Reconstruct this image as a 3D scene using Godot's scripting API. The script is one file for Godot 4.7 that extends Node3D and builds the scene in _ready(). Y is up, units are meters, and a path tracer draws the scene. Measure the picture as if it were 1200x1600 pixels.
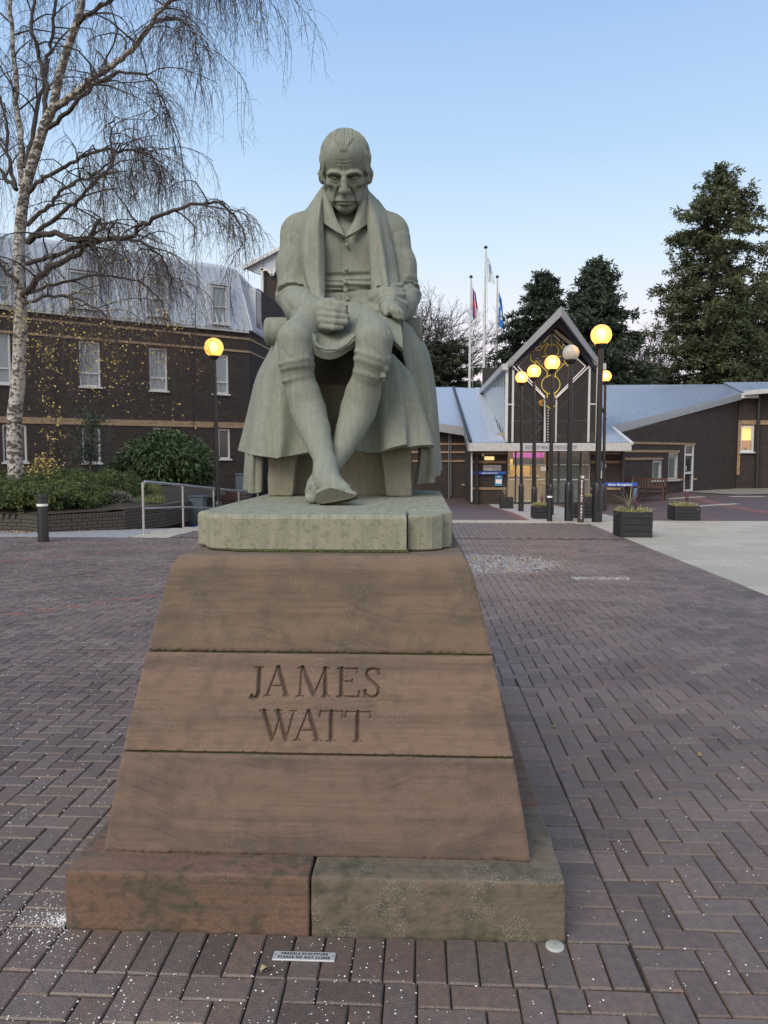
extends Node3D

# ------------------------------------------------------------------ mesh collector
class MB:
	var v := PackedVector3Array()
	var n := PackedVector3Array()
	var uv := PackedVector2Array()
	var c := PackedColorArray()
	var ix := PackedInt32Array()
	var tint := Color.WHITE

	func vert(p: Vector3, nn: Vector3, t := Vector2.ZERO) -> int:
		v.push_back(p)
		n.push_back(nn)
		uv.push_back(t)
		c.push_back(tint)
		return v.size() - 1

	func face(a: int, b: int, d: int) -> void:   # counter-clockwise seen from outside
		ix.push_back(a)
		ix.push_back(d)
		ix.push_back(b)

	func tri(a: Vector3, b: Vector3, d: Vector3) -> void:
		var nn := (b - a).cross(d - a).normalized()
		var i := vert(a, nn)
		vert(b, nn)
		vert(d, nn)
		face(i, i + 1, i + 2)

	func quad(a: Vector3, b: Vector3, d: Vector3, e: Vector3) -> void:
		var nn := (d - a).cross(e - b).normalized()
		var i := vert(a, nn, Vector2(0, 1))
		vert(b, nn, Vector2(1, 1))
		vert(d, nn, Vector2(1, 0))
		vert(e, nn, Vector2(0, 0))
		face(i, i + 1, i + 2)
		face(i, i + 2, i + 3)

	func hexa(p: Array) -> void:   # p: 0..3 bottom ring, 4..7 top ring, counter-clockwise seen from above
		quad(p[0], p[3], p[2], p[1])
		quad(p[4], p[5], p[6], p[7])
		for i in 4:
			var j := (i + 1) % 4
			quad(p[i], p[j], p[j + 4], p[i + 4])

	func box(at: Vector3, size: Vector3, b := Basis()) -> void:
		var h := size * 0.5
		var p := []
		for y in [-1, 1]:
			for s in [Vector2(-1, 1), Vector2(1, 1), Vector2(1, -1), Vector2(-1, -1)]:
				p.append(at + b * Vector3(s.x * h.x, y * h.y, s.y * h.z))
		hexa(p)

	func bbox(at: Vector3, size: Vector3, r: float, b := Basis()) -> void:   # chamfered box
		var h := size * 0.5
		r = minf(r, minf(h.x, minf(h.y, h.z)) * 0.9)
		var q := h - Vector3(r, r, r)
		var ax := [Vector3(1, 0, 0), Vector3(0, 1, 0), Vector3(0, 0, 1)]
		for k in 3:
			var u: Vector3 = ax[(k + 1) % 3]
			var w: Vector3 = ax[(k + 2) % 3]
			for s in [-1.0, 1.0]:
				var o: Vector3 = ax[k] * h[k] * s
				var a = u * q[(k + 1) % 3] * s
				var e := w * q[(k + 2) % 3]
				quad(at + b * (o - a - e), at + b * (o + a - e), at + b * (o + a + e), at + b * (o - a + e))
		for k in 3:
			var i := (k + 1) % 3
			var j := (k + 2) % 3
			for s in [-1.0, 1.0]:
				for t in [-1.0, 1.0]:
					var a: Vector3 = ax[i] * h[i] * s + ax[j] * q[j] * t
					var e: Vector3 = ax[i] * q[i] * s + ax[j] * h[j] * t
					var l: Vector3 = ax[k] * q[k] * s * t
					if _ccw(a + l, a - l, e - l, a + e):
						quad(at + b * (a + l), at + b * (a - l), at + b * (e - l), at + b * (e + l))
					else:
						quad(at + b * (a - l), at + b * (a + l), at + b * (e + l), at + b * (e - l))
		for s in [-1.0, 1.0]:
			for t in [-1.0, 1.0]:
				for w in [-1.0, 1.0]:
					var p1 := Vector3(h.x * s, q.y * t, q.z * w)
					var p2 := Vector3(q.x * s, h.y * t, q.z * w)
					var p3 := Vector3(q.x * s, q.y * t, h.z * w)
					if s * t * w > 0:
						tri(at + b * p1, at + b * p2, at + b * p3)
					else:
						tri(at + b * p1, at + b * p3, at + b * p2)

	func _ccw(a: Vector3, b: Vector3, d: Vector3, out: Vector3) -> bool:
		return (b - a).cross(d - a).dot(out) > 0

	func bar(a: Vector3, b: Vector3, w: float, h: float, up := Vector3.UP) -> void:   # square bar from a to b
		var z := (b - a).normalized()
		if absf(z.dot(up)) > 0.98:
			up = Vector3(0, 0, 1)
		var x := up.cross(z).normalized()
		var y := z.cross(x)
		box((a + b) * 0.5, Vector3(w, h, (b - a).length()), Basis(x, y, z))

	func tube(pts: PackedVector3Array, rad: PackedFloat32Array, sides := 8, caps := true) -> void:
		var m := pts.size()
		if m < 2:
			return
		var x := Vector3.ZERO
		var first := v.size()
		for i in m:
			var z := (pts[mini(i + 1, m - 1)] - pts[maxi(i - 1, 0)]).normalized()
			if i == 0:
				x = z.cross(Vector3.UP if absf(z.y) < 0.9 else Vector3.RIGHT).normalized()
			else:
				x = (x - z * x.dot(z)).normalized()
			var y := z.cross(x)
			for k in sides:
				var a := TAU * k / sides
				var o := x * cos(a) + y * sin(a)
				vert(pts[i] + o * rad[i], o, Vector2(float(k) / sides, i))
		for i in m - 1:
			for k in sides:
				var k2 := (k + 1) % sides
				var a := first + i * sides
				face(a + k, a + k2, a + sides + k2)
				face(a + k, a + sides + k2, a + sides + k)
		if caps:
			for e in [0, m - 1]:
				var nn := (pts[0] - pts[1]).normalized() if e == 0 else (pts[m - 1] - pts[m - 2]).normalized()
				var ce := vert(pts[e], nn)
				var r0 := v.size()
				for k in sides:
					vert(v[first + e * sides + k], nn)
				for k in sides:
					if e == 0:
						face(ce, r0 + (k + 1) % sides, r0 + k)
					else:
						face(ce, r0 + k, r0 + (k + 1) % sides)

	func rod(a: Vector3, b: Vector3, r: float, sides := 8, r2 := -1.0) -> void:
		tube(PackedVector3Array([a, b]), PackedFloat32Array([r, r if r2 < 0 else r2]), sides)

	func lathe(prof: Array, segs := 20, at := Vector3.ZERO, b := Basis()) -> void:   # Vector2(radius, height) from the bottom upwards
		var m := prof.size()
		for i in m - 1:
			var p: Vector2 = prof[i]
			var q: Vector2 = prof[i + 1]
			var nn := Vector2(q.y - p.y, p.x - q.x).normalized()
			var na := nn
			var nb := nn
			if i > 0:
				var o: Vector2 = prof[i - 1]
				var no := Vector2(p.y - o.y, o.x - p.x).normalized()
				if no.dot(nn) > 0.7:
					na = (no + nn).normalized()
			if i < m - 2:
				var o2: Vector2 = prof[i + 2]
				var n2 := Vector2(o2.y - q.y, q.x - o2.x).normalized()
				if n2.dot(nn) > 0.7:
					nb = (n2 + nn).normalized()
			var f := v.size()
			for k in segs + 1:
				var a := TAU * k / segs
				var ca := cos(a)
				var sa := sin(a)
				vert(at + b * Vector3(p.x * ca, p.y, -p.x * sa), b * Vector3(na.x * ca, na.y, -na.x * sa))
				vert(at + b * Vector3(q.x * ca, q.y, -q.x * sa), b * Vector3(nb.x * ca, nb.y, -nb.x * sa))
			for k in segs:
				var a := f + k * 2
				face(a, a + 2, a + 3)
				face(a, a + 3, a + 1)

	func ball(at: Vector3, r: Vector3, segs := 16, rings := 10) -> void:
		var f := v.size()
		for i in rings + 1:
			var t := PI * i / rings
			for k in segs + 1:
				var a := TAU * k / segs
				var o := Vector3(sin(t) * cos(a), -cos(t), -sin(t) * sin(a))
				vert(at + o * r, (o / r).normalized())
		for i in rings:
			for k in segs:
				var a := f + i * (segs + 1) + k
				face(a, a + 1, a + segs + 2)
				face(a, a + segs + 2, a + segs + 1)

	func prism(poly: PackedVector2Array, z0: float, z1: float, xf := Transform3D()) -> void:   # xy outline, extruded along z
		var pl := poly.duplicate()
		if Geometry2D.is_polygon_clockwise(pl):
			pl.reverse()
		var t := Geometry2D.triangulate_polygon(pl)
		for i in range(0, t.size(), 3):
			var a := pl[t[i]]
			var b := pl[t[i + 1]]
			var d := pl[t[i + 2]]
			if (b - a).cross(d - a) < 0:
				var s := b
				b = d
				d = s
			tri(xf * Vector3(a.x, a.y, z1), xf * Vector3(b.x, b.y, z1), xf * Vector3(d.x, d.y, z1))
			tri(xf * Vector3(a.x, a.y, z0), xf * Vector3(d.x, d.y, z0), xf * Vector3(b.x, b.y, z0))
		for i in pl.size():
			var a := pl[i]
			var b := pl[(i + 1) % pl.size()]
			quad(xf * Vector3(a.x, a.y, z0), xf * Vector3(b.x, b.y, z0), xf * Vector3(b.x, b.y, z1), xf * Vector3(a.x, a.y, z1))

	func plate(corners: Array, thick: float) -> void:   # flat polygon in space, counter-clockwise seen from its upper side
		var nn := Vector3.ZERO
		for i in corners.size():
			nn += (corners[i] as Vector3).cross(corners[(i + 1) % corners.size()])
		nn = nn.normalized() * thick
		for i in range(1, corners.size() - 1):
			tri(corners[0], corners[i], corners[i + 1])
			tri(corners[0] - nn, corners[i + 1] - nn, corners[i] - nn)
		for i in corners.size():
			var a: Vector3 = corners[i]
			var b: Vector3 = corners[(i + 1) % corners.size()]
			quad(a - nn, b - nn, b, a)

	func sheet(rows: Array, nu: int, nv: int, thick: float, facing := Vector3(0, 0, 1), fold = null) -> void:
		var R := rows.size()
		var C: int = rows[0].size()
		var g := PackedVector3Array()
		for j in nv + 1:
			var t := float(j) / nv * (R - 1)
			var r := mini(int(t), R - 2)
			var line := PackedVector3Array()
			for k in C:
				var p1: Vector3 = rows[r][k]
				var p2: Vector3 = rows[r + 1][k]
				var p0: Vector3 = rows[r - 1][k] if r > 0 else p1 * 2 - p2
				var p3: Vector3 = rows[r + 2][k] if r + 2 < R else p2 * 2 - p1
				line.push_back(p1.cubic_interpolate(p2, p0, p3, t - r))
			for i in nu + 1:
				var s := float(i) / nu * (C - 1)
				var k := mini(int(s), C - 2)
				var p1 := line[k]
				var p2 := line[k + 1]
				var p0 := line[k - 1] if k > 0 else p1 * 2 - p2
				var p3 := line[k + 2] if k + 2 < C else p2 * 2 - p1
				g.push_back(p1.cubic_interpolate(p2, p0, p3, s - k))
		var w := nu + 1
		for turn in 2:
			var nn := PackedVector3Array()
			nn.resize(g.size())
			var side := 0.0
			for j in nv + 1:
				for i in w:
					var du := g[j * w + mini(i + 1, nu)] - g[j * w + maxi(i - 1, 0)]
					var dv := g[mini(j + 1, nv) * w + i] - g[maxi(j - 1, 0) * w + i]
					nn[j * w + i] = du.cross(dv).normalized()
					side += nn[j * w + i].dot(facing)
			if side < 0:
				for i in nn.size():
					nn[i] = -nn[i]
			if turn == 0 and fold != null:
				for j in nv + 1:
					for i in w:
						g[j * w + i] += nn[j * w + i] * float(fold.call(float(i) / nu, float(j) / nv))
				continue
			var flip := side < 0
			var f := v.size()
			for i in g.size():
				vert(g[i], nn[i])
			var b := v.size()
			for i in g.size():
				vert(g[i] - nn[i] * thick, -nn[i])
			for j in nv:
				for i in nu:
					var a := j * w + i
					if flip:
						face(f + a, f + a + w, f + a + w + 1)
						face(f + a, f + a + w + 1, f + a + 1)
						face(b + a, b + a + w + 1, b + a + w)
						face(b + a, b + a + 1, b + a + w + 1)
					else:
						face(f + a, f + a + w + 1, f + a + w)
						face(f + a, f + a + 1, f + a + w + 1)
						face(b + a, b + a + w, b + a + w + 1)
						face(b + a, b + a + w + 1, b + a + 1)
			var ring := []
			for i in nu:
				ring.append([i, i + 1])
			for j in nv:
				ring.append([j * w + nu, (j + 1) * w + nu])
			for i in nu:
				ring.append([nv * w + nu - i, nv * w + nu - i - 1])
			for j in nv:
				ring.append([(nv - j) * w, (nv - j - 1) * w])
			var mid := g[(nv / 2) * w + nu / 2]
			for e in ring:
				var a := g[e[0]]
				var d := g[e[1]]
				var a2: Vector3 = a - nn[e[0]] * thick
				var d2: Vector3 = d - nn[e[1]] * thick
				if (d - a).cross(d2 - a).dot(a - mid) > 0:
					quad(a, d, d2, a2)
				else:
					quad(d, a, a2, d2)
			break

	# a rounded block between eight corners (0..3 bottom, 4..7 top, counter-clockwise from above), its faces divided and roughened
	func stone(p: Array, div: Vector3i, r: float, amp: float, nz: FastNoiseLite) -> void:
		var L := Vector3(((p[1] - p[0]) as Vector3).length(), ((p[4] - p[0]) as Vector3).length(), ((p[3] - p[0]) as Vector3).length())
		var lines := []
		for k in 3:
			var e := minf(r / L[k], 0.45)
			var a := [0.0, e * 0.35, e]
			for i in range(1, div[k]):
				a.append(lerpf(e, 1 - e, float(i) / div[k]))
			a.append_array([1 - e, 1 - e * 0.35, 1.0])
			lines.append(a)
		var ids := {}
		var pos := PackedVector3Array()
		var fl := []
		for k in 3:
			var iu := (k + 1) % 3
			var iw := (k + 2) % 3
			for side in 2:
				for i in lines[iu].size() - 1:
					for j in lines[iw].size() - 1:
						var q := []
						for o in [[0, 0], [1, 0], [1, 1], [0, 1]]:
							var key := Vector3i.ZERO
							key[k] = 0 if side == 0 else lines[k].size() - 1
							key[iu] = i + o[0]
							key[iw] = j + o[1]
							if not ids.has(key):
								var t := Vector3(lines[0][key.x], lines[1][key.y], lines[2][key.z])
								var m := (t - Vector3(0.5, 0.5, 0.5)) * L
								var h := L * 0.5 - Vector3(r, r, r)
								h = h.max(Vector3.ZERO)
								var inner := m.clamp(-h, h)
								var d := m - inner
								if d.length() > r:
									d = d.normalized() * r
								t = (inner + d) / L + Vector3(0.5, 0.5, 0.5)
								var lo: Vector3 = (p[0] as Vector3).lerp(p[1], t.x).lerp((p[3] as Vector3).lerp(p[2], t.x), t.z)
								var hi: Vector3 = (p[4] as Vector3).lerp(p[5], t.x).lerp((p[7] as Vector3).lerp(p[6], t.x), t.z)
								ids[key] = pos.size()
								pos.push_back(lo.lerp(hi, t.y))
							q.append(ids[key])
						# z of the block runs from corner 0 to corner 3, which is away from the front: turned about
						fl.append([q[0], q[1], q[2], q[3]] if side == 0 else [q[0], q[3], q[2], q[1]])
		for turn in 2:
			var nn := PackedVector3Array()
			nn.resize(pos.size())
			for q in fl:
				var c2 := (pos[q[2]] - pos[q[0]]).cross(pos[q[3]] - pos[q[1]])
				for i in q:
					nn[i] += c2
			for i in nn.size():
				nn[i] = nn[i].normalized()
			if turn == 0 and amp > 0:
				for i in pos.size():
					pos[i] += nn[i] * nz.get_noise_3dv(pos[i]) * amp
				continue
			var f := v.size()
			for i in pos.size():
				vert(pos[i], nn[i])
			for q in fl:
				face(f + q[0], f + q[1], f + q[2])
				face(f + q[0], f + q[2], f + q[3])
			break

	func mesh() -> ArrayMesh:
		var a := []
		a.resize(Mesh.ARRAY_MAX)
		a[Mesh.ARRAY_VERTEX] = v
		a[Mesh.ARRAY_NORMAL] = n
		a[Mesh.ARRAY_TEX_UV] = uv
		a[Mesh.ARRAY_COLOR] = c
		a[Mesh.ARRAY_INDEX] = ix
		var m := ArrayMesh.new()
		m.add_surface_from_arrays(Mesh.PRIMITIVE_TRIANGLES, a)
		return m


# ------------------------------------------------------------------ distance field, meshed as surface nets
class Field:
	var o: Vector3
	var h: float
	var nx: int
	var ny: int
	var nz: int
	var f := PackedFloat32Array()

	func _init(lo: Vector3, hi: Vector3, cell: float) -> void:
		o = lo
		h = cell
		nx = int((hi.x - lo.x) / cell) + 2
		ny = int((hi.y - lo.y) / cell) + 2
		nz = int((hi.z - lo.z) / cell) + 2
		f.resize(nx * ny * nz)
		f.fill(1.0)

	# a capsule whose radius runs from ra to rb; cut > 0 takes it away instead of adding it
	func cone(a: Vector3, b: Vector3, ra: float, rb: float, k := 0.03, cut := false) -> void:
		var m := maxf(ra, rb) + k + h * 2.5
		var lo := ((a.min(b) - Vector3(m, m, m) - o) / h).floor()
		var hi := ((a.max(b) + Vector3(m, m, m) - o) / h).ceil()
		var x0 := maxi(int(lo.x), 0)
		var x1 := mini(int(hi.x), nx - 1)
		var y0 := maxi(int(lo.y), 0)
		var y1 := mini(int(hi.y), ny - 1)
		var z0 := maxi(int(lo.z), 0)
		var z1 := mini(int(hi.z), nz - 1)
		var ba := b - a
		var q := 1.0 / maxf(ba.length_squared(), 1e-9)
		var dr := rb - ra
		for z in range(z0, z1 + 1):
			for y in range(y0, y1 + 1):
				var p := o + Vector3(x0, y, z) * h - a
				var i := (z * ny + y) * nx + x0
				for x in range(x0, x1 + 1):
					var t := clampf(p.dot(ba) * q, 0.0, 1.0)
					var d := (p - ba * t).length() - ra - dr * t
					p.x += h
					var w := f[i]
					if cut:
						d = -d
						var g := maxf(k - absf(w - d), 0.0)
						f[i] = maxf(w, d) + g * g * 0.25 / k
					else:
						var g := maxf(k - absf(w - d), 0.0)
						f[i] = minf(w, d) - g * g * 0.25 / k
					i += 1

	func chain(pts: Array, rad: Array, k := 0.03, cut := false) -> void:
		for i in pts.size() - 1:
			cone(pts[i], pts[i + 1], rad[i], rad[i + 1], k, cut)

	func band(c: Vector3, axis: Vector3, R: float, r: float, k := 0.006, cut := false) -> void:   # a ring round a limb
		var x := axis.cross(Vector3(0, 0, 1)).normalized()
		var y := axis.normalized().cross(x)
		var pts := []
		var rad := []
		for i in 17:
			pts.append(c + (x * cos(TAU * i / 16) + y * sin(TAU * i / 16)) * R)
			rad.append(r)
		chain(pts, rad, k, cut)

	func ell(c: Vector3, r: Vector3, b := Basis(), k := 0.03, cut := false) -> void:
		var m := maxf(r.x, maxf(r.y, r.z)) + k + h * 2.5
		var lo := ((c - Vector3(m, m, m) - o) / h).floor()
		var hi := ((c + Vector3(m, m, m) - o) / h).ceil()
		var ib := b.transposed()
		var ri := Vector3.ONE / r
		var ri2 := ri * ri
		for z in range(maxi(int(lo.z), 0), mini(int(hi.z), nz - 1) + 1):
			for y in range(maxi(int(lo.y), 0), mini(int(hi.y), ny - 1) + 1):
				var x0 := maxi(int(lo.x), 0)
				var i := (z * ny + y) * nx + x0
				for x in range(x0, mini(int(hi.x), nx - 1) + 1):
					var p := ib * (o + Vector3(x, y, z) * h - c)
					var k0 := (p * ri).length()
					var d := k0 * (k0 - 1.0) / maxf((p * ri2).length(), 1e-6)
					var w := f[i]
					if cut:
						d = -d
						var g := maxf(k - absf(w - d), 0.0)
						f[i] = maxf(w, d) + g * g * 0.25 / k
					else:
						var g := maxf(k - absf(w - d), 0.0)
						f[i] = minf(w, d) - g * g * 0.25 / k
					i += 1

	# f += fn(point) near the surface, inside a box
	func ripple(lo_: Vector3, hi_: Vector3, fn: Callable) -> void:
		var lo := ((lo_ - o) / h).floor()
		var hi := ((hi_ - o) / h).ceil()
		var near := h * 4.0
		for z in range(maxi(int(lo.z), 0), mini(int(hi.z), nz - 1) + 1):
			for y in range(maxi(int(lo.y), 0), mini(int(hi.y), ny - 1) + 1):
				var i := (z * ny + y) * nx
				for x in range(maxi(int(lo.x), 0), mini(int(hi.x), nx - 1) + 1):
					if absf(f[i + x]) < near:
						f[i + x] += fn.call(o + Vector3(x, y, z) * h)

	func build(mb: MB) -> void:
		var id := PackedInt32Array()
		id.resize(f.size())
		id.fill(-1)
		var sum := PackedVector3Array()
		var cnt := PackedInt32Array()
		var quads := PackedInt32Array()
		var sy := nx
		var sz := nx * ny
		var step := [1, sy, sz]
		for z in range(1, nz - 1):
			for y in range(1, ny - 1):
				var i := z * sz + y * sy + 1
				for x in range(1, nx - 1):
					var a := f[i]
					if absf(a) < h * 3.0:
						for ax in 3:
							var b := f[i + step[ax]]
							if (a < 0.0) != (b < 0.0):
								var p := Vector3(x, y, z)
								p[ax] += a / (a - b)
								var s1: int = step[(ax + 1) % 3]
								var s2: int = step[(ax + 2) % 3]
								var cells := [i, i - s1, i - s1 - s2, i - s2]
								for cc in cells:
									if id[cc] < 0:
										id[cc] = sum.size()
										sum.push_back(p)
										cnt.push_back(1)
									else:
										sum[id[cc]] += p
										cnt[id[cc]] += 1
								if a < 0.0:
									quads.append_array([id[cells[0]], id[cells[1]], id[cells[2]], id[cells[3]]])
								else:
									quads.append_array([id[cells[3]], id[cells[2]], id[cells[1]], id[cells[0]]])
					i += 1
		var pos := PackedVector3Array()
		pos.resize(sum.size())
		for i in sum.size():
			pos[i] = o + sum[i] / cnt[i] * h
		var nn := PackedVector3Array()
		nn.resize(pos.size())
		for q in range(0, quads.size(), 4):
			var c2 := (pos[quads[q + 2]] - pos[quads[q]]).cross(pos[quads[q + 3]] - pos[quads[q + 1]])
			for k in 4:
				nn[quads[q + k]] += c2
		var first := mb.v.size()
		for i in pos.size():
			mb.vert(pos[i], nn[i].normalized())
		for q in range(0, quads.size(), 4):
			mb.face(first + quads[q], first + quads[q + 1], first + quads[q + 2])
			mb.face(first + quads[q], first + quads[q + 2], first + quads[q + 3])


# ------------------------------------------------------------------ naming and placing
var used := {}
var rng := RandomNumberGenerator.new()
var M := {}


func numbered(called: String) -> String:
	if not used.has(called):
		used[called] = 0
		return called
	used[called] += 1
	return "%s_%03d" % [called, used[called]]


func tag(o: Node, label: String, category: String, group := "") -> void:
	o.set_meta("label", label)
	o.set_meta("category", category)
	if group:
		o.set_meta("group", group)


func thing(called: String, label: String, category: String, at := Vector3.ZERO, turn := 0.0, group := "") -> Node3D:
	var o := Node3D.new()
	o.name = numbered(called)
	add_child(o, true)
	o.position = at
	o.rotation.y = turn
	tag(o, label, category, group)
	return o


func put(called: String, what, mat: Material, parent: Node = null, at := Transform3D()) -> MeshInstance3D:
	var o := MeshInstance3D.new()
	o.mesh = what.mesh() if what is MB else what
	o.material_override = mat
	o.transform = at
	if parent == null:
		o.name = numbered(called)
		add_child(o, true)
	else:
		if not parent.has_meta("kids"):
			parent.set_meta("kids", {})
		var kids: Dictionary = parent.get_meta("kids")
		kids[called] = int(kids.get(called, -1)) + 1
		o.name = called if kids[called] == 0 else "%s_%03d" % [called, kids[called]]
		parent.add_child(o, true)
	return o


func struct(called: String, mb, mat: Material) -> MeshInstance3D:
	var o := put(called, mb, mat)
	o.set_meta("kind", "structure")
	return o


func swarm(called: String, mesh: Mesh, mat: Material, xf: Array, tints: Array, parent: Node = null) -> MultiMeshInstance3D:
	var mm := MultiMesh.new()
	mm.transform_format = MultiMesh.TRANSFORM_3D
	mm.use_colors = tints.size() > 0
	mm.mesh = mesh
	mm.instance_count = xf.size()
	for i in xf.size():
		mm.set_instance_transform(i, xf[i])
		if tints.size() > 0:
			mm.set_instance_color(i, tints[i])
	var o := MultiMeshInstance3D.new()
	o.multimesh = mm
	o.material_override = mat
	o.set_meta("kind", "stuff")
	if parent == null:
		o.name = numbered(called)
		add_child(o, true)
	else:
		o.name = called
		parent.add_child(o, true)
	return o


func words(text: String, height: float, depth: float, font_name := "Droid Sans", bold := false, spacing := 0.0) -> TextMesh:
	var f := SystemFont.new()
	f.font_names = PackedStringArray([font_name])
	if bold:
		f.font_weight = 700
	var t := TextMesh.new()
	t.text = text
	t.font = f
	t.font_size = 64
	t.pixel_size = height / 46.0   # a capital is about 0.72 of the size
	t.depth = depth
	t.curve_step = 2.0
	return t


func lin(r: float, g: float, b: float) -> Color:
	return Color(r, g, b).linear_to_srgb()


func mat(called: String, col: Color, rough := 0.8, metal := 0.0) -> StandardMaterial3D:
	var m := StandardMaterial3D.new()
	m.resource_name = called
	m.albedo_color = Color(col.r, col.g, col.b).linear_to_srgb()
	m.roughness = rough
	m.metallic = metal
	M[called] = m
	return m


func grain(m: StandardMaterial3D, tex: Texture2D, bump: Texture2D, period: float, cm := 0.0, world := true, shift := Vector3.ZERO) -> StandardMaterial3D:
	if tex:
		m.albedo_texture = tex
	if bump:
		m.heightmap_enabled = true
		m.heightmap_texture = bump
		m.heightmap_scale = cm
	m.uv1_triplanar = true
	m.uv1_world_triplanar = world
	m.uv1_triplanar_sharpness = 4.0
	m.uv1_scale = Vector3.ONE / period
	m.uv1_offset = shift
	return m


func noise(s: int, freq: float, oct := 3, kind := FastNoiseLite.TYPE_SIMPLEX_SMOOTH) -> FastNoiseLite:
	var z := FastNoiseLite.new()
	z.seed = s
	z.noise_type = kind
	z.frequency = freq
	z.fractal_octaves = oct
	z.fractal_type = FastNoiseLite.FRACTAL_FBM if oct > 1 else FastNoiseLite.FRACTAL_NONE
	return z


func gray(s: int, freq: float, w: int, h: int, ow: int, oh: int, oct := 3, kind := FastNoiseLite.TYPE_SIMPLEX_SMOOTH) -> PackedByteArray:
	var im := noise(s, freq, oct, kind).get_seamless_image(w, h)
	im.convert(Image.FORMAT_L8)
	if w != ow or h != oh:
		im.resize(ow, oh, Image.INTERPOLATE_CUBIC)
	return im.get_data()


func picture(w: int, h: int, rgb: PackedByteArray) -> ImageTexture:
	return ImageTexture.create_from_image(Image.create_from_data(w, h, false, Image.FORMAT_RGB8, rgb))


func height_picture(w: int, h: int, g: PackedByteArray) -> ImageTexture:
	return ImageTexture.create_from_image(Image.create_from_data(w, h, false, Image.FORMAT_L8, g))


func gy(x: float, d: float) -> float:   # the ground falls a little towards the entrance and down the ramp on the left
	var right := 0.30 * smoothstep(19.0, 30.0, d) * (1.0 - 0.75 * smoothstep(8.0, 12.0, x))
	var left := 0.6 * smoothstep(14.5, 25.0, d)
	return -lerpf(right, left, smoothstep(-3.0, -5.0, x))


func ground_sheet(mb: MB, x0: float, x1: float, d0: float, d1: float, lift: float, cell := 0.75) -> void:
	var nx := maxi(1, int(ceil((x1 - x0) / cell)))
	var nd := maxi(1, int(ceil((d1 - d0) / cell)))
	for i in nx:
		for j in nd:
			var p := []
			for o in [[0, 0], [1, 0], [1, 1], [0, 1]]:
				var x := lerpf(x0, x1, float(i + o[0]) / nx)
				var d := lerpf(d0, d1, float(j + o[1]) / nd)
				p.append(Vector3(x, gy(x, d) + lift, -d))
			mb.quad(p[0], p[1], p[2], p[3])



const SKIP := ""


func _ready() -> void:
	rng.seed = 1774
	var cam := Camera3D.new()
	cam.name = "camera"
	cam.position = Vector3(0, 1.6, 0)
	cam.rotation_degrees = Vector3(-4.2435, 2.6479, 0)
	cam.fov = 68.0
	cam.near = 0.05
	cam.far = 2000.0
	#ZOOM
	add_child(cam)
	sky_and_sun()
	materials()
	var t0 := Time.get_ticks_msec()
	if not SKIP.contains("paving"):
		paving()
	if not SKIP.contains("far_ground"):
		far_ground()
	if not SKIP.contains("reception"):
		reception()
	if not SKIP.contains("left_building"):
		left_building()
	if not SKIP.contains("planting"):
		planting()
	if not SKIP.contains("pedestal"):
		pedestal()
	if not SKIP.contains("statue"):
		statue()
	if not SKIP.contains("street"):
		street()
	if not SKIP.contains("birch"):
		birch()
	if not SKIP.contains("far_trees"):
		far_trees()
	if not SKIP.contains("litter"):
		litter()
	print("built in ", Time.get_ticks_msec() - t0, " ms")


func sky_and_sun() -> void:
	var env := Environment.new()
	env.background_mode = Environment.BG_SKY
	env.tonemap_mode = Environment.TONE_MAPPER_LINEAR
	env.tonemap_exposure = 1.2
	env.sdfgi_enabled = true
	env.ssao_enabled = true
	env.ssil_enabled = true
	# a clear evening sky: pink low down, pale blue above it, deeper blue overhead
	var w := 512
	var h := 256
	var im := Image.create(w, h, false, Image.FORMAT_RGBF)
	var stops := [[-90.0, Vector3(0.10, 0.10, 0.11)], [-1.0, Vector3(0.22, 0.20, 0.21)], [0.0, Vector3(0.80, 0.71, 0.74)], [5.0, Vector3(0.86, 0.75, 0.80)], [9.0, Vector3(0.79, 0.78, 0.84)], [14.0, Vector3(0.60, 0.73, 0.85)],
		[21.0, Vector3(0.42, 0.595, 0.82)], [30.0, Vector3(0.30, 0.465, 0.74)], [45.0, Vector3(0.24, 0.38, 0.66)], [90.0, Vector3(0.20, 0.32, 0.58)]]
	for j in h:
		var e := 90.0 - (j + 0.5) / h * 180.0
		var k := 0
		while k < stops.size() - 2 and stops[k + 1][0] < e:
			k += 1
		var t := clampf((e - stops[k][0]) / (stops[k + 1][0] - stops[k][0]), 0.0, 1.0)
		var col: Vector3 = (stops[k][1] as Vector3).lerp(stops[k + 1][1], t)
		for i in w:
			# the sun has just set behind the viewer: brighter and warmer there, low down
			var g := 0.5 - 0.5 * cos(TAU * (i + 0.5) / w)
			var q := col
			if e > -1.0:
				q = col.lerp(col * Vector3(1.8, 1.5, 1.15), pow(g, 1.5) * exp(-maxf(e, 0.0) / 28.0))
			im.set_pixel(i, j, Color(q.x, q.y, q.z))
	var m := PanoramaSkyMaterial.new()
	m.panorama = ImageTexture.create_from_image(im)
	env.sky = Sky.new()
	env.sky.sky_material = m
	env.background_energy_multiplier = 1.0
	var we := WorldEnvironment.new()
	we.name = "air"
	we.environment = env
	add_child(we)
	var sun := DirectionalLight3D.new()
	sun.name = "afterglow"
	sun.rotation_degrees = Vector3(-42, -30, 0)
	sun.light_color = Color(1.0, 0.945, 0.87)
	sun.light_energy = 0.8
	sun.light_angular_distance = 40.0
	sun.shadow_enabled = true
	add_child(sun)


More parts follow.
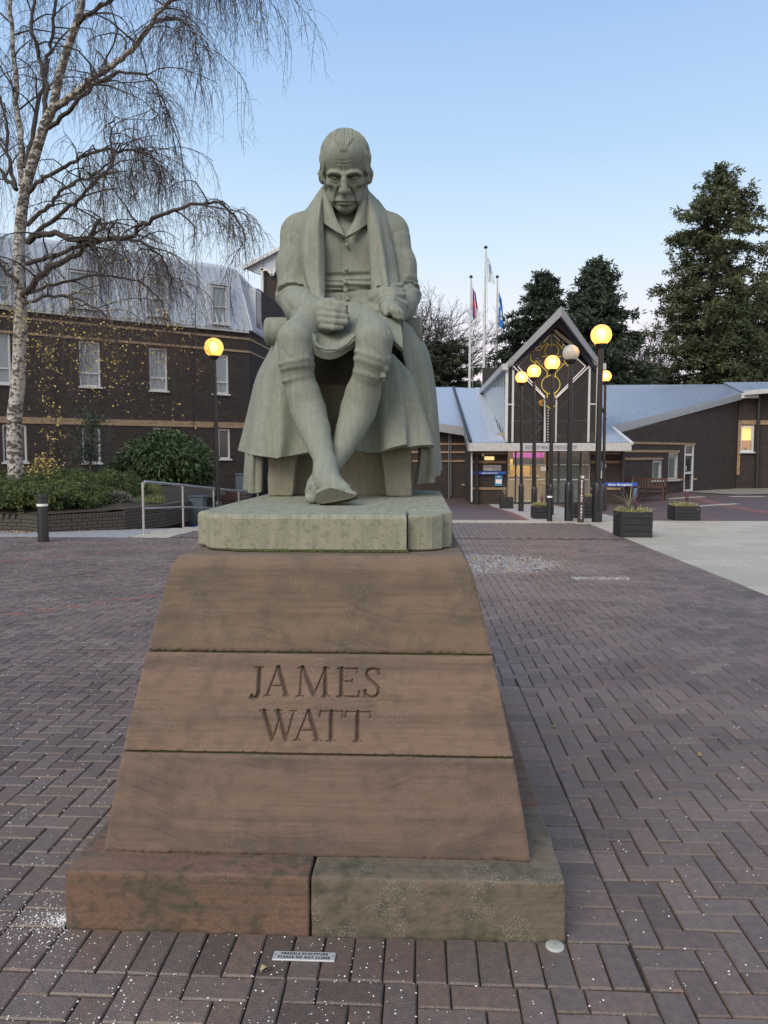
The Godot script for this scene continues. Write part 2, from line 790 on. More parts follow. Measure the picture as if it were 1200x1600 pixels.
# ------------------------------------------------------------------ materials
func stone_picture(size: int, s: int, a: Color, b: Color, dark: Color, pale: Color, across: bool, speck: float) -> ImageTexture:
	var band := gray(s, 0.03, 48 if across else 512, 512 if across else 48, size, size, 4)
	var fine := gray(s + 1, 0.12, size, size, size, size, 3)
	var blot := gray(s + 2, 0.012, size, size, size, size, 4)
	var spk := gray(s + 3, 0.11, size, size, size, size, 2)
	var big := gray(s + 4, 0.006, size, size, size, size, 2)
	var out := PackedByteArray()
	out.resize(size * size * 3)
	var la := Vector3(a.r, a.g, a.b)
	var lb := Vector3(b.r, b.g, b.b)
	var ld := Vector3(dark.r, dark.g, dark.b)
	var lp := Vector3(pale.r, pale.g, pale.b)
	for i in size * size:
		var q := la.lerp(lb, clampf(band[i] / 255.0 * 1.5 - 0.25 + (big[i] - 128) / 300.0, 0.0, 1.0))
		q *= 0.80 + fine[i] / 255.0 * 0.40
		q = q.lerp(ld, smoothstep(0.56, 0.82, blot[i] / 255.0) * (0.35 + fine[i] / 400.0))
		if spk[i] / 255.0 > speck and big[i] > 120:
			q = q.lerp(lp, 0.75)
		out[i * 3] = int(clampf(pow(q.x, 0.4545) * 255.0, 0, 255))
		out[i * 3 + 1] = int(clampf(pow(q.y, 0.4545) * 255.0, 0, 255))
		out[i * 3 + 2] = int(clampf(pow(q.z, 0.4545) * 255.0, 0, 255))
	return picture(size, size, out)


# a panel of running-bond brick: eight bricks by sixteen courses
func brick_picture(a: Color, b: Color, mortar: Color) -> Array:
	var w := 512
	var h := 384
	var fine := gray(71, 0.15, w, h, w, h, 3)
	var out := PackedByteArray()
	out.resize(w * h * 3)
	var hp := PackedByteArray()
	hp.resize(w * h)
	var tone := []
	var r := RandomNumberGenerator.new()
	r.seed = 5
	for i in 16 * 8:
		tone.append(Vector2(r.randf(), r.randf_range(0.75, 1.25)))
	for y in h:
		var row := y / 24
		var fy := y % 24
		for x in w:
			var xs := (x + (32 if row % 2 else 0)) % w
			var k := row * 8 + xs / 64
			var fx := xs % 64
			var i := y * w + x
			var f := fine[i] / 255.0
			var q := Vector3(mortar.r, mortar.g, mortar.b)
			if fy >= 3 and fx >= 3:
				q = Vector3(a.r, a.g, a.b).lerp(Vector3(b.r, b.g, b.b), tone[k].x) * tone[k].y
				hp[i] = int(180 + f * 60)
			else:
				hp[i] = int(60 + f * 40)
			q *= 0.75 + 0.5 * f
			out[i * 3] = int(clampf(pow(q.x, 0.4545) * 255.0, 0, 255))
			out[i * 3 + 1] = int(clampf(pow(q.y, 0.4545) * 255.0, 0, 255))
			out[i * 3 + 2] = int(clampf(pow(q.z, 0.4545) * 255.0, 0, 255))
	return [picture(w, h, out), height_picture(w, h, hp)]


# a light picture that only varies a base colour: about 1 on average
func mottle(size: int, s: int, f1: float, f2: float, deep: float, stretch := 1) -> ImageTexture:
	var a := gray(s, f1, size / stretch, size, size, size, 3)
	var b := gray(s + 9, f2, size, size, size, size, 3)
	var out := PackedByteArray()
	out.resize(size * size * 3)
	for i in size * size:
		var q := 1.0 - deep + deep * (a[i] / 255.0 * 0.6 + b[i] / 255.0 * 0.6)
		var t := (a[i] - b[i]) / 255.0 * deep * 0.25
		out[i * 3] = int(clampf(pow(clampf(q + t, 0, 1), 0.4545) * 255.0, 0, 255))
		out[i * 3 + 1] = int(clampf(pow(clampf(q, 0, 1), 0.4545) * 255.0, 0, 255))
		out[i * 3 + 2] = int(clampf(pow(clampf(q - t, 0, 1), 0.4545) * 255.0, 0, 255))
	return picture(size, size, out)


# bedded sandstone: long level streaks, slanting bedding lines, smudges and small pale lichen
func sandstone(size: int, s: int, a: Color, b: Color, dark: Color, pale: Color, smudge: float, lichen: float) -> ImageTexture:
	var broad := gray(s, 0.016, 24, size, size, size, 2)
	var lines := gray(s + 1, 0.10, 20, size, size, size, 3)
	var hair := gray(s + 7, 0.30, 24, size, size, size, 2)
	var fine := gray(s + 2, 0.45, size, size, size, size, 2)
	var cloud := gray(s + 3, 0.0045, size, size, size, size, 4)
	var soot := gray(s + 4, 0.022, size, size, size, size, 5)
	var spot := gray(s + 5, 0.20, size, size, size, size, 2)
	var patch := gray(s + 6, 0.007, size, size, size, size, 3)
	var out := PackedByteArray()
	out.resize(size * size * 3)
	var la := Vector3(a.r, a.g, a.b)
	var lb := Vector3(b.r, b.g, b.b)
	var ld := Vector3(dark.r, dark.g, dark.b)
	var lp := Vector3(pale.r, pale.g, pale.b)
	for y in size:
		for x in size:
			var i := y * size + x
			# most beds lie level, some slant across
			var j := i
			var tilt := ((y + int(60.0 * sin(TAU * x / size))) % size + size) % size * size + x
			var cross := smoothstep(0.50, 0.62, cloud[i] / 255.0)
			var l := lerpf(lines[j], lines[tilt], cross) / 255.0
			var t := broad[j] / 255.0 * 0.8 + l * 0.22 + cloud[i] / 255.0 * 0.5 - 0.42
			var q := la.lerp(lb, smoothstep(0.15, 0.85, t))
			q *= 0.64 + fine[i] / 255.0 * 0.60 + hair[j] / 255.0 * 0.12
			q *= 1.0 - 0.10 * smoothstep(0.60, 0.70, l)
			var g := soot[i] / 255.0 * 0.55 + cloud[i] / 255.0 * 0.35 + fine[i] / 255.0 * 0.22
			q = q.lerp(ld, smudge * smoothstep(0.50, 0.82, g))
			var li := smoothstep(0.52, 0.72, patch[i] / 255.0) * lichen
			q = q.lerp(lp, smoothstep(0.66, 0.74, spot[i] / 255.0) * clampf(li + 0.08, 0.0, 1.0) * 0.7)
			out[i * 3] = int(clampf(pow(q.x, 0.4545) * 255.0, 0, 255))
			out[i * 3 + 1] = int(clampf(pow(q.y, 0.4545) * 255.0, 0, 255))
			out[i * 3 + 2] = int(clampf(pow(q.z, 0.4545) * 255.0, 0, 255))
	return picture(size, size, out)


func birch_picture(dark: float) -> Array:
	var size := 512
	var lent := gray(301, 0.02, 96, 512, 512, 512, 3)
	var rough := gray(302, 0.03, 512, 512, 512, 512, 4)
	var fine := gray(303, 0.12, 512, 512, 512, 512, 3)
	var out := PackedByteArray()
	out.resize(size * size * 3)
	for i in size * size:
		var q := Vector3(0.50, 0.48, 0.44) * (0.65 + fine[i] / 255.0 * 0.6)
		q = q.lerp(Vector3(0.10, 0.085, 0.07), smoothstep(dark, dark + 0.12, lent[i] / 255.0 * 0.45 + rough[i] / 255.0 * 0.6))
		out[i * 3] = int(clampf(pow(q.x, 0.4545) * 255.0, 0, 255))
		out[i * 3 + 1] = int(clampf(pow(q.y, 0.4545) * 255.0, 0, 255))
		out[i * 3 + 2] = int(clampf(pow(q.z, 0.4545) * 255.0, 0, 255))
	return [picture(size, size, out), height_picture(size, size, rough)]


func materials() -> void:
	var bump_fine := height_picture(512, 512, gray(11, 0.10, 512, 512, 512, 512, 4))
	var bump_mid := height_picture(512, 512, gray(12, 0.03, 512, 512, 512, 512, 5))
	var bump_streak := height_picture(512, 512, gray(13, 0.05, 64, 512, 512, 512, 4))
	var soft := mottle(512, 21, 0.02, 0.15, 0.45)
	var blotchy := mottle(512, 22, 0.012, 0.05, 0.6)
	var wood := mottle(256, 23, 0.04, 0.2, 0.6, 8)
	var red := sandstone(1024, 31, Color(0.215, 0.150, 0.110), Color(0.145, 0.108, 0.082), Color(0.080, 0.068, 0.055), Color(0.32, 0.29, 0.24), 0.38, 0.40)
	for i in 3:
		grain(mat("red_sandstone_%d" % i, Color(1, 1, 1), 0.92), red, bump_fine, 1.9, 0.12, true, Vector3(0.31 * i, 0.37 * i, 0.13 * i))
	var low := sandstone(1024, 41, Color(0.155, 0.088, 0.062), Color(0.085, 0.072, 0.046), Color(0.045, 0.047, 0.028), Color(0.27, 0.27, 0.22), 0.7, 0.45)
	grain(mat("base_stone_0", Color(1, 1, 1), 0.95), low, bump_fine, 1.5, 0.25, true, Vector3(0.12, 0.3, 0.1))
	var low2 := sandstone(1024, 47, Color(0.140, 0.110, 0.080), Color(0.105, 0.093, 0.064), Color(0.052, 0.054, 0.032), Color(0.33, 0.34, 0.29), 0.8, 1.2)
	grain(mat("base_stone_1", Color(1, 1, 1), 0.95), low2, bump_fine, 1.5, 0.25)
	var green := stone_picture(1024, 51, Color(0.275, 0.272, 0.205), Color(0.215, 0.220, 0.152), Color(0.165, 0.172, 0.112), Color(0.42, 0.43, 0.34), false, 0.93)
	grain(mat("green_sandstone", Color(1, 1, 1), 0.9), green, bump_fine, 0.5, 0.12)
	var figure := stone_picture(1024, 61, Color(0.240, 0.256, 0.208), Color(0.190, 0.208, 0.163), Color(0.190, 0.206, 0.162), Color(0.36, 0.37, 0.29), false, 0.97)
	grain(mat("figure_stone", Color(1, 1, 1), 0.88), figure, bump_fine, 0.45, 0.05)
	grain(mat("chair_stone", Color(1.0, 0.88, 0.84), 0.9), figure, bump_fine, 0.5, 0.12)
	grain(mat("dark_stone", Color(0.40, 0.38, 0.34), 0.9), figure, bump_fine, 0.3, 0.3)
	M["red_sandstone_0"].albedo_color = Color(0.90, 0.89, 0.89)
	M["red_sandstone_1"].albedo_color = Color(0.95, 0.94, 0.93)
	M["red_sandstone_2"].albedo_color = Color(0.90, 0.90, 0.87)
	mat("moss", Color(0.058, 0.075, 0.020), 1.0)
	var bp := brick_picture(Color(0.019, 0.0135, 0.0125), Color(0.036, 0.023, 0.019), Color(0.050, 0.045, 0.041))
	for k in [["brown_brick", true], ["brown_brick_own", false]]:
		var m := grain(mat(k[0], Color(1, 1, 1), 0.85), bp[0], bp[1], 1.0, 0.6, k[1])
		m.uv1_scale = Vector3(1 / 1.8, 1 / 1.2, 1 / 1.8)
	var cp := brick_picture(Color(0.27, 0.185, 0.110), Color(0.33, 0.23, 0.14), Color(0.17, 0.14, 0.11))
	for k in [["cream_brick", true], ["cream_brick_own", false]]:
		var m := grain(mat(k[0], Color(1, 1, 1), 0.85), cp[0], cp[1], 1.0, 0.4, k[1])
		m.uv1_scale = Vector3(1 / 1.8, 1 / 1.2, 1 / 1.8)
	for i in 6:
		var t: float = [0.72, 0.84, 0.93, 1.0, 1.07, 1.16][i]
		var w: float = [0.0, 0.006, -0.004, 0.012, 0.0, 0.004][i]
		var m := grain(mat("paver_%d" % i, Color(0.166 * t + w, 0.128 * t, 0.110 * t - w * 0.3), 0.52), soft, bump_fine, 0.45, 0.25, true, Vector3(0.17 * i, 0, 0.29 * i))
		m.metallic_specular = 0.5
	var pv := grain(mat("paver_any", Color(1, 1, 1), 0.52), soft, bump_fine, 0.45, 0.25)
	pv.vertex_color_use_as_albedo = true
	grain(mat("red_paver", Color(0.26, 0.105, 0.075), 0.7), soft, bump_fine, 0.45, 0.25)
	grain(mat("joint_sand", Color(0.048, 0.043, 0.036), 1.0), soft, bump_fine, 0.3, 0.5)
	for i in 3:
		grain(mat("flagstone_%d" % i, Color(0.46, 0.43, 0.355) * [0.93, 1.0, 1.06][i], 0.75), soft, bump_fine, 0.8, 0.2, true, Vector3(0.3 * i, 0, 0.2 * i))
	grain(mat("concrete", Color(0.46, 0.445, 0.41), 0.85), blotchy, bump_fine, 0.9, 0.2)
	grain(mat("court_brick", Color(0.120, 0.080, 0.076), 0.55), soft, bump_fine, 0.6, 0.2)
	grain(mat("court_red", Color(0.22, 0.095, 0.078), 0.65), soft, bump_fine, 0.6, 0.2)
	grain(mat("soil", Color(0.055, 0.045, 0.03), 1.0), blotchy, bump_mid, 0.6, 2.0)
	grain(mat("grass", Color(0.085, 0.105, 0.03), 1.0), blotchy, bump_fine, 0.4, 1.0)
	grain(mat("gravel", Color(0.33, 0.30, 0.25), 0.95), soft, bump_fine, 0.25, 1.5)
	grain(mat("wall_brick", Color(0.085, 0.075, 0.062), 0.9), soft, bump_fine, 0.4, 0.4)
	grain(mat("mortar", Color(0.060, 0.055, 0.048), 1.0), soft, null, 0.4)
	grain(mat("roof_metal", Color(0.48, 0.555, 0.66), 0.42, 0.2), soft, null, 2.0)
	grain(mat("gray_metal", Color(0.34, 0.36, 0.39), 0.5, 0.15), soft, null, 1.3)
	grain(mat("cladding", Color(0.52, 0.58, 0.65), 0.45, 0.1), soft, null, 2.2)
	mat("steel", Color(0.55, 0.56, 0.57), 0.3, 0.85)
	grain(mat("white_paint", Color(0.68, 0.69, 0.69), 0.5), soft, null, 1.5)
	grain(mat("off_white", Color(0.52, 0.54, 0.54), 0.5), soft, null, 1.5)
	mat("mullion", Color(0.50, 0.55, 0.56), 0.4)
	mat("black_paint", Color(0.012, 0.013, 0.015), 0.35)
	mat("dark_trim", Color(0.02, 0.02, 0.023), 0.5)
	mat("navy_trim", Color(0.025, 0.03, 0.055), 0.5)
	mat("panel_black", Color(0.010, 0.010, 0.016), 0.35)
	mat("yellow_line", Color(0.62, 0.52, 0.08), 0.5)
	mat("dark_glass", Color(0.015, 0.018, 0.02), 0.06)
	mat("blind", Color(0.40, 0.44, 0.46), 0.8)
	mat("room", Color(0.035, 0.031, 0.027), 0.9)
	var tg := mat("tinted_glass", Color(0.018, 0.026, 0.034), 0.04)
	tg.transparency = BaseMaterial3D.TRANSPARENCY_ALPHA
	tg.albedo_color.a = 0.40
	tg.metallic_specular = 0.32
	mat("room_warm", Color(0.36, 0.31, 0.23), 0.8)
	mat("desk_wood", Color(0.56, 0.42, 0.22), 0.5)
	var g := mat("glass", Color(0.9, 0.95, 0.95), 0.03)
	g.transparency = BaseMaterial3D.TRANSPARENCY_ALPHA
	g.albedo_color = Color(0.85, 0.92, 0.92, 0.08)
	mat("sign_blue", Color(0.012, 0.09, 0.42), 0.4)
	mat("sign_light_blue", Color(0.05, 0.22, 0.42), 0.4)
	mat("sign_white", Color(0.8, 0.8, 0.8), 0.5)
	mat("sign_gray", Color(0.25, 0.25, 0.25), 0.4)
	mat("letter_blue", Color(0.05, 0.12, 0.24), 0.5)
	grain(mat("post_brown", Color(0.060, 0.038, 0.030), 0.6), soft, null, 0.5)
	grain(mat("planter_board", Color(0.022, 0.024, 0.027), 0.55), wood, null, 0.6)
	grain(mat("bench_wood", Color(0.10, 0.045, 0.032), 0.6), wood, null, 0.6)
	grain(mat("cabinet", Color(0.075, 0.11, 0.14), 0.5), soft, null, 0.9)
	mat("cabinet_blue", Color(0.02, 0.09, 0.36), 0.5)
	for k in [["pale_leaf", Color(0.30, 0.27, 0.15)], ["red_leaf", Color(0.16, 0.035, 0.055)], ["sedum", Color(0.24, 0.24, 0.09)]]:
		mat(k[0], k[1], 0.7)
	var br := birch_picture(0.52)
	grain(mat("birch_bark", Color(0.9, 0.9, 0.9), 0.85), br[0], br[1], 1.7, 1.5)
	var br2 := birch_picture(0.44)
	grain(mat("dark_birch_bark", Color(0.9, 0.9, 0.9), 0.9), br2[0], br2[1], 1.9, 3.0)
	mat("dark_bark", Color(0.050, 0.042, 0.036), 0.9)
	grain(mat("rough_bark", Color(0.075, 0.058, 0.045), 0.95), blotchy, bump_streak, 0.9, 3.0)
	mat("twig", Color(0.085, 0.066, 0.060), 0.9)
	mat("far_twig", Color(0.048, 0.040, 0.037), 0.9)
	for k in [["needles", 0.25], ["leaves", 0.3], ["gold_leaves", 0.4]]:
		var m := mat(k[0], Color(1, 1, 1), 0.75)
		m.vertex_color_use_as_albedo = true
		m.backlight_enabled = true
		m.backlight = Color(k[1], k[1], k[1] * 0.6)
	M["leaves"].roughness = 0.5
	mat("grit", Color(0.72, 0.72, 0.70), 0.6)
	var dl := mat("dead_leaf", Color(1, 1, 1), 0.8)
	dl.vertex_color_use_as_albedo = true
	grain(mat("frost", Color(0.42, 0.43, 0.44), 0.5), blotchy, bump_fine, 0.5, 0.4)
	var glow := mat("lit_globe", Color(0.80, 0.62, 0.36), 0.25)
	glow.emission_enabled = true
	glow.transparency = BaseMaterial3D.TRANSPARENCY_ALPHA
	glow.albedo_color.a = 0.5
	glow.roughness = 0.3
	glow.emission = Color(1.0, 0.50, 0.15)
	glow.emission_energy_multiplier = 0.62
	var core := mat("lit_core", Color(1, 0.9, 0.6), 0.3)
	core.emission_enabled = true
	core.emission = Color(1.0, 0.88, 0.55)
	core.emission_energy_multiplier = 2.4
	var dull := mat("unlit_globe", Color(0.62, 0.63, 0.58), 0.3)
	dull.transparency = BaseMaterial3D.TRANSPARENCY_ALPHA
	dull.albedo_color.a = 0.6
	var pink := mat("screen_pink", Color(0.2, 0.05, 0.15), 0.3)
	pink.emission_enabled = true
	pink.emission = Color(0.95, 0.42, 0.80)
	pink.emission_energy_multiplier = 0.55
	var lit := mat("lit_window", Color(0.6, 0.5, 0.2), 0.6)
	lit.emission_enabled = true
	lit.emission = Color(1.0, 0.82, 0.36)
	lit.emission_energy_multiplier = 0.8
	var tube_light := mat("lit_lamp", Color(0.9, 0.7, 0.4), 0.6)
	tube_light.emission_enabled = true
	tube_light.emission = Color(1.0, 0.85, 0.55)
	tube_light.emission_energy_multiplier = 0.75
	var lr := mat("lit_room", Color(0.4, 0.25, 0.1), 0.8)
	lr.emission_enabled = true
	lr.emission = Color(0.75, 0.45, 0.14)
	lr.emission_energy_multiplier = 0.6
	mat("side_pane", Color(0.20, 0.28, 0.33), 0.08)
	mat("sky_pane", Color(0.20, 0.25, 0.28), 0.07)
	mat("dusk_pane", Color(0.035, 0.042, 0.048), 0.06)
	mat("steel_plate", Color(0.46, 0.49, 0.50), 0.5, 0.3)
	mat("disc_metal", Color(0.42, 0.45, 0.40), 0.6, 0.2)
	mat("flag_white", Color(0.62, 0.68, 0.72), 0.9)
	mat("flag_blue", Color(0.03, 0.20, 0.58), 0.9)
	mat("flag_navy", Color(0.03, 0.05, 0.22), 0.9)
	mat("flag_red", Color(0.50, 0.03, 0.05), 0.9)



# ------------------------------------------------------------------ ground
const RING := [-1.40, 0.70, 2.20, 5.40]    # the soldier course round the pedestal: x from, x to, distance from, distance to
const BASE := [-1.20, 0.49, 2.42, 5.22]


func in_view(x: float, d: float, margin := 0.0) -> bool:
	var xc := x * 0.99893 + d * 0.0462
	var dc := d * 0.99893 - x * 0.0462
	return dc > 1.95 and absf(xc) < dc * 0.506 * 1.02 + 0.1 + margin


func paver_mesh(w: float, l: float) -> ArrayMesh:   # top at 0, chamfered
	var m := MB.new()
	var a := w * 0.5 - 0.0025
	var b := l * 0.5 - 0.0025
	var c := 0.005
	var t := [Vector3(-a + c, 0, b - c), Vector3(a - c, 0, b - c), Vector3(a - c, 0, -b + c), Vector3(-a + c, 0, -b + c)]
	var s := [Vector3(-a, -c, b), Vector3(a, -c, b), Vector3(a, -c, -b), Vector3(-a, -c, -b)]
	m.quad(t[0], t[1], t[2], t[3])
	for i in 4:
		var j := (i + 1) % 4
		m.quad(s[i], s[j], t[j], t[i])
		m.quad(s[i] + Vector3(0, -0.03, 0), s[j] + Vector3(0, -0.03, 0), s[j], s[i])
	return m.mesh()


func paving() -> void:
	var mb := MB.new()
	ground_sheet(mb, -24.0, 3.998, -6.0, 14.6, -0.014, 1.5)
	var bed := struct("pavement", mb, M.joint_sand)
	var list := []   # [x, distance, size x, size along distance, red]
	var red_at := func(x: float, d: float, i: int) -> bool:
		var k := d - x
		return (absf(k - 11.52) < 0.2 and x < -2.6 and i % 2 == 0) or (absf(k - 17.6) < 0.2 and x < -4.0 and i % 2 == 0) or (absf(d - 10.7) < 0.06 and x > 0.9 and i % 4 == 0)
	for i in range(-170, 40):
		for j in range(12, 146):
			var c := posmod(i - j, 4)
			if c != 0 and c != 3:
				continue
			var r := Rect2(i * 0.1, j * 0.1, 0.2 if c == 0 else 0.1, 0.1 if c == 0 else 0.2)
			var mid := r.get_center()
			if mid.x < -mid.y * 0.66 - 1.6 or mid.x > mid.y * 0.6 + 2.0:
				continue
			if r.end.x > 3.995:
				r.size.x = 3.995 - r.position.x
			if r.end.y > 14.6:
				r.size.y = 14.6 - r.position.y
			var hole := Rect2(RING[0], RING[2], RING[1] - RING[0], RING[3] - RING[2])
			if hole.encloses(r):
				continue
			if hole.intersects(r):
				var cut := hole.intersection(r)
				if cut.get_area() > r.get_area() * 0.94:
					continue
				if cut.get_area() > 0.0002:
					if cut.size.x < r.size.x - 0.001:
						if cut.position.x <= r.position.x + 0.001:
							r.position.x += cut.size.x
						r.size.x -= cut.size.x
					else:
						if cut.position.y <= r.position.y + 0.001:
							r.position.y += cut.size.y
						r.size.y -= cut.size.y
			if r.size.x < 0.006 or r.size.y < 0.006:
				continue
			mid = r.get_center()
			list.append([mid.x, mid.y, r.size.x, r.size.y, c == 0 and red_at.call(r.position.x, r.position.y, i)])
	# soldier course: bricks on end round the base
	var k := RING[0] + 0.05
	while k < RING[1] - 0.04:
		list.append([k, 2.31, 0.0995, 0.216, false])
		list.append([k, 5.31, 0.0995, 0.178, false])
		k += 0.0995
	k = BASE[2] + 0.05
	while k < BASE[3]:
		list.append([RING[0] + 0.1, k, 0.2, 0.1, false])
		list.append([RING[1] - 0.104, k, 0.208, 0.1, false])
		k += 0.1
	var near := []
	var rest := []
	for b in list:
		var hid: bool = b[1] > 3.0 and b[0] / b[1] > -0.30 and b[0] / b[1] < 0.10
		if in_view(b[0], b[1]) and not hid and not b[4]:
			near.append(b)
		else:
			rest.append(b)
	near.sort_custom(func(a, b): return Vector2(a[0], a[1]).length() < Vector2(b[0], b[1]).length())
	rest.append_array(near.slice(295))
	near = near.slice(0, 295)
	var stain := noise(81, 0.9, 3)
	var ma := paver_mesh(0.2, 0.1)
	var mv := paver_mesh(0.1, 0.2)
	for b in near:
		var wide: bool = b[2] > b[3]
		var o := put("brick", ma if wide else mv, M["paver_%d" % clampi(int(2.9 + stain.get_noise_2d(b[0], b[1]) * 4.0 + rng.randfn(0, 1.1)), 0, 5)], bed)
		o.position = Vector3(b[0], rng.randf_range(-0.0025, 0.0015), -b[1])
		o.rotation = Vector3(rng.randfn(0, 0.006), rng.randfn(0, 0.008), rng.randfn(0, 0.006))
		o.scale = Vector3(b[2] / (0.2 if wide else 0.1), 1, b[3] / (0.1 if wide else 0.2))
	for wide in [true, false]:
		var xf := []
		var tint := []
		for b in rest:
			if (b[2] > b[3]) != wide:
				continue
			var t := Transform3D(Basis.from_euler(Vector3(rng.randfn(0, 0.006), rng.randfn(0, 0.008), rng.randfn(0, 0.006))).scaled(Vector3(b[2] / (0.2 if wide else 0.1), 1, b[3] / (0.1 if wide else 0.2))), Vector3(b[0], rng.randf_range(-0.0025, 0.0015), -b[1]))
			xf.append(t)
			var q := clampf(0.95 + stain.get_noise_2d(b[0], b[1]) * 0.36 + rng.randfn(0, 0.11), 0.62, 1.25)
			tint.append(Color(0.26, 0.105, 0.075) if b[4] else Color(0.166 * q + rng.randf_range(-0.004, 0.014), 0.128 * q, 0.110 * q))
		swarm("far_bricks", ma if wide else mv, M.paver_any, xf, tint, bed)
	# the strip beyond the drain: bricks lengthwise
	var xf := []
	var tint := []
	mb = MB.new()
	ground_sheet(mb, -4.9, 3.998, 14.7, 18.198, -0.014, 0.5)
	var strip := struct("brick_strip", mb, M.joint_sand)
	for i in range(-49, 40):
		for j in range(0, 18):
			var d := 14.72 + j * 0.2 + (0.1 if posmod(i, 2) else 0.0)
			if d > 18.1:
				continue
			var x := i * 0.1 + 0.05
			var q := rng.randf_range(0.80, 1.12)
			xf.append(Transform3D(Basis.from_euler(Vector3(0, rng.randfn(0, 0.008), 0)), Vector3(x, gy(x, d + 0.1) + rng.randf_range(-0.002, 0.001), -d - 0.1)))
			tint.append(Color(0.160 * q, 0.125 * q, 0.110 * q))
	swarm("long_bricks", mv, M.paver_any, xf, tint, strip)
	# slotted drain
	mb = MB.new()
	for s in [-0.045, 0.045]:
		mb.box(Vector3(-0.45, -0.012, -14.65 + s), Vector3(8.9, 0.02, 0.012))
	mb.box(Vector3(-0.45, -0.05, -14.65), Vector3(8.9, 0.02, 0.08))
	for i in 178:
		mb.box(Vector3(-4.87 + i * 0.05, -0.012, -14.65), Vector3(0.012, 0.018, 0.076))
	struct("drain_channel", mb, M.black_paint)
	# light flagstones on the right
	mb = MB.new()
	ground_sheet(mb, 4.002, 16.0, 5.0, 18.198, -0.014, 2.0)
	bed = struct("flagged_path", mb, M.joint_sand)
	var j := 0
	var d := 5.2
	while d < 18.1:
		var l := 0.6 if d < 14.2 else 0.58
		var x := 4.01 - (0.45 if j % 2 else 0.0)
		while x < 15.5:
			var x0 := maxf(x, 4.01)
			var x1 := x + 0.9
			if x1 - x0 > 0.1 and in_view((x0 + x1) * 0.5, d, 1.6):
				var m := MB.new()
				m.bbox(Vector3((x0 + x1) * 0.5, -0.022, -d - l * 0.5), Vector3(x1 - x0 - 0.007, 0.044, l - 0.007), 0.004)
				put("flagstone", m, M["flagstone_%d" % rng.randi_range(0, 2)], bed, Transform3D(Basis(), Vector3(0, rng.randf_range(-0.002, 0.002), 0)))
			x = x1
		d += l
		j += 1
	# edging stones across
	mb = MB.new()
	ground_sheet(mb, -4.9, 18.0, 18.202, 18.95, -0.03, 0.6)
	bed = struct("edging_strip", mb, M.joint_sand)
	for i in 25:
		var x := -4.9 + i * 0.9
		var m := MB.new()
		m.bbox(Vector3(x + 0.45, -0.03 + gy(x + 0.45, 18.57), -18.57), Vector3(0.893, 0.066, 0.73), 0.006)
		put("edging_stone", m, M["flagstone_%d" % (i % 3)], bed)


func strip_of(called: String, pts: Array, width: float, lift: float, m: Material) -> void:   # a painted or laid line on the ground, given as (x, distance)
	var mb := MB.new()
	for i in pts.size() - 1:
		var a: Vector2 = pts[i]
		var b: Vector2 = pts[i + 1]
		var n := int((b - a).length() / 0.75) + 1
		var o := (b - a).normalized().orthogonal() * width * 0.5
		for k in n:
			var p := a.lerp(b, float(k) / n)
			var q := a.lerp(b, float(k + 1) / n)
			var c := [p - o, q - o, q + o, p + o]
			var v := []
			for w in c:
				v.append(Vector3(w.x, gy(w.x, w.y) + lift, -w.y))
			if (v[1] - v[0]).cross(v[2] - v[0]).y > 0:
				mb.quad(v[0], v[1], v[2], v[3])
			else:
				mb.quad(v[0], v[3], v[2], v[1])
	struct(called, mb, m)


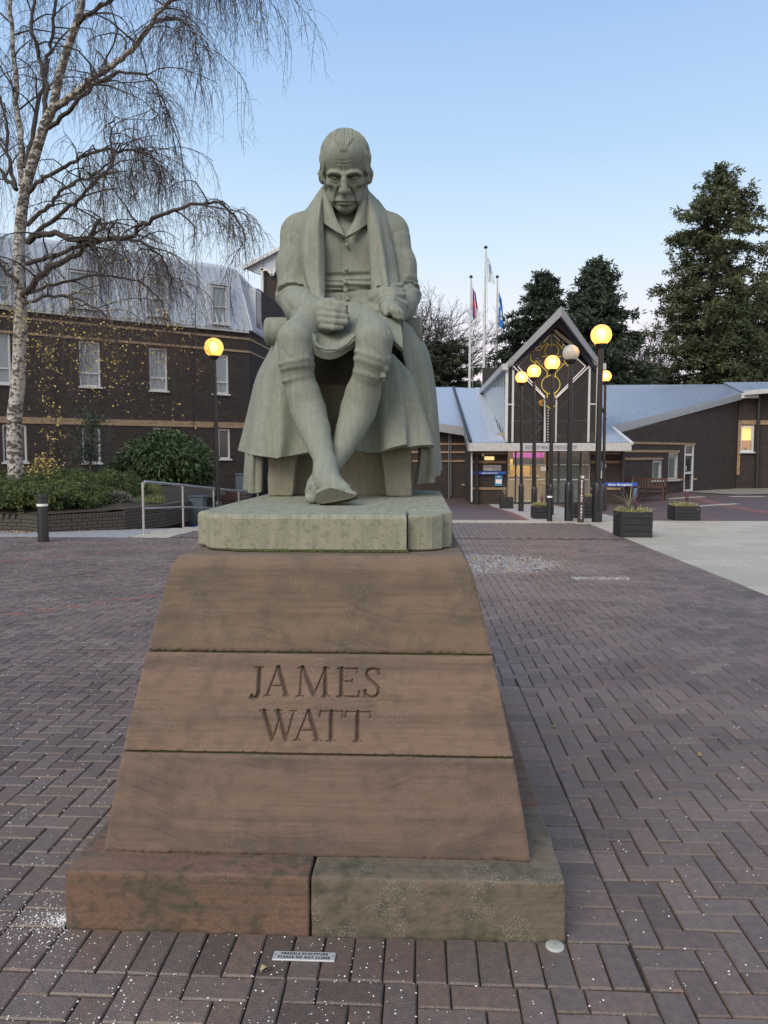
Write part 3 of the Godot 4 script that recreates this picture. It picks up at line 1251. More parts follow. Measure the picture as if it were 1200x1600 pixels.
func far_ground() -> void:
	var mb := MB.new()
	mb.quad(Vector3(-900, -1.2, 300), Vector3(900, -1.2, 300), Vector3(900, -1.2, -900), Vector3(-900, -1.2, -900))
	struct("ground", mb, M.grass)
	mb = MB.new()
	ground_sheet(mb, -40.0, 40.0, -8.0, 70.0, -0.06, 1.5)
	struct("terrain", mb, M.soil)
	mb = MB.new()
	ground_sheet(mb, -4.9, 2.73, 18.954, 36.0, 0.0)
	ground_sheet(mb, 5.2, 32.0, 18.954, 46.0, 0.0)
	struct("courtyard", mb, M.court_brick)
	mb = MB.new()
	ground_sheet(mb, 2.734, 5.196, 18.954, 33.0, 0.0)
	struct("entrance_path", mb, M.concrete)
	strip_of("red_brick_line", [Vector2(2.62, 18.96), Vector2(2.66, 23.6), Vector2(2.66, 28.0)], 0.2, 0.004, M.court_red)
	strip_of("red_brick_line", [Vector2(-0.5, 21.3), Vector2(2.5, 21.3)], 0.2, 0.004, M.court_red)
	strip_of("red_brick_line", [Vector2(5.4, 25.5), Vector2(7.4, 19.0)], 0.35, 0.004, M.court_red)
	strip_of("red_brick_line", [Vector2(7.3, 20.9), Vector2(14.0, 21.4)], 0.2, 0.004, M.court_red)
	strip_of("red_brick_line", [Vector2(11.2, 31.7), Vector2(10.0, 22.3), Vector2(9.7, 20.0)], 0.45, 0.004, M.court_red)
	strip_of("red_brick_line", [Vector2(6.3, 24.5), Vector2(15.0, 26.0)], 0.25, 0.004, M.court_red)
	strip_of("red_brick_line", [Vector2(9.0, 30.5), Vector2(18.0, 31.5)], 0.3, 0.004, M.court_red)
	for p in [[10.9, 31.5], [13.4, 31.6], [7.3, 26.0], [10.4, 27.0], [12.0, 24.9], [15.3, 27.4]]:
		strip_of("pale_paving_patch", [Vector2(p[0] - 0.75, p[1]), Vector2(p[0] + 0.75, p[1] + 0.05)], 0.55, 0.009, M.flagstone_1)
	# the pale path and the ramp on the left
	mb = MB.new()
	ground_sheet(mb, -13.0, -5.72, 14.55, 18.6, 0.0, 0.5)
	struct("frosty_path", mb, M.frost)
	mb = MB.new()
	for i in 14:
		mb.bbox(Vector3(-5.31, gy(-5.31, 15.0 + i * 0.92) - 0.03, -15.0 - i * 0.92), Vector3(0.80, 0.066, 0.912), 0.006)
	struct("ramp_edging", mb, M.flagstone_1)
	mb = MB.new()
	ground_sheet(mb, -24.0, -13.0, 14.6, 18.0, -0.01, 1.0)
	ground_sheet(mb, -5.72, -4.902, 14.6, 40.0, -0.01, 0.5)
	struct("tarmac_path", mb, M.court_brick)
	mb = MB.new()
	var nz := noise(8, 0.8, 2)
	for i in 24:
		for jj in 12:
			var x := lerpf(11.5, 30.0, i / 24.0)
			var q := []
			for o in [[0, 0], [1, 0], [1, 1], [0, 1]]:
				var xx = x + o[0] * 18.5 / 24.0
				var dd := lerpf(33.2 + (xx - 11.5) * 0.05, 42.0, (jj + o[1]) / 12.0) if xx > 13.0 else lerpf(36.0, 42.0, (jj + o[1]) / 12.0)
				q.append(Vector3(xx, gy(xx, dd) + 0.02 + 0.03 * nz.get_noise_2d(xx * 3, dd * 3), -dd))
			mb.quad(q[0], q[1], q[2], q[3])
	struct("gravel_bed", mb, M.gravel)



# ------------------------------------------------------------------ pedestal
const PX := -0.3625   # the pedestal's middle
const PD := 3.82


func half_width(y: float) -> float:
	var s := (y - 0.2) / 1.035
	return 0.753 - 0.155 * s - 0.055 * s * s - 0.022 * pow(maxf((y - 1.175) / 0.06, 0.0), 2.0)


func inscription() -> Array:   # strokes cut into the stone: [points, half width] on the face, metres from its middle
	var raw := [
		[[402, 1046, 402, 1080, 400, 1088, 395, 1092, 391, 1089], 3.0], [[396, 1044, 408, 1044], 1.1], [[391, 1087, 390, 1090], 2.4],
		[[431, 1043, 415, 1087], 1.3], [[432, 1043, 446, 1087], 3.0], [[421, 1072, 440, 1072], 1.2], [[411, 1087, 420, 1087], 1.0], [[440, 1087, 451, 1087], 1.0],
		[[469, 1044, 467, 1087], 1.4], [[470, 1043, 489, 1085], 3.0], [[489, 1085, 506, 1044], 1.3], [[506, 1044, 507, 1087], 3.0], [[462, 1087, 472, 1087], 1.0], [[501, 1087, 513, 1087], 1.0], [[463, 1044, 470, 1044], 1.0], [[505, 1044, 512, 1044], 1.0],
		[[532, 1044, 532, 1087], 3.0], [[526, 1044, 556, 1044], 1.3], [[530, 1064, 549, 1064], 1.2], [[526, 1087, 559, 1087], 1.4], [[556, 1043, 556, 1051], 1.2], [[549, 1060, 549, 1068], 1.0], [[559, 1088, 560, 1078], 1.3],
		[[591, 1052, 588, 1046, 581, 1044, 573, 1046, 571, 1053, 575, 1060, 583, 1066, 590, 1073, 590, 1081, 584, 1087, 576, 1087, 570, 1083, 569, 1077], 2.3], [[591, 1044, 591, 1053], 1.0], [[569, 1076, 569, 1087], 1.0],
		[[411, 1110, 426, 1154], 3.0], [[426, 1154, 438, 1115], 1.3], [[433, 1110, 447, 1154], 3.0], [[447, 1154, 458, 1110], 1.3], [[405, 1110, 417, 1110], 1.0], [[428, 1110, 439, 1110], 1.0], [[452, 1110, 463, 1110], 1.0],
		[[480, 1110, 463, 1154], 1.3], [[481, 1110, 496, 1154], 3.0], [[470, 1139, 489, 1139], 1.2], [[459, 1154, 468, 1154], 1.0], [[490, 1154, 502, 1154], 1.0],
		[[517, 1110, 517, 1154], 3.0], [[500, 1110, 534, 1110], 1.3], [[500, 1109, 499, 1118], 1.2], [[534, 1109, 535, 1118], 1.2], [[511, 1154, 523, 1154], 1.0],
		[[558, 1110, 558, 1154], 3.0], [[540, 1110, 577, 1110], 1.3], [[540, 1109, 539, 1118], 1.2], [[577, 1109, 578, 1118], 1.2], [[552, 1154, 564, 1154], 1.0]]
	var segs := []
	for s in raw:
		for i in range(0, s[0].size() - 2, 2):
			segs.append([Vector2((s[0][i] - 493.5) * 0.00229, 0.716 - (s[0][i + 1] - 1098) * 0.00225), Vector2((s[0][i + 2] - 493.5) * 0.00229, 0.716 - (s[0][i + 3] - 1098) * 0.00225), s[1] * 0.00229])
	return segs


func course(called: String, y0: float, y1: float, d0: float, d1: float, front: bool, segs: Array, m: Material, parent: Node, step: float) -> void:
	var nz := noise(17 + int(y0 * 100), 5.0, 3)
	var chip := noise(19 + int(y0 * 100), 18.0, 2)
	var w0 := half_width((y0 + y1) * 0.5)
	var nx := int(w0 * 2 / step)
	var ny := maxi(int((y1 - y0) / step), 4)
	var mb := MB.new()
	var pos := PackedVector3Array()
	for j in ny + 1:
		var y := lerpf(y0, y1, float(j) / ny)
		var w := half_width(y)
		for i in nx + 1:
			var x := lerpf(-w, w, float(i) / nx)
			var back := 0.0
			if front:
				var e := minf(minf(x + w, w - x) * 0.9, minf(y - y0, y1 - y))
				var r := 0.005 + 0.009 * maxf(chip.get_noise_2d(x * 2, y * 2), 0.0)
				if e < r:
					back = r - sqrt(maxf(r * r - (r - e) * (r - e), 0.0))
				back -= nz.get_noise_2d(x * 0.6, y * 2.5) * 0.0028
				if segs.size() and absf(x) < 0.27 and y > 0.56 and y < 0.87:
					var cut := 0.0
					var p := Vector2(x, y)
					for s in segs:
						var a: Vector2 = s[0]
						var ba: Vector2 = s[1] - a
						var t := clampf((p - a).dot(ba) / ba.length_squared(), 0.0, 1.0)
						cut = maxf(cut, s[2] * 1.08 + 0.0014 - (p - a - ba * t).length())
					back += cut * 2.6
			pos.push_back(Vector3(PX + x, y, -(d0 + (0.753 - w) + back) if front else -d0))
	var w2 := nx + 1
	var nn := PackedVector3Array()
	for j in ny + 1:
		for i in w2:
			var du := pos[j * w2 + mini(i + 1, nx)] - pos[j * w2 + maxi(i - 1, 0)]
			var dv := pos[mini(j + 1, ny) * w2 + i] - pos[maxi(j - 1, 0) * w2 + i]
			nn.push_back(du.cross(dv).normalized())
	for i in pos.size():
		mb.vert(pos[i], nn[i])
	for j in ny:
		for i in nx:
			var a := j * w2 + i
			mb.face(a, a + 1, a + w2 + 1)
			mb.face(a, a + w2 + 1, a + w2)
	var rear := func(p: Vector3, y: float) -> Vector3: return Vector3(p.x, p.y, -(d1 if front else d1 - (0.753 - half_width(y))))
	for j in ny:
		for k in [0, nx]:
			var a := pos[j * w2 + k]
			var b := pos[(j + 1) * w2 + k]
			if k == 0:
				mb.quad(rear.call(a, a.y), a, b, rear.call(b, b.y))
			else:
				mb.quad(a, rear.call(a, a.y), rear.call(b, b.y), b)
	for i in nx:
		var a := pos[i]
		var b := pos[i + 1]
		mb.quad(rear.call(a, y0), rear.call(b, y0), b, a)
		a = pos[ny * w2 + i]
		b = pos[ny * w2 + i + 1]
		mb.quad(a, b, rear.call(b, y1), rear.call(a, y1))
	var l := pos[0]
	var r2 := pos[nx]
	mb.quad(rear.call(r2, y0), rear.call(l, y0), rear.call(pos[ny * w2], y1), rear.call(pos[ny * w2 + nx], y1))
	put(called, mb, m, parent)


func plan_block(poly: Array, y0: float, y1: float, r: float, m: Material, parent: Node, called: String) -> void:   # (x, distance) counter-clockwise seen from above
	var mb := MB.new()
	var c := Vector2.ZERO
	for p in poly:
		c += p
	c /= poly.size()
	var ring := func(inset: float, y: float) -> Array:
		var out := []
		for p in poly:
			var q: Vector2 = p + (c - p).normalized() * inset
			out.append(Vector3(q.x, y, -q.y))
		return out
	var a: Array = ring.call(r * 0.5, y0)
	var b: Array = ring.call(0.0, y0 + r * 0.5)
	var d: Array = ring.call(0.0, y1 - r)
	var e: Array = ring.call(r * 0.35, y1 - r * 0.3)
	var f: Array = ring.call(r * 1.2, y1)
	for pair in [[a, b], [b, d], [d, e], [e, f]]:
		for i in poly.size():
			var j := (i + 1) % poly.size()
			mb.quad(pair[0][i], pair[0][j], pair[1][j], pair[1][i])
	var flat := PackedVector2Array()
	for p in f:
		flat.push_back(Vector2(p.x, -p.z))
	var t := Geometry2D.triangulate_polygon(flat)
	for i in range(0, t.size(), 3):
		var p0: Vector3 = f[t[i]]
		var p1: Vector3 = f[t[i + 1]]
		var p2: Vector3 = f[t[i + 2]]
		if (p1 - p0).cross(p2 - p0).y < 0:
			mb.tri(p0, p2, p1)
		else:
			mb.tri(p0, p1, p2)
	put(called, mb, m, parent)


func block(x0: float, x1: float, d0: float, d1: float, y0: float, y1: float) -> Array:
	return [Vector3(x0, y0, -d0), Vector3(x1, y0, -d0), Vector3(x1, y0, -d1), Vector3(x0, y0, -d1), Vector3(x0, y1, -d0), Vector3(x1, y1, -d0), Vector3(x1, y1, -d1), Vector3(x0, y1, -d1)]


func pedestal() -> void:
	var t := thing("pedestal", "tapering red sandstone pedestal with green plinth and carved name, under the seated statue", "pedestal", Vector3.ZERO)
	var nz := noise(3, 6.0, 4)
	# base stones
	for b in [[-1.20, -0.361, 2.42, 3.0], [-0.357, 0.49, 2.42, 2.98], [-0.1, 0.49, 2.986, 4.02], [-1.20, -0.6, 3.006, 4.1], [-0.1, 0.49, 4.026, 5.22], [-1.20, -0.6, 4.106, 5.22], [-0.594, -0.106, 3.006, 5.2]]:
		var m := MB.new()
		var p := block(b[0], b[1], b[2], b[3], -0.02, 0.2)
		var hi: bool = b[2] < 2.5
		m.stone(p, Vector3i(24 if hi else 8, 8, 10), 0.014, 0.005, nz)
		put("base_stone", m, M["base_stone_1" if b[0] > -0.5 and b[2] < 2.5 else "base_stone_0"], t)
	# three courses
	var ys := [0.2, 0.542, 0.89, 1.235]
	var names := ["red_sandstone_0", "red_sandstone_1", "red_sandstone_2"]
	var segs := inscription()
	for i in 3:
		var g0 := 0.004 if i > 0 else 0.0
		course("course_stone", ys[i] + g0, ys[i + 1] - 0.003, 2.545, 3.4, true, segs if i == 1 else [], M[names[i]], t, 0.0026 if i == 1 else 0.008)
		course("course_stone", ys[i] + g0, ys[i + 1] - 0.003, 3.404, 5.095, false, [], M[names[(i + 1) % 3]], t, 0.08)
	for i in 2:
		var y: float = ys[i + 1]
		var w := half_width(y) - 0.012
		var m := MB.new()
		var k := noise(5 + i, 9.0, 3)
		var seg := 90
		for s in seg:
			var x0 := PX - w + 2 * w * s / seg
			var x1 := PX - w + 2 * w * (s + 1) / seg
			var f0 := 2.545 + 0.753 - w + 0.003 - 0.008 * maxf(k.get_noise_2d(x0 * 3, y), -0.5)
			var f1 := 2.545 + 0.753 - w + 0.003 - 0.008 * maxf(k.get_noise_2d(x1 * 3, y), -0.5)
			m.hexa([Vector3(x0, y - 0.0032, -f0), Vector3(x1, y - 0.0032, -f1), Vector3(x1, y - 0.0032, -3.3), Vector3(x0, y - 0.0032, -3.3), Vector3(x0, y + 0.0042, -f0), Vector3(x1, y + 0.0042, -f1), Vector3(x1, y + 0.0042, -3.3), Vector3(x0, y + 0.0042, -3.3)])
		put("moss_joint", m, M.moss, t)
	# a mossy fringe at the foot of the green stones
	var fr := MB.new()
	var k2 := noise(77, 9.0, 3)
	var line := PackedVector3Array()
	var rad := PackedFloat32Array()
	for s in 120:
		var x0 := -0.72 + 0.68 * s / 119
		line.push_back(Vector3(x0, 1.236, -2.862))
		rad.push_back(clampf(0.004 + 0.016 * k2.get_noise_2d(x0 * 5, 0), 0.0008, 0.014))
	fr.tube(line, rad, 6)
	put("moss_fringe", fr, M.moss, t)
	# the green stones of the plinth
	var y0 := 1.236
	var y1 := 1.378
	plan_block([Vector2(-0.042, 2.905), Vector2(0.0, 2.90), Vector2(0.05, 2.915), Vector2(0.09, 2.95), Vector2(0.098, 3.01), Vector2(0.130, 3.03), Vector2(0.132, 3.12), Vector2(-0.042, 3.12)], y0, y1 - 0.004, 0.010, M.green_sandstone, t, "plinth_stone")
	plan_block([Vector2(-0.893, 3.02), Vector2(-0.85, 3.0), Vector2(-0.842, 2.95), Vector2(-0.81, 2.905), Vector2(-0.77, 2.885), Vector2(-0.722, 2.878), Vector2(-0.712, 2.862), Vector2(-0.70, 2.86), Vector2(-0.048, 2.86), Vector2(-0.046, 2.864), Vector2(-0.046, 3.124), Vector2(0.125, 3.124), Vector2(0.137, 3.13), Vector2(0.137, 4.85), Vector2(0.098, 4.87), Vector2(0.09, 4.93), Vector2(-0.046, 4.96), Vector2(-0.72, 4.96), Vector2(-0.842, 4.93), Vector2(-0.85, 4.87), Vector2(-0.893, 4.85)], y0, y1 - 0.002, 0.016, M.green_sandstone, t, "plinth_stone")



# ------------------------------------------------------------------ statue
func statue() -> void:
	var t := thing("seated_statue", "pale green stone statue of a seated man in coat and knee breeches looking down", "statue")
	var fig: Material = M.figure_stone
	# ---- figure: torso, arms and legs in one field
	var F := Field.new(Vector3(-1.05, 1.36, -4.95), Vector3(0.35, 3.22, -3.25), 0.0092)
	# torso
	F.cone(Vector3(-0.553, 2.445, -4.500), Vector3(-0.313, 2.443, -4.500), 0.20, 0.20, 0.05)
	F.cone(Vector3(-0.530, 2.570, -4.500), Vector3(-0.328, 2.568, -4.500), 0.165, 0.165, 0.08)
	F.cone(Vector3(-0.551, 2.778, -4.500), Vector3(-0.312, 2.776, -4.500), 0.175, 0.175, 0.10)
	F.cone(Vector3(-0.669, 2.904, -4.540), Vector3(-0.202, 2.898, -4.540), 0.115, 0.115, 0.06)
	F.cone(Vector3(-0.544, 3.007, -4.570), Vector3(-0.324, 3.004, -4.570), 0.12, 0.12, 0.06)
	F.cone(Vector3(-0.431, 2.996, -4.540), Vector3(-0.425, 3.114, -4.480), 0.085, 0.085, 0.03)
	# upper arms are joined below; the waistcoat is worked last
	# upper arms and sleeves
	F.cone(Vector3(-0.715, 2.892, -4.520), Vector3(-0.729, 2.703, -4.480), 0.100, 0.098, 0.05)
	F.cone(Vector3(-0.729, 2.703, -4.480), Vector3(-0.727, 2.537, -4.440), 0.098, 0.098, 0.04)
	F.cone(Vector3(-0.164, 2.885, -4.520), Vector3(-0.126, 2.696, -4.480), 0.100, 0.098, 0.05)
	F.cone(Vector3(-0.126, 2.696, -4.480), Vector3(-0.095, 2.531, -4.440), 0.098, 0.095, 0.04)
	F.chain([Vector3(-0.728, 2.522, -4.440), Vector3(-0.655, 2.426, -4.280), Vector3(-0.566, 2.360, -4.100)], [0.100, 0.098, 0.082], 0.03)
	F.chain([Vector3(-0.091, 2.516, -4.440), Vector3(-0.106, 2.432, -4.300), Vector3(-0.137, 2.374, -4.160)], [0.095, 0.085, 0.070], 0.03)
	F.band(Vector3(-0.545, 2.353, -4.070), Vector3(-0.505, 2.335, -4.000) - Vector3(-0.567, 2.365, -4.110), 0.082, 0.009, 0.006, true)
	# creases in the crook of the arms
	F.chain([Vector3(-0.824, 2.540, -4.400), Vector3(-0.774, 2.546, -4.345), Vector3(-0.712, 2.552, -4.325), Vector3(-0.656, 2.537, -4.340)], [0.014, 0.016, 0.016, 0.010], 0.008, true)
	F.chain([Vector3(0.008, 2.554, -4.420), Vector3(-0.039, 2.550, -4.350), Vector3(-0.100, 2.533, -4.330)], [0.016, 0.017, 0.010], 0.008, true)
	F.chain([Vector3(0.000, 2.594, -4.420), Vector3(-0.043, 2.588, -4.360), Vector3(-0.079, 2.572, -4.350)], [0.012, 0.014, 0.008], 0.008, true)
	F.chain([Vector3(-0.658, 2.341, -4.200), Vector3(-0.624, 2.351, -4.140), Vector3(-0.585, 2.365, -4.090)], [0.010, 0.012, 0.008], 0.008, true)
	F.chain([Vector3(-0.734, 2.434, -4.320), Vector3(-0.689, 2.459, -4.270), Vector3(-0.642, 2.467, -4.240)], [0.008, 0.010, 0.006], 0.012, true)
	# gathered cloth over the right wrist
	F.chain([Vector3(-0.260, 2.453, -4.190), Vector3(-0.201, 2.464, -4.130), Vector3(-0.150, 2.473, -4.130), Vector3(-0.093, 2.491, -4.200)], [0.022, 0.026, 0.024, 0.020], 0.012)
	F.chain([Vector3(-0.268, 2.484, -4.210), Vector3(-0.192, 2.485, -4.150), Vector3(-0.105, 2.529, -4.250)], [0.020, 0.024, 0.020], 0.012)
	F.chain([Vector3(-0.234, 2.426, -4.160), Vector3(-0.190, 2.434, -4.100), Vector3(-0.142, 2.446, -4.110), Vector3(-0.089, 2.461, -4.170)], [0.014, 0.022, 0.024, 0.018], 0.010)
	F.chain([Vector3(-0.218, 2.396, -4.130), Vector3(-0.189, 2.407, -4.080), Vector3(-0.148, 2.416, -4.080), Vector3(-0.075, 2.409, -4.150)], [0.012, 0.020, 0.022, 0.022], 0.010)
	# thighs and knees
	F.cone(Vector3(-0.547, 2.384, -4.450), Vector3(-0.628, 2.186, -3.860), 0.135, 0.092, 0.04)
	F.cone(Vector3(-0.310, 2.382, -4.450), Vector3(-0.227, 2.177, -3.860), 0.135, 0.094, 0.04)
	# stockinged legs
	F.chain([Vector3(-0.608, 1.993, -3.850), Vector3(-0.587, 1.914, -3.855), Vector3(-0.561, 1.826, -3.850), Vector3(-0.519, 1.727, -3.780), Vector3(-0.481, 1.637, -3.700), Vector3(-0.452, 1.569, -3.640)], [0.075, 0.086, 0.090, 0.077, 0.060, 0.050], 0.008)
	F.chain([Vector3(-0.259, 2.005, -3.860), Vector3(-0.288, 1.916, -3.900), Vector3(-0.312, 1.836, -3.910), Vector3(-0.348, 1.730, -3.860), Vector3(-0.387, 1.632, -3.800), Vector3(-0.428, 1.562, -3.760), Vector3(-0.462, 1.506, -3.720)], [0.074, 0.090, 0.092, 0.075, 0.056, 0.048, 0.046], 0.008)
	F.chain([Vector3(-0.623, 2.175, -3.830), Vector3(-0.617, 2.087, -3.830), Vector3(-0.612, 2.000, -3.850)], [0.090, 0.088, 0.082], 0.008)
	F.chain([Vector3(-0.225, 2.169, -3.830), Vector3(-0.232, 2.084, -3.830), Vector3(-0.252, 2.014, -3.850)], [0.094, 0.090, 0.081], 0.008)
	# breeches cuffs and the folds above them
	var la := Vector3(-0.20, 1, 0.05)
	F.band(Vector3(-0.618, 2.068, -3.830), la, 0.0835, 0.0085, 0.014)
	F.band(Vector3(-0.615, 2.043, -3.835), la + Vector3(0.06, 0, 0), 0.0825, 0.008, 0.012)
	F.band(Vector3(-0.612, 1.987, -3.850), la, 0.078, 0.009, 0.004)
	F.band(Vector3(-0.611, 2.055, -3.830), la, 0.098, 0.006, 0.006, true)
	F.band(Vector3(-0.612, 2.003, -3.850), la, 0.094, 0.0065, 0.004, true)
	var ra := Vector3(0.32, 1, 0.05)
	F.band(Vector3(-0.235, 2.088, -3.830), ra + Vector3(0.05, 0, 0), 0.0855, 0.0095, 0.014)
	F.band(Vector3(-0.241, 2.060, -3.835), ra, 0.0845, 0.0085, 0.012)
	F.band(Vector3(-0.255, 2.001, -3.850), ra, 0.077, 0.009, 0.004)
	F.band(Vector3(-0.238, 2.075, -3.830), ra, 0.100, 0.006, 0.006, true)
	F.band(Vector3(-0.252, 2.017, -3.850), ra, 0.094, 0.0065, 0.004, true)
	for q in [Vector3(-0.163, 2.070, -3.790), Vector3(-0.169, 2.026, -3.790), Vector3(-0.178, 1.992, -3.790)]:
		F.ell(q, Vector3(0.015, 0.015, 0.015), Basis(), 0.003)
	# feet: the front shoe with its sole up, the other behind it
	F.chain([Vector3(-0.449, 1.569, -3.640), Vector3(-0.444, 1.521, -3.600), Vector3(-0.422, 1.480, -3.540)], [0.050, 0.058, 0.060], 0.02)
	F.chain([Vector3(-0.448, 1.485, -3.580), Vector3(-0.398, 1.459, -3.490), Vector3(-0.341, 1.445, -3.455)], [0.054, 0.054, 0.032], 0.02)
	F.band(Vector3(-0.452, 1.569, -3.640), Vector3(-0.15, 1, 0.2), 0.048, 0.010, 0.008)
	F.band(Vector3(-0.451, 1.551, -3.630), Vector3(-0.25, 1, 0.2), 0.050, 0.010, 0.008)
	F.chain([Vector3(-0.475, 1.510, -3.560), Vector3(-0.433, 1.525, -3.535), Vector3(-0.393, 1.513, -3.550), Vector3(-0.352, 1.476, -3.500)], [0.008, 0.010, 0.010, 0.008], 0.006)
	F.chain([Vector3(-0.474, 1.505, -3.740), Vector3(-0.492, 1.458, -3.660), Vector3(-0.503, 1.428, -3.560)], [0.050, 0.052, 0.036], 0.006)
	F.chain([Vector3(-0.522, 1.445, -3.520), Vector3(-0.506, 1.465, -3.560), Vector3(-0.481, 1.479, -3.580)], [0.010, 0.012, 0.010], 0.006)
	# soles: a rim round a hollow
	var tilt := Basis.from_euler(Vector3(0.45, 0.25, -0.10))
	F.ell(Vector3(-0.385, 1.425, -3.450), Vector3(0.092, 0.034, 0.030), tilt, 0.012)
	F.ell(Vector3(-0.307, 1.426, -3.430), Vector3(0.030, 0.016, 0.024), tilt, 0.010)
	F.ell(Vector3(-0.495, 1.407, -3.500), Vector3(0.036, 0.026, 0.040), tilt, 0.010)
	F.cone(Vector3(-0.439, 1.389, -3.460), Vector3(-0.335, 1.396, -3.450), 0.022, 0.022, 0.01)
	# ---- the waistcoat: overlapping front edge, seams and the wrinkles round the waist
	var wx := -0.428
	var ya := 2.613
	var yb := 2.520
	F.ripple(Vector3(-0.554, 2.447, -4.360), Vector3(-0.271, 2.918, -4.150), func(p: Vector3) -> float:
		var o := 0.0
		if p.x < wx + (ya - p.y) * 0.02:
			o += 0.009
		o += 0.016 * exp(-pow((p.x - wx) / 0.006, 2.0))
		o += 0.022 * exp(-pow((p.y - ya) / 0.0075, 2.0)) + 0.020 * exp(-pow((p.y - yb - (p.x - wx) * 0.06) / 0.0065, 2.0))
		if p.y < ya and p.y > yb:
			var u := (p.y - yb) / (ya - yb)
			o -= 0.014 * sin(u * PI) + 0.008 * sin(u * 19.0 + (p.x - wx) * 9.0 + (1.5 if p.x < wx else 0.0))
		return o)
	# seams and creases of the sleeves, pressed into the front of the figure
	var marks := [
		[[Vector2(-0.768, 2.950), Vector2(-0.713, 2.921), Vector2(-0.685, 2.849), Vector2(-0.674, 2.748)], 0.007, 0.008], [[Vector2(-0.743, 2.957), Vector2(-0.695, 2.927), Vector2(-0.666, 2.863)], 0.009, -0.005],
		[[Vector2(-0.070, 2.929), Vector2(-0.124, 2.905), Vector2(-0.153, 2.835)], 0.007, 0.006],
		[[Vector2(-0.809, 2.539), Vector2(-0.754, 2.560), Vector2(-0.703, 2.563), Vector2(-0.659, 2.552)], 0.007, 0.015], [[Vector2(-0.810, 2.510), Vector2(-0.754, 2.535), Vector2(-0.696, 2.538)], 0.010, -0.006],
		[[Vector2(-0.635, 2.397), Vector2(-0.622, 2.366), Vector2(-0.605, 2.336)], 0.005, 0.008], [[Vector2(-0.752, 2.466), Vector2(-0.708, 2.407), Vector2(-0.650, 2.362)], 0.006, 0.005],
		[[Vector2(-0.086, 2.564), Vector2(-0.043, 2.574), Vector2(-0.003, 2.552)], 0.007, 0.016], [[Vector2(-0.090, 2.539), Vector2(-0.043, 2.545), Vector2(0.000, 2.520)], 0.010, -0.006], [[Vector2(-0.079, 2.592), Vector2(-0.036, 2.598), Vector2(-0.007, 2.584)], 0.006, 0.009],
		[[Vector2(-0.077, 2.449), Vector2(-0.049, 2.415), Vector2(-0.055, 2.380)], 0.006, 0.007], [[Vector2(-0.733, 2.826), Vector2(-0.719, 2.737), Vector2(-0.735, 2.647)], 0.012, 0.005], [[Vector2(-0.102, 2.782), Vector2(-0.080, 2.693), Vector2(-0.083, 2.622)], 0.012, 0.005],
		[[Vector2(-0.407, 2.477), Vector2(-0.389, 2.442), Vector2(-0.354, 2.418)], 0.005, 0.009], [[Vector2(-0.510, 2.457), Vector2(-0.461, 2.443), Vector2(-0.418, 2.450)], 0.006, 0.007]]
	F.ripple(Vector3(-0.847, 2.369, -4.450), Vector3(0.019, 2.866, -4.050), func(p: Vector3) -> float:
		var w := Vector2(p.x, p.y)
		var o := 0.0
		for s in marks:
			var l: Array = s[0]
			var wd: float = s[1]
			if absf(w.y - (l[0] as Vector2).y) > 0.28:
				continue
			var best := 1.0
			for i in l.size() - 1:
				var a: Vector2 = l[i]
				var ba: Vector2 = l[i + 1] - a
				best = minf(best, (w - a - ba * clampf((w - a).dot(ba) / ba.length_squared(), 0.0, 1.0)).length_squared())
			if best < wd * wd * 9.0:
				o += float(s[2]) * exp(-best / (wd * wd))
		return o)
	var folds := [
		[[Vector2(-0.184, 2.219), Vector2(-0.159, 2.154), Vector2(-0.159, 2.086)], 0.006, 0.007], [[Vector2(-0.166, 2.230), Vector2(-0.144, 2.158), Vector2(-0.147, 2.093)], 0.006, 0.007],
		[[Vector2(-0.229, 2.116), Vector2(-0.192, 2.090), Vector2(-0.162, 2.059)], 0.005, 0.006], [[Vector2(-0.204, 2.147), Vector2(-0.174, 2.112), Vector2(-0.156, 2.079)], 0.006, -0.005],
		[[Vector2(-0.303, 2.155), Vector2(-0.300, 2.115), Vector2(-0.318, 2.086)], 0.006, 0.006], [[Vector2(-0.286, 2.167), Vector2(-0.280, 2.118)], 0.007, -0.003],
		[[Vector2(-0.552, 2.155), Vector2(-0.536, 2.105), Vector2(-0.529, 2.076)], 0.006, 0.006], [[Vector2(-0.676, 2.130), Vector2(-0.652, 2.089), Vector2(-0.613, 2.070)], 0.006, 0.005],
		[[Vector2(-0.580, 2.121), Vector2(-0.557, 2.089), Vector2(-0.536, 2.071)], 0.006, -0.003]]
	F.ripple(Vector3(-0.727, 2.063, -3.950), Vector3(-0.119, 2.217, -3.600), func(p: Vector3) -> float:
		var w := Vector2(p.x, p.y)
		var o := 0.0
		for s in folds:
			var l: Array = s[0]
			var wd: float = s[1]
			var best := 1.0
			for i in l.size() - 1:
				var a: Vector2 = l[i]
				var ba: Vector2 = l[i + 1] - a
				best = minf(best, (w - a - ba * clampf((w - a).dot(ba) / ba.length_squared(), 0.0, 1.0)).length_squared())
			if best < wd * wd * 9.0:
				o += float(s[2]) * exp(-best / (wd * wd))
		return o)
	F.ripple(Vector3(-0.828, 2.489, -4.600), Vector3(-0.576, 2.870, -4.200), func(p: Vector3) -> float: return 0.004 * sin(p.y * 26.0 + p.x * 30.0) * sin(p.x * 17.0))
	F.ripple(Vector3(-0.213, 2.483, -4.600), Vector3(-0.022, 2.863, -4.200), func(p: Vector3) -> float: return 0.004 * sin(p.y * 26.0 - p.x * 30.0) * sin(p.x * 17.0))
	var mb := MB.new()
	F.build(mb)
	# ---- head on a finer field
	var S := 1.66
	var HB := Basis.from_euler(Vector3(deg_to_rad(33.0), deg_to_rad(2.0), 0))
	var HO := Vector3(-0.416, 3.192, -4.340)
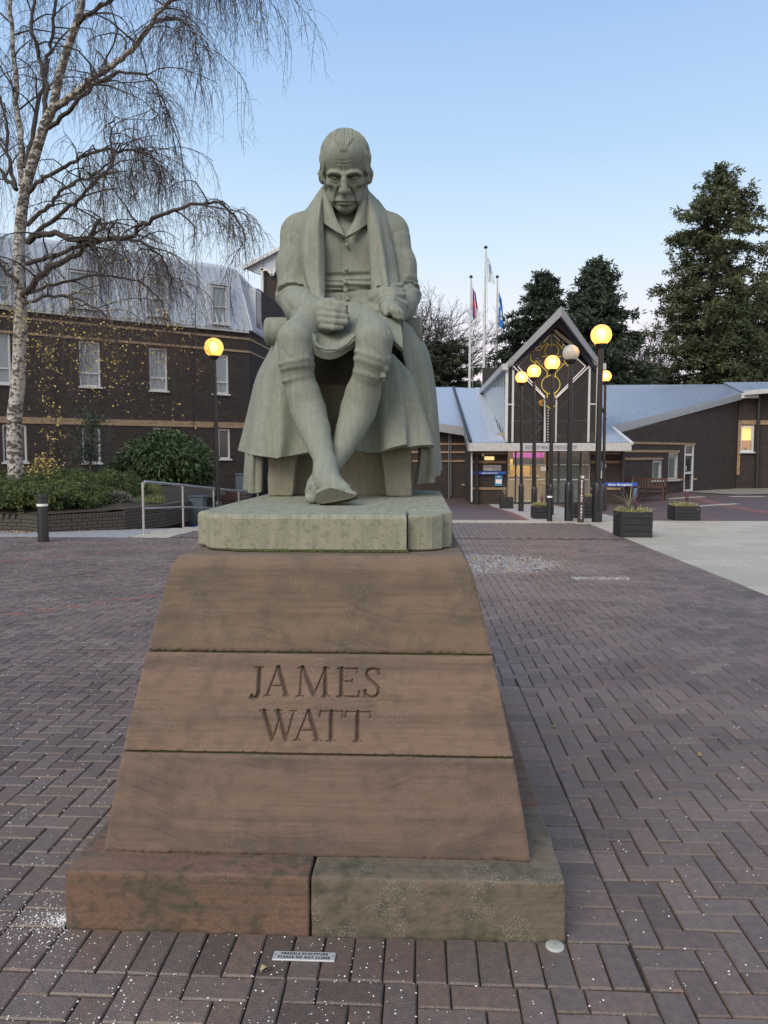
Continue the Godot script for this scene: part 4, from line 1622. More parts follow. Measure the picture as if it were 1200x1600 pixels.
	var hp := func(x: float, y: float, z: float) -> Vector3: return HO + HB * (Vector3(x, y, z) * S)
	var H := Field.new(HO - Vector3(0.24, 0.30, 0.28), HO + Vector3(0.24, 0.24, 0.30), 0.0045)
	H.ell(hp.call(0, 0.026, -0.018), Vector3(0.075, 0.088, 0.092) * S, HB, 0.02)
	H.ell(hp.call(0, -0.028, 0.022), Vector3(0.060, 0.086, 0.064) * S, HB, 0.04)
	H.ell(hp.call(0, 0.046, 0.032), Vector3(0.062, 0.054, 0.052) * S, HB, 0.03)   # forehead
	H.chain([hp.call(-0.048, -0.045, 0.0), hp.call(-0.036, -0.086, 0.022), hp.call(0, -0.104, 0.054), hp.call(0.036, -0.086, 0.022), hp.call(0.048, -0.045, 0.0)], [0.045, 0.042, 0.040, 0.042, 0.045], 0.04)
	H.ell(hp.call(0, -0.106, 0.070), Vector3(0.024, 0.014, 0.016) * S, HB, 0.02)   # chin
	for s in [-1.0, 1.0]:
		H.ell(hp.call(s * 0.044, -0.032, 0.056), Vector3(0.018, 0.014, 0.018) * S, HB, 0.03)   # cheekbone
		H.ell(hp.call(s * 0.037, -0.076, 0.050), Vector3(0.018, 0.022, 0.020) * S, HB, 0.025)   # jowl
		H.ell(hp.call(s * 0.0315, -0.009, 0.094), Vector3(0.0215, 0.0125, 0.024) * S, HB, 0.010, true)   # eye socket
		H.chain([hp.call(s * 0.055, -0.004, 0.058), hp.call(s * 0.043, 0.0050, 0.074), hp.call(s * 0.025, 0.0060, 0.0840), hp.call(s * 0.009, 0.002, 0.087)], [0.008, 0.0105, 0.0115, 0.009], 0.014)   # brow
		H.ell(hp.call(s * 0.031, -0.0105, 0.0660), Vector3(0.0150, 0.0115, 0.0120) * S, HB, 0.002)   # eyeball
	H.chain([hp.call(0, 0.008, 0.082), hp.call(0, -0.016, 0.097), hp.call(0, -0.040, 0.110)], [0.0145, 0.0165, 0.020], 0.008)   # nose
	H.ell(hp.call(0, -0.0445, 0.109), Vector3(0.0130, 0.0105, 0.012) * S, HB, 0.008)
	for s in [-1.0, 1.0]:
		H.ell(hp.call(s * 0.0145, -0.0455, 0.096), Vector3(0.0085, 0.0085, 0.012) * S, HB, 0.004)
		H.ell(hp.call(s * 0.0075, -0.0545, 0.102), Vector3(0.0045, 0.0030, 0.0055) * S, HB, 0.003, true)
	H.chain([hp.call(-0.030, -0.083, 0.072), hp.call(-0.012, -0.079, 0.0850), hp.call(0, -0.079, 0.0870), hp.call(0.012, -0.079, 0.0850), hp.call(0.030, -0.083, 0.072)], [0.008, 0.014, 0.014, 0.014, 0.008], 0.02)   # the mass of the mouth
	# the fine modelling of the face: lines pressed in (+) or raised (-), mirrored left and right
	var lines := [
		[[0.0, -0.0825, 0.016, -0.0815, 0.026, -0.0845, 0.033, -0.0905], 0.0022, 0.012],
		[[0.0, -0.0785, 0.014, -0.0775, 0.024, -0.0805], 0.0035, -0.003], [[0.0, -0.0885, 0.018, -0.0885], 0.0042, -0.005], [[0.0, -0.0965, 0.021, -0.0955], 0.0036, 0.006],
		[[0.0205, -0.043, 0.0265, -0.056, 0.0315, -0.070, 0.0350, -0.084, 0.0345, -0.097], 0.0028, 0.0075], [[0.0275, -0.040, 0.0335, -0.054, 0.0385, -0.070, 0.0415, -0.084], 0.0055, -0.004],
		[[0.016, -0.007, 0.027, -0.0010, 0.040, -0.0020, 0.049, -0.0075], 0.0020, 0.007], [[0.017, -0.0130, 0.029, -0.0078, 0.040, -0.0088, 0.048, -0.0130], 0.0017, 0.006],
		[[0.017, -0.0105, 0.029, -0.0050, 0.041, -0.0060, 0.049, -0.0110], 0.0017, -0.003],
		[[0.018, -0.0160, 0.031, -0.0195, 0.045, -0.0155], 0.0015, 0.004], [[0.019, -0.0190, 0.031, -0.0225, 0.044, -0.0190], 0.0020, -0.002], [[0.017, -0.0225, 0.030, -0.0290, 0.044, -0.0250], 0.0030, 0.006],
		[[0.0135, -0.004, 0.0150, -0.016], 0.0034, 0.008], [[0.008, 0.006, 0.024, 0.0115, 0.042, 0.0100, 0.055, 0.001], 0.0035, -0.005], [[0.012, -0.002, 0.028, 0.0035, 0.043, 0.0025], 0.0022, 0.004],
		[[0.0058, 0.008, 0.0072, 0.026], 0.0018, 0.005], [[0.0, 0.014, 0.004, 0.014], 0.0022, 0.004], [[0.0, 0.033, 0.022, 0.036], 0.0020, 0.004], [[0.0, 0.043, 0.026, 0.0465], 0.0020, 0.003],
		[[0.0205, -0.037, 0.0220, -0.047, 0.0165, -0.0525], 0.0020, 0.006], [[0.047, -0.046, 0.050, -0.074], 0.012, 0.007], [[0.0, -0.060, 0.0, -0.072], 0.0030, 0.003], [[0.037, -0.094, 0.030, -0.104], 0.003, 0.004]]
	var hb := HB.transposed()
	H.ripple(HO - Vector3(0.2, 0.26, 0.05), HO + Vector3(0.2, 0.24, 0.28), func(p: Vector3) -> float:
		var q: Vector3 = hb * (p - HO) / S
		if q.z < 0.03:
			return 0.0
		var w := Vector2(absf(q.x), q.y)
		var o := 0.0
		for s in lines:
			var l: Array = s[0]
			var best := 1.0
			for i in range(0, l.size() - 2, 2):
				var a := Vector2(l[i], l[i + 1])
				var ba := Vector2(l[i + 2], l[i + 3]) - a
				best = minf(best, (w - a - ba * clampf((w - a).dot(ba) / ba.length_squared(), 0.0, 1.0)).length_squared())
			var wd: float = s[1]
			if best < wd * wd * 9.0:
				o += 0.82 * float(s[2]) * exp(-best / (wd * wd))
		# a tongue of hair on the forehead
		var m := smoothstep(0.066, 0.078, q.y) * smoothstep(0.017, 0.011, w.x - maxf(q.y - 0.085, 0.0) * 1.2)
		o -= m * (0.006 + 0.0030 * sin(q.x * 900.0 + sin(q.y * 180.0) * 1.2))
		return o)
	H.cone(hp.call(0, -0.06, -0.03), HO + Vector3(0, -0.30, -0.20), 0.085, 0.085, 0.03)
	var nz := noise(9, 1.0, 1)
	H.build(mb)
	put("figure", mb, fig, t)
	# the sole of the front shoe, in a darker tone than the figure
	var sole := MB.new()
	var rim := [Vector3(-0.471, 1.404, -3.412), Vector3(-0.465, 1.427, -3.412), Vector3(-0.435, 1.445, -3.405), Vector3(-0.399, 1.456, -3.398), Vector3(-0.367, 1.451, -3.394), Vector3(-0.326, 1.437, -3.388), Vector3(-0.282, 1.425, -3.380), Vector3(-0.288, 1.415, -3.378), Vector3(-0.320, 1.406, -3.380), Vector3(-0.377, 1.394, -3.380), Vector3(-0.430, 1.385, -3.390), Vector3(-0.458, 1.385, -3.405)]
	rim.reverse()
	sole.plate(rim, 0.05)
	put("sole", sole, M.dark_stone, t)
	# ---- hair: a cap with waves, low tufts over the ears, and a peak on the forehead
	var K := Field.new(HO - Vector3(0.26, 0.20, 0.28), HO + Vector3(0.26, 0.24, 0.24), 0.0042)
	K.ell(hp.call(0, 0.027, -0.020), Vector3(0.0850, 0.0925, 0.0955) * S, HB, 0.02)
	K.ell(hp.call(0, 0.000, 0.088), Vector3(0.0630, 0.092, 0.072) * S, HB, 0.008, true)
	K.ell(hp.call(-0.036, 0.072, 0.085), Vector3(0.028, 0.046, 0.052) * S, HB, 0.008, true)
	K.ell(hp.call(0.036, 0.072, 0.085), Vector3(0.028, 0.046, 0.052) * S, HB, 0.008, true)
	for s in [-1.0, 1.0]:
		K.ell(hp.call(s * 0.077, -0.024, -0.004), Vector3(0.013, 0.025, 0.024) * S, HB, 0.012)
		K.ell(hp.call(s * 0.080, -0.018, -0.012), Vector3(0.012, 0.016, 0.018) * S, HB, 0.012)
		K.ell(hp.call(s * 0.071, 0.010, 0.012), Vector3(0.010, 0.040, 0.026) * S, HB, 0.015)
		K.chain([hp.call(s * 0.064, -0.030, 0.024), hp.call(s * 0.060, -0.060, 0.028)], [0.020, 0.011], 0.015)
	var ib := HB.transposed()
	K.ripple(HO - Vector3(0.3, 0.3, 0.3), HO + Vector3(0.3, 0.3, 0.3), func(p: Vector3) -> float:
		var q: Vector3 = ib * (p - HO) / S
		var a := atan2(q.x, q.z + 0.10) * 26.0
		return 0.0036 * sin(a * 2.1 + sin(q.y * 95.0 + q.z * 60.0) * 1.1 + nz.get_noise_3dv(q * 25.0) * 2.5) + 0.0015 * sin(q.y * 160.0 + q.z * 120.0 + a))
	var hm := MB.new()
	K.build(hm)
	put("hair", hm, fig, t)
	# ---- buttons
	for q in [Vector3(-0.406, 2.768, -4.305), Vector3(-0.409, 2.634, -4.300), Vector3(-0.411, 2.559, -4.275), Vector3(-0.410, 2.512, -4.270), Vector3(-0.399, 2.464, -4.255)]:
		var b := MB.new()
		b.ball(q, Vector3(0.013, 0.013, 0.010), 12, 8)
		put("button", b, fig, t)
	hands(t)
	drapery(t)
	stone_chair(t)


func hands(t: Node) -> void:
	# the left fist rests on the lap, fingers curled round a slender pair of dividers
	var lo := Vector3(-0.581, 2.272, -4.200)
	var hi := Vector3(-0.329, 2.352, -3.750)
	var A := Field.new(lo.min(hi) - Vector3(0.08, 0.06, 0.0), lo.max(hi) + Vector3(0.06, 0.06, 0.02), 0.0046)
	A.cone(Vector3(-0.559, 2.360, -4.100), Vector3(-0.509, 2.344, -4.030), 0.066, 0.060, 0.02)
	A.cone(Vector3(-0.497, 2.362, -3.990), Vector3(-0.485, 2.274, -3.970), 0.050, 0.046, 0.02)
	A.cone(Vector3(-0.468, 2.357, -4.000), Vector3(-0.460, 2.275, -3.980), 0.040, 0.038, 0.02)
	var rows := [[478, 476, 480, 484], [489, 488, 491, 493], [500, 500, 502, 502], [510, 511, 513, 511]]
	for i in 4:
		var r: float = [0.0192, 0.0198, 0.0192, 0.0175][i]
		var reach: float = [1.0, 1.08, 1.0, 0.86][i]
		var k: Vector3 = [Vector3(-0.499, 2.359, -3.955), Vector3(-0.501, 2.324, -3.940), Vector3(-0.501, 2.291, -3.935), Vector3(-0.494, 2.261, -3.930)][i]
		var m: Vector3 = [Vector3(-0.434, 2.336, -3.905), Vector3(-0.426, 2.304, -3.890), Vector3(-0.429, 2.275, -3.885), Vector3(-0.436, 2.246, -3.885)][i]
		var e: Vector3 = [Vector3(-0.388, 2.330, -3.925), Vector3(-0.374, 2.302, -3.915), Vector3(-0.376, 2.275, -3.905), Vector3(-0.399, 2.252, -3.905)][i]
		var tip: Vector3 = [Vector3(-0.378, 2.330, -3.965), Vector3(-0.371, 2.304, -3.960), Vector3(-0.377, 2.280, -3.955), Vector3(-0.400, 2.260, -3.950)][i]
		A.chain([k, m, e, tip], [r * 1.0, r * 0.93, r * 0.86, r * 0.76], 0.003)
		A.ell(k, Vector3(r, r, r) * 1.12, Basis(), 0.010)
	A.chain([Vector3(-0.498, 2.384, -4.000), Vector3(-0.450, 2.382, -3.960), Vector3(-0.411, 2.360, -3.930), Vector3(-0.387, 2.343, -3.925)], [0.034, 0.027, 0.023, 0.016], 0.010)
	var mb := MB.new()
	A.build(mb)
	put("hand", mb, M.figure_stone, t)
	var d := MB.new()
	d.tube(PackedVector3Array([Vector3(-0.447, 2.368, -3.990), Vector3(-0.393, 2.376, -3.950), Vector3(-0.372, 2.359, -3.930)]), PackedFloat32Array([0.012, 0.015, 0.010]), 8)
	d.tube(PackedVector3Array([Vector3(-0.436, 2.353, -3.980), Vector3(-0.387, 2.354, -3.950), Vector3(-0.369, 2.345, -3.940)]), PackedFloat32Array([0.010, 0.011, 0.007]), 8)
	put("dividers", d, M.figure_stone, t)
	# the right hand lies on the thigh, its thumb on the edge of the cloth
	var c := Vector3(-0.148, 2.366, -4.080)
	var B := Field.new(c - Vector3(0.14, 0.12, 0.14), c + Vector3(0.14, 0.12, 0.18), 0.0046)
	B.cone(Vector3(-0.130, 2.383, -4.150), Vector3(-0.151, 2.373, -4.080), 0.055, 0.050, 0.02)
	B.cone(Vector3(-0.171, 2.379, -4.060), Vector3(-0.153, 2.360, -4.030), 0.036, 0.036, 0.02)
	B.chain([Vector3(-0.168, 2.393, -4.060), Vector3(-0.183, 2.367, -4.030), Vector3(-0.172, 2.336, -4.005)], [0.026, 0.021, 0.016], 0.010)
	for i in 4:
		var r: float = [0.0185, 0.019, 0.0185, 0.016][i]
		var k: Vector3 = [Vector3(-0.149, 2.375, -4.020), Vector3(-0.129, 2.368, -4.020), Vector3(-0.113, 2.360, -4.030), Vector3(-0.100, 2.350, -4.050)][i]
		var m: Vector3 = [Vector3(-0.135, 2.345, -3.985), Vector3(-0.118, 2.338, -3.985), Vector3(-0.102, 2.334, -3.995), Vector3(-0.092, 2.328, -4.020)][i]
		var e: Vector3 = [Vector3(-0.125, 2.319, -3.985), Vector3(-0.108, 2.312, -3.985), Vector3(-0.095, 2.311, -3.995), Vector3(-0.089, 2.309, -4.020)][i]
		B.chain([k, m, e], [r * 1.1, r, r * 0.8], 0.006)
	mb = MB.new()
	B.build(mb)
	put("hand", mb, M.figure_stone, t)


func drapery(t: Node) -> void:
	var fig: Material = M.figure_stone
	var mb := MB.new()
	# shawl collar, its left and right falls
	mb.sheet([
		[Vector3(-0.511, 3.208, -4.560), Vector3(-0.542, 3.177, -4.500), Vector3(-0.549, 3.135, -4.440), Vector3(-0.540, 3.096, -4.420)],
		[Vector3(-0.621, 3.081, -4.500), Vector3(-0.589, 3.040, -4.400), Vector3(-0.558, 3.000, -4.330), Vector3(-0.542, 2.981, -4.350)],
		[Vector3(-0.669, 2.945, -4.420), Vector3(-0.617, 2.901, -4.310), Vector3(-0.564, 2.871, -4.260), Vector3(-0.538, 2.879, -4.310)],
		[Vector3(-0.676, 2.768, -4.360), Vector3(-0.626, 2.744, -4.270), Vector3(-0.560, 2.729, -4.230), Vector3(-0.535, 2.742, -4.280)],
		[Vector3(-0.656, 2.632, -4.340), Vector3(-0.610, 2.607, -4.250), Vector3(-0.559, 2.594, -4.210), Vector3(-0.533, 2.602, -4.260)],
		[Vector3(-0.615, 2.523, -4.280), Vector3(-0.579, 2.496, -4.200), Vector3(-0.544, 2.482, -4.170), Vector3(-0.529, 2.496, -4.220)],
		[Vector3(-0.582, 2.462, -4.220), Vector3(-0.560, 2.443, -4.160), Vector3(-0.535, 2.433, -4.130), Vector3(-0.526, 2.448, -4.170)]], 20, 48, 0.035, Vector3(0, 0.2, 1), func(s: float, v: float) -> float: return 0.010 * sin(s * 7.0 + 0.6) * smoothstep(0.25, 0.6, v) + 0.012 * exp(-pow((s - 0.22 - v * 0.12) * 9.0, 2.0)))
	put("coat_collar", mb, fig, t)
	mb = MB.new()
	mb.sheet([
		[Vector3(-0.368, 3.206, -4.560), Vector3(-0.319, 3.173, -4.500), Vector3(-0.304, 3.131, -4.440), Vector3(-0.310, 3.092, -4.420)],
		[Vector3(-0.245, 3.075, -4.500), Vector3(-0.258, 3.035, -4.400), Vector3(-0.279, 2.996, -4.330), Vector3(-0.298, 2.978, -4.350)],
		[Vector3(-0.183, 2.938, -4.420), Vector3(-0.217, 2.895, -4.310), Vector3(-0.257, 2.867, -4.260), Vector3(-0.292, 2.875, -4.310)],
		[Vector3(-0.151, 2.762, -4.360), Vector3(-0.190, 2.736, -4.260), Vector3(-0.241, 2.725, -4.230), Vector3(-0.283, 2.739, -4.280)],
		[Vector3(-0.133, 2.644, -4.340), Vector3(-0.174, 2.602, -4.220), Vector3(-0.229, 2.588, -4.200), Vector3(-0.275, 2.599, -4.260)],
		[Vector3(-0.120, 2.546, -4.280), Vector3(-0.161, 2.500, -4.160), Vector3(-0.213, 2.484, -4.160), Vector3(-0.269, 2.480, -4.220)], [Vector3(-0.113, 2.523, -4.300), Vector3(-0.157, 2.485, -4.220), Vector3(-0.209, 2.472, -4.220), Vector3(-0.265, 2.469, -4.270)]], 24, 48, 0.035, Vector3(0, 0.2, 1), func(s: float, v: float) -> float: return 0.016 * sin(s * 15.0 + v * 1.5) * smoothstep(0.15, 0.7, v) * (1.0 - absf(s - 0.45)))
	put("coat_collar", mb, fig, t)
	# collar of the waistcoat, and the cravat between
	mb = MB.new()
	mb.sheet([[Vector3(-0.552, 3.117, -4.400), Vector3(-0.520, 3.075, -4.380), Vector3(-0.500, 3.019, -4.360)], [Vector3(-0.547, 2.999, -4.360), Vector3(-0.506, 2.949, -4.315), Vector3(-0.463, 2.909, -4.310)], [Vector3(-0.544, 2.902, -4.330), Vector3(-0.481, 2.848, -4.280), Vector3(-0.416, 2.810, -4.270)]], 10, 14, 0.02, Vector3(0, 0, 1))
	put("waistcoat_collar", mb, fig, t)
	mb = MB.new()
	mb.sheet([[Vector3(-0.294, 3.113, -4.400), Vector3(-0.318, 3.072, -4.380), Vector3(-0.338, 3.017, -4.360)], [Vector3(-0.291, 2.988, -4.360), Vector3(-0.324, 2.943, -4.315), Vector3(-0.367, 2.904, -4.310)], [Vector3(-0.290, 2.892, -4.330), Vector3(-0.343, 2.840, -4.280), Vector3(-0.409, 2.802, -4.265)]], 10, 14, 0.02, Vector3(0, 0, 1))
	put("waistcoat_collar", mb, fig, t)
	mb = MB.new()
	mb.sheet([[Vector3(-0.502, 3.019, -4.470), Vector3(-0.423, 2.977, -4.420), Vector3(-0.354, 3.017, -4.470)], [Vector3(-0.494, 2.945, -4.430), Vector3(-0.420, 2.917, -4.385), Vector3(-0.355, 2.944, -4.430)], [Vector3(-0.462, 2.846, -4.370), Vector3(-0.415, 2.815, -4.325), Vector3(-0.375, 2.845, -4.370)]], 24, 10, 0.03, Vector3(0, 0, 1), func(s: float, v: float) -> float: return 0.006 * sin(s * 34.0) * v)
	mb.tube(PackedVector3Array([Vector3(-0.528, 3.043, -4.500), Vector3(-0.481, 2.980, -4.450), Vector3(-0.420, 2.950, -4.425), Vector3(-0.364, 2.978, -4.450), Vector3(-0.327, 3.040, -4.500)]), PackedFloat32Array([0.03, 0.032, 0.034, 0.032, 0.03]), 10)
	put("cravat", mb, fig, t)
	# cloth over the lap, its thick edge hanging between the knees
	mb = MB.new()
	mb.sheet([
		[Vector3(-0.738, 2.356, -4.340), Vector3(-0.620, 2.412, -4.360), Vector3(-0.503, 2.449, -4.300), Vector3(-0.412, 2.466, -4.280), Vector3(-0.324, 2.462, -4.300), Vector3(-0.227, 2.419, -4.300), Vector3(-0.113, 2.383, -4.300)],
		[Vector3(-0.718, 2.321, -4.160), Vector3(-0.590, 2.327, -4.120), Vector3(-0.498, 2.360, -4.160), Vector3(-0.409, 2.391, -4.180), Vector3(-0.313, 2.400, -4.160), Vector3(-0.218, 2.371, -4.120), Vector3(-0.102, 2.340, -4.140)],
		[Vector3(-0.706, 2.299, -4.030), Vector3(-0.567, 2.266, -3.960), Vector3(-0.499, 2.253, -4.000), Vector3(-0.407, 2.275, -4.020), Vector3(-0.320, 2.314, -4.020), Vector3(-0.224, 2.322, -3.980), Vector3(-0.096, 2.286, -4.020)],
		[Vector3(-0.702, 2.292, -3.970), Vector3(-0.551, 2.225, -3.870), Vector3(-0.504, 2.169, -3.880), Vector3(-0.415, 2.165, -3.900), Vector3(-0.326, 2.233, -3.930), Vector3(-0.227, 2.292, -3.920), Vector3(-0.087, 2.212, -3.930)],
		[Vector3(-0.702, 2.285, -3.950), Vector3(-0.542, 2.213, -3.830), Vector3(-0.506, 2.132, -3.820), Vector3(-0.414, 2.111, -3.830), Vector3(-0.322, 2.194, -3.880), Vector3(-0.232, 2.276, -3.900), Vector3(-0.086, 2.144, -3.900)]], 60, 40, 0.032, Vector3(0, 1, 0.6), func(s: float, v: float) -> float: return 0.006 * sin(s * 22.0 + v * 3.0) * v)
	put("lap_cloth", mb, fig, t)
	mb = MB.new()
	var edge := PackedVector3Array()
	var rad := PackedFloat32Array()
	for q in [Vector3(-0.530, 2.179, -3.835), Vector3(-0.505, 2.143, -3.810), Vector3(-0.460, 2.127, -3.810), Vector3(-0.413, 2.128, -3.820), Vector3(-0.370, 2.153, -3.840), Vector3(-0.324, 2.205, -3.870)]:
		edge.push_back(q)
		rad.push_back(0.008)
	mb.tube(edge, rad, 6)
	put("cloth_hem", mb, fig, t)
	# skirts of the coat
	mb = MB.new()
	mb.sheet([
		[Vector3(-0.829, 2.397, -4.620), Vector3(-0.784, 2.344, -4.350), Vector3(-0.732, 2.294, -4.120), Vector3(-0.636, 2.273, -4.100)],
		[Vector3(-0.904, 2.239, -4.660), Vector3(-0.839, 2.195, -4.340), Vector3(-0.757, 2.143, -4.080), Vector3(-0.630, 2.121, -4.100)],
		[Vector3(-0.986, 2.081, -4.700), Vector3(-0.903, 2.044, -4.340), Vector3(-0.785, 2.003, -4.070), Vector3(-0.606, 1.986, -4.120)],
		[Vector3(-1.032, 1.886, -4.720), Vector3(-0.938, 1.862, -4.320), Vector3(-0.784, 1.837, -4.020), Vector3(-0.572, 1.832, -4.120)],
		[Vector3(-1.063, 1.748, -4.740), Vector3(-0.957, 1.731, -4.300), Vector3(-0.777, 1.714, -3.980), Vector3(-0.557, 1.710, -4.100)],
		[Vector3(-1.094, 1.624, -4.760), Vector3(-0.972, 1.611, -4.280), Vector3(-0.773, 1.597, -3.950), Vector3(-0.561, 1.621, -4.080)]], 60, 40, 0.03, Vector3(-0.3, 0, 1), func(s: float, v: float) -> float: return v * (0.040 * sin(s * 13.0 + 1.0) + 0.018 * sin(s * 25.0 + v * 2.0)) - 0.05 * v * exp(-pow((s - 0.62) * 9.0, 2.0)))
	put("coat_skirt", mb, fig, t)
	mb = MB.new()
	mb.sheet([
		[Vector3(-0.358, 2.124, -4.140), Vector3(-0.241, 2.132, -4.100), Vector3(-0.155, 2.142, -4.080), Vector3(-0.130, 2.139, -4.160), Vector3(-0.130, 2.170, -4.400)],
		[Vector3(-0.364, 1.986, -4.130), Vector3(-0.222, 1.986, -4.060), Vector3(-0.099, 2.018, -4.050), Vector3(-0.046, 2.028, -4.150), Vector3(-0.039, 2.059, -4.450)],
		[Vector3(-0.378, 1.831, -4.120), Vector3(-0.207, 1.826, -4.040), Vector3(-0.065, 1.855, -4.020), Vector3(0.003, 1.862, -4.140), Vector3(0.010, 1.885, -4.500)],
		[Vector3(-0.398, 1.710, -4.110), Vector3(-0.193, 1.708, -4.020), Vector3(-0.051, 1.747, -3.990), Vector3(0.037, 1.731, -4.120), Vector3(0.048, 1.750, -4.500)],
		[Vector3(-0.418, 1.634, -4.100), Vector3(-0.185, 1.623, -4.000), Vector3(-0.050, 1.673, -3.950), Vector3(0.055, 1.641, -4.100), Vector3(0.064, 1.656, -4.500)]], 60, 36, 0.03, Vector3(0.2, 0, 1), func(s: float, v: float) -> float: return v * (0.034 * sin(s * 16.0 + 2.2) + 0.014 * sin(s * 30.0)) - 0.035 * v * exp(-pow((s - 0.47) * 10.0, 2.0)))
	put("coat_skirt", mb, fig, t)
	mb = MB.new()
	mb.sheet([
		[Vector3(-0.087, 2.319, -4.100), Vector3(-0.055, 2.313, -4.220), Vector3(-0.035, 2.321, -4.400), Vector3(-0.031, 2.379, -4.800)],
		[Vector3(-0.095, 2.172, -4.130), Vector3(-0.020, 2.184, -4.220), Vector3(0.031, 2.209, -4.400), Vector3(0.046, 2.271, -4.850)],
		[Vector3(-0.054, 1.990, -4.180), Vector3(0.031, 1.990, -4.260), Vector3(0.073, 2.007, -4.450), Vector3(0.088, 2.048, -4.900)],
		[Vector3(-0.001, 1.783, -4.220), Vector3(0.067, 1.786, -4.280), Vector3(0.096, 1.793, -4.450), Vector3(0.115, 1.815, -4.950)],
		[Vector3(0.004, 1.571, -4.260), Vector3(0.076, 1.564, -4.280), Vector3(0.108, 1.578, -4.450), Vector3(0.133, 1.588, -4.950)],
		[Vector3(-0.010, 1.442, -4.280), Vector3(0.076, 1.452, -4.290), Vector3(0.109, 1.488, -4.450), Vector3(0.137, 1.509, -4.950)]], 40, 50, 0.03, Vector3(0.4, 0, 1), func(s: float, v: float) -> float: return 0.016 * sin(s * 18.0 + v * 2.0) * smoothstep(0.0, 0.4, v))
	put("coat_tail", mb, fig, t)
	mb = MB.new()
	mb.sheet([
		[Vector3(-1.070, 2.061, -4.900), Vector3(-1.000, 2.033, -4.600), Vector3(-0.941, 2.019, -4.450), Vector3(-0.888, 2.018, -4.450)],
		[Vector3(-1.106, 1.815, -4.900), Vector3(-1.023, 1.800, -4.550), Vector3(-0.956, 1.793, -4.400), Vector3(-0.892, 1.794, -4.420)],
		[Vector3(-1.126, 1.567, -4.900), Vector3(-1.031, 1.562, -4.500), Vector3(-0.966, 1.555, -4.380), Vector3(-0.903, 1.570, -4.420)],
		[Vector3(-1.133, 1.392, -4.900), Vector3(-1.037, 1.394, -4.500), Vector3(-0.964, 1.381, -4.380), Vector3(-0.908, 1.397, -4.420)]], 40, 50, 0.03, Vector3(-0.4, 0, 1), func(s: float, v: float) -> float: return 0.014 * sin(s * 20.0 + v * 3.0) * v)
	put("coat_tail", mb, fig, t)


func stone_chair(t: Node) -> void:
	var nz := noise(33, 6.0, 3)
	var y0 := 1.376
	# bolster ends of the arms
	for q in [[Vector3(-0.896, 2.321, -4.450), 1.0], [Vector3(0.016, 2.314, -4.450), -1.0]]:
		var mb := MB.new()
		mb.lathe([Vector2(0.0, 0.0), Vector2(0.066, 0.0), Vector2(0.076, 0.006), Vector2(0.080, 0.018), Vector2(0.082, 0.30), Vector2(0.0, 0.30)], 28, q[0], Basis(Vector3(0, -q[1], 0), Vector3(q[1], 0, 0), Vector3(0, 0, 1)))
		put("chair_arm", mb, M.figure_stone, t)
	# body of the chair
	var body := MB.new()
	var xl := -0.796
	var xr := -0.056
	body.stone(block(xl, xr, 4.40, 5.05, y0 + 0.06, 2.302), Vector3i(8, 8, 6), 0.02, 0.01, nz)
	put("chair_seat", body, M.chair_stone, t)
	var back := MB.new()
	back.stone(block(xl + 0.05, xr - 0.05, 4.82, 5.06, 2.287, 2.836), Vector3i(8, 8, 4), 0.03, 0.01, nz)
	put("chair_back", back, M.chair_stone, t)
	var legs := [[417, 465, 417, 456], [592, 641, 604, 644]]
	for q in legs:
		var lo := Vector3(-2.349, 1.385, -4.150)
		var mb := MB.new()
		var k := 4.15 / 1186.0
		var bx := -0.403
		var tx := -0.402
		var y1 := 1.677
		var a0: float = bx + (q[2] - 540) * k
		var a1: float = bx + (q[3] - 540) * k
		var b0: float = tx + (q[0] - 540) * k
		var b1: float = tx + (q[1] - 540) * k
		mb.stone([Vector3(a0, y0, -4.15), Vector3(a1, y0, -4.15), Vector3(a1, y0, -4.36), Vector3(a0, y0, -4.36), Vector3(b0, y1, -4.15), Vector3(b1, y1, -4.15), Vector3(b1, y1, -4.36), Vector3(b0, y1, -4.36)], Vector3i(4, 6, 4), 0.012, 0.006, nz)
		put("leg", mb, M.chair_stone, t)
	for q in legs:
		var mb := MB.new()
		var k := 4.9 / 1186.0
		var bx := -0.476
		mb.stone(block(bx + (q[2] - 540) * k, bx + (q[3] - 540) * k, 4.85, 5.05, y0, y0 + 0.25), Vector3i(4, 6, 4), 0.012, 0.006, nz)
		put("leg", mb, M.chair_stone, t)
	# the panel under the seat and its rail
	var pl := MB.new()
	var px0 := -0.728
	var px1 := -0.181
	pl.stone(block(px0, px1, 4.30, 4.395, y0, 2.002), Vector3i(8, 8, 2), 0.01, 0.012, nz)
	put("front_panel", pl, M.chair_stone, t)



# ------------------------------------------------------------------ reception building
func ribbed(mb: MB, a: Vector3, b: Vector3, c: Vector3, d: Vector3, n: int, r: float) -> void:   # eave a-b, ridge d-c: a sheet with upstanding ribs
	mb.plate([a, b, c, d], 0.06)
	var nn := (b - a).cross(d - a).normalized()
	for i in n + 1:
		var t := float(i) / n
		var p := a.lerp(b, t) + nn * r * 0.4
		var q := d.lerp(c, t) + nn * r * 0.4
		mb.bar(p, q, r, r, nn)


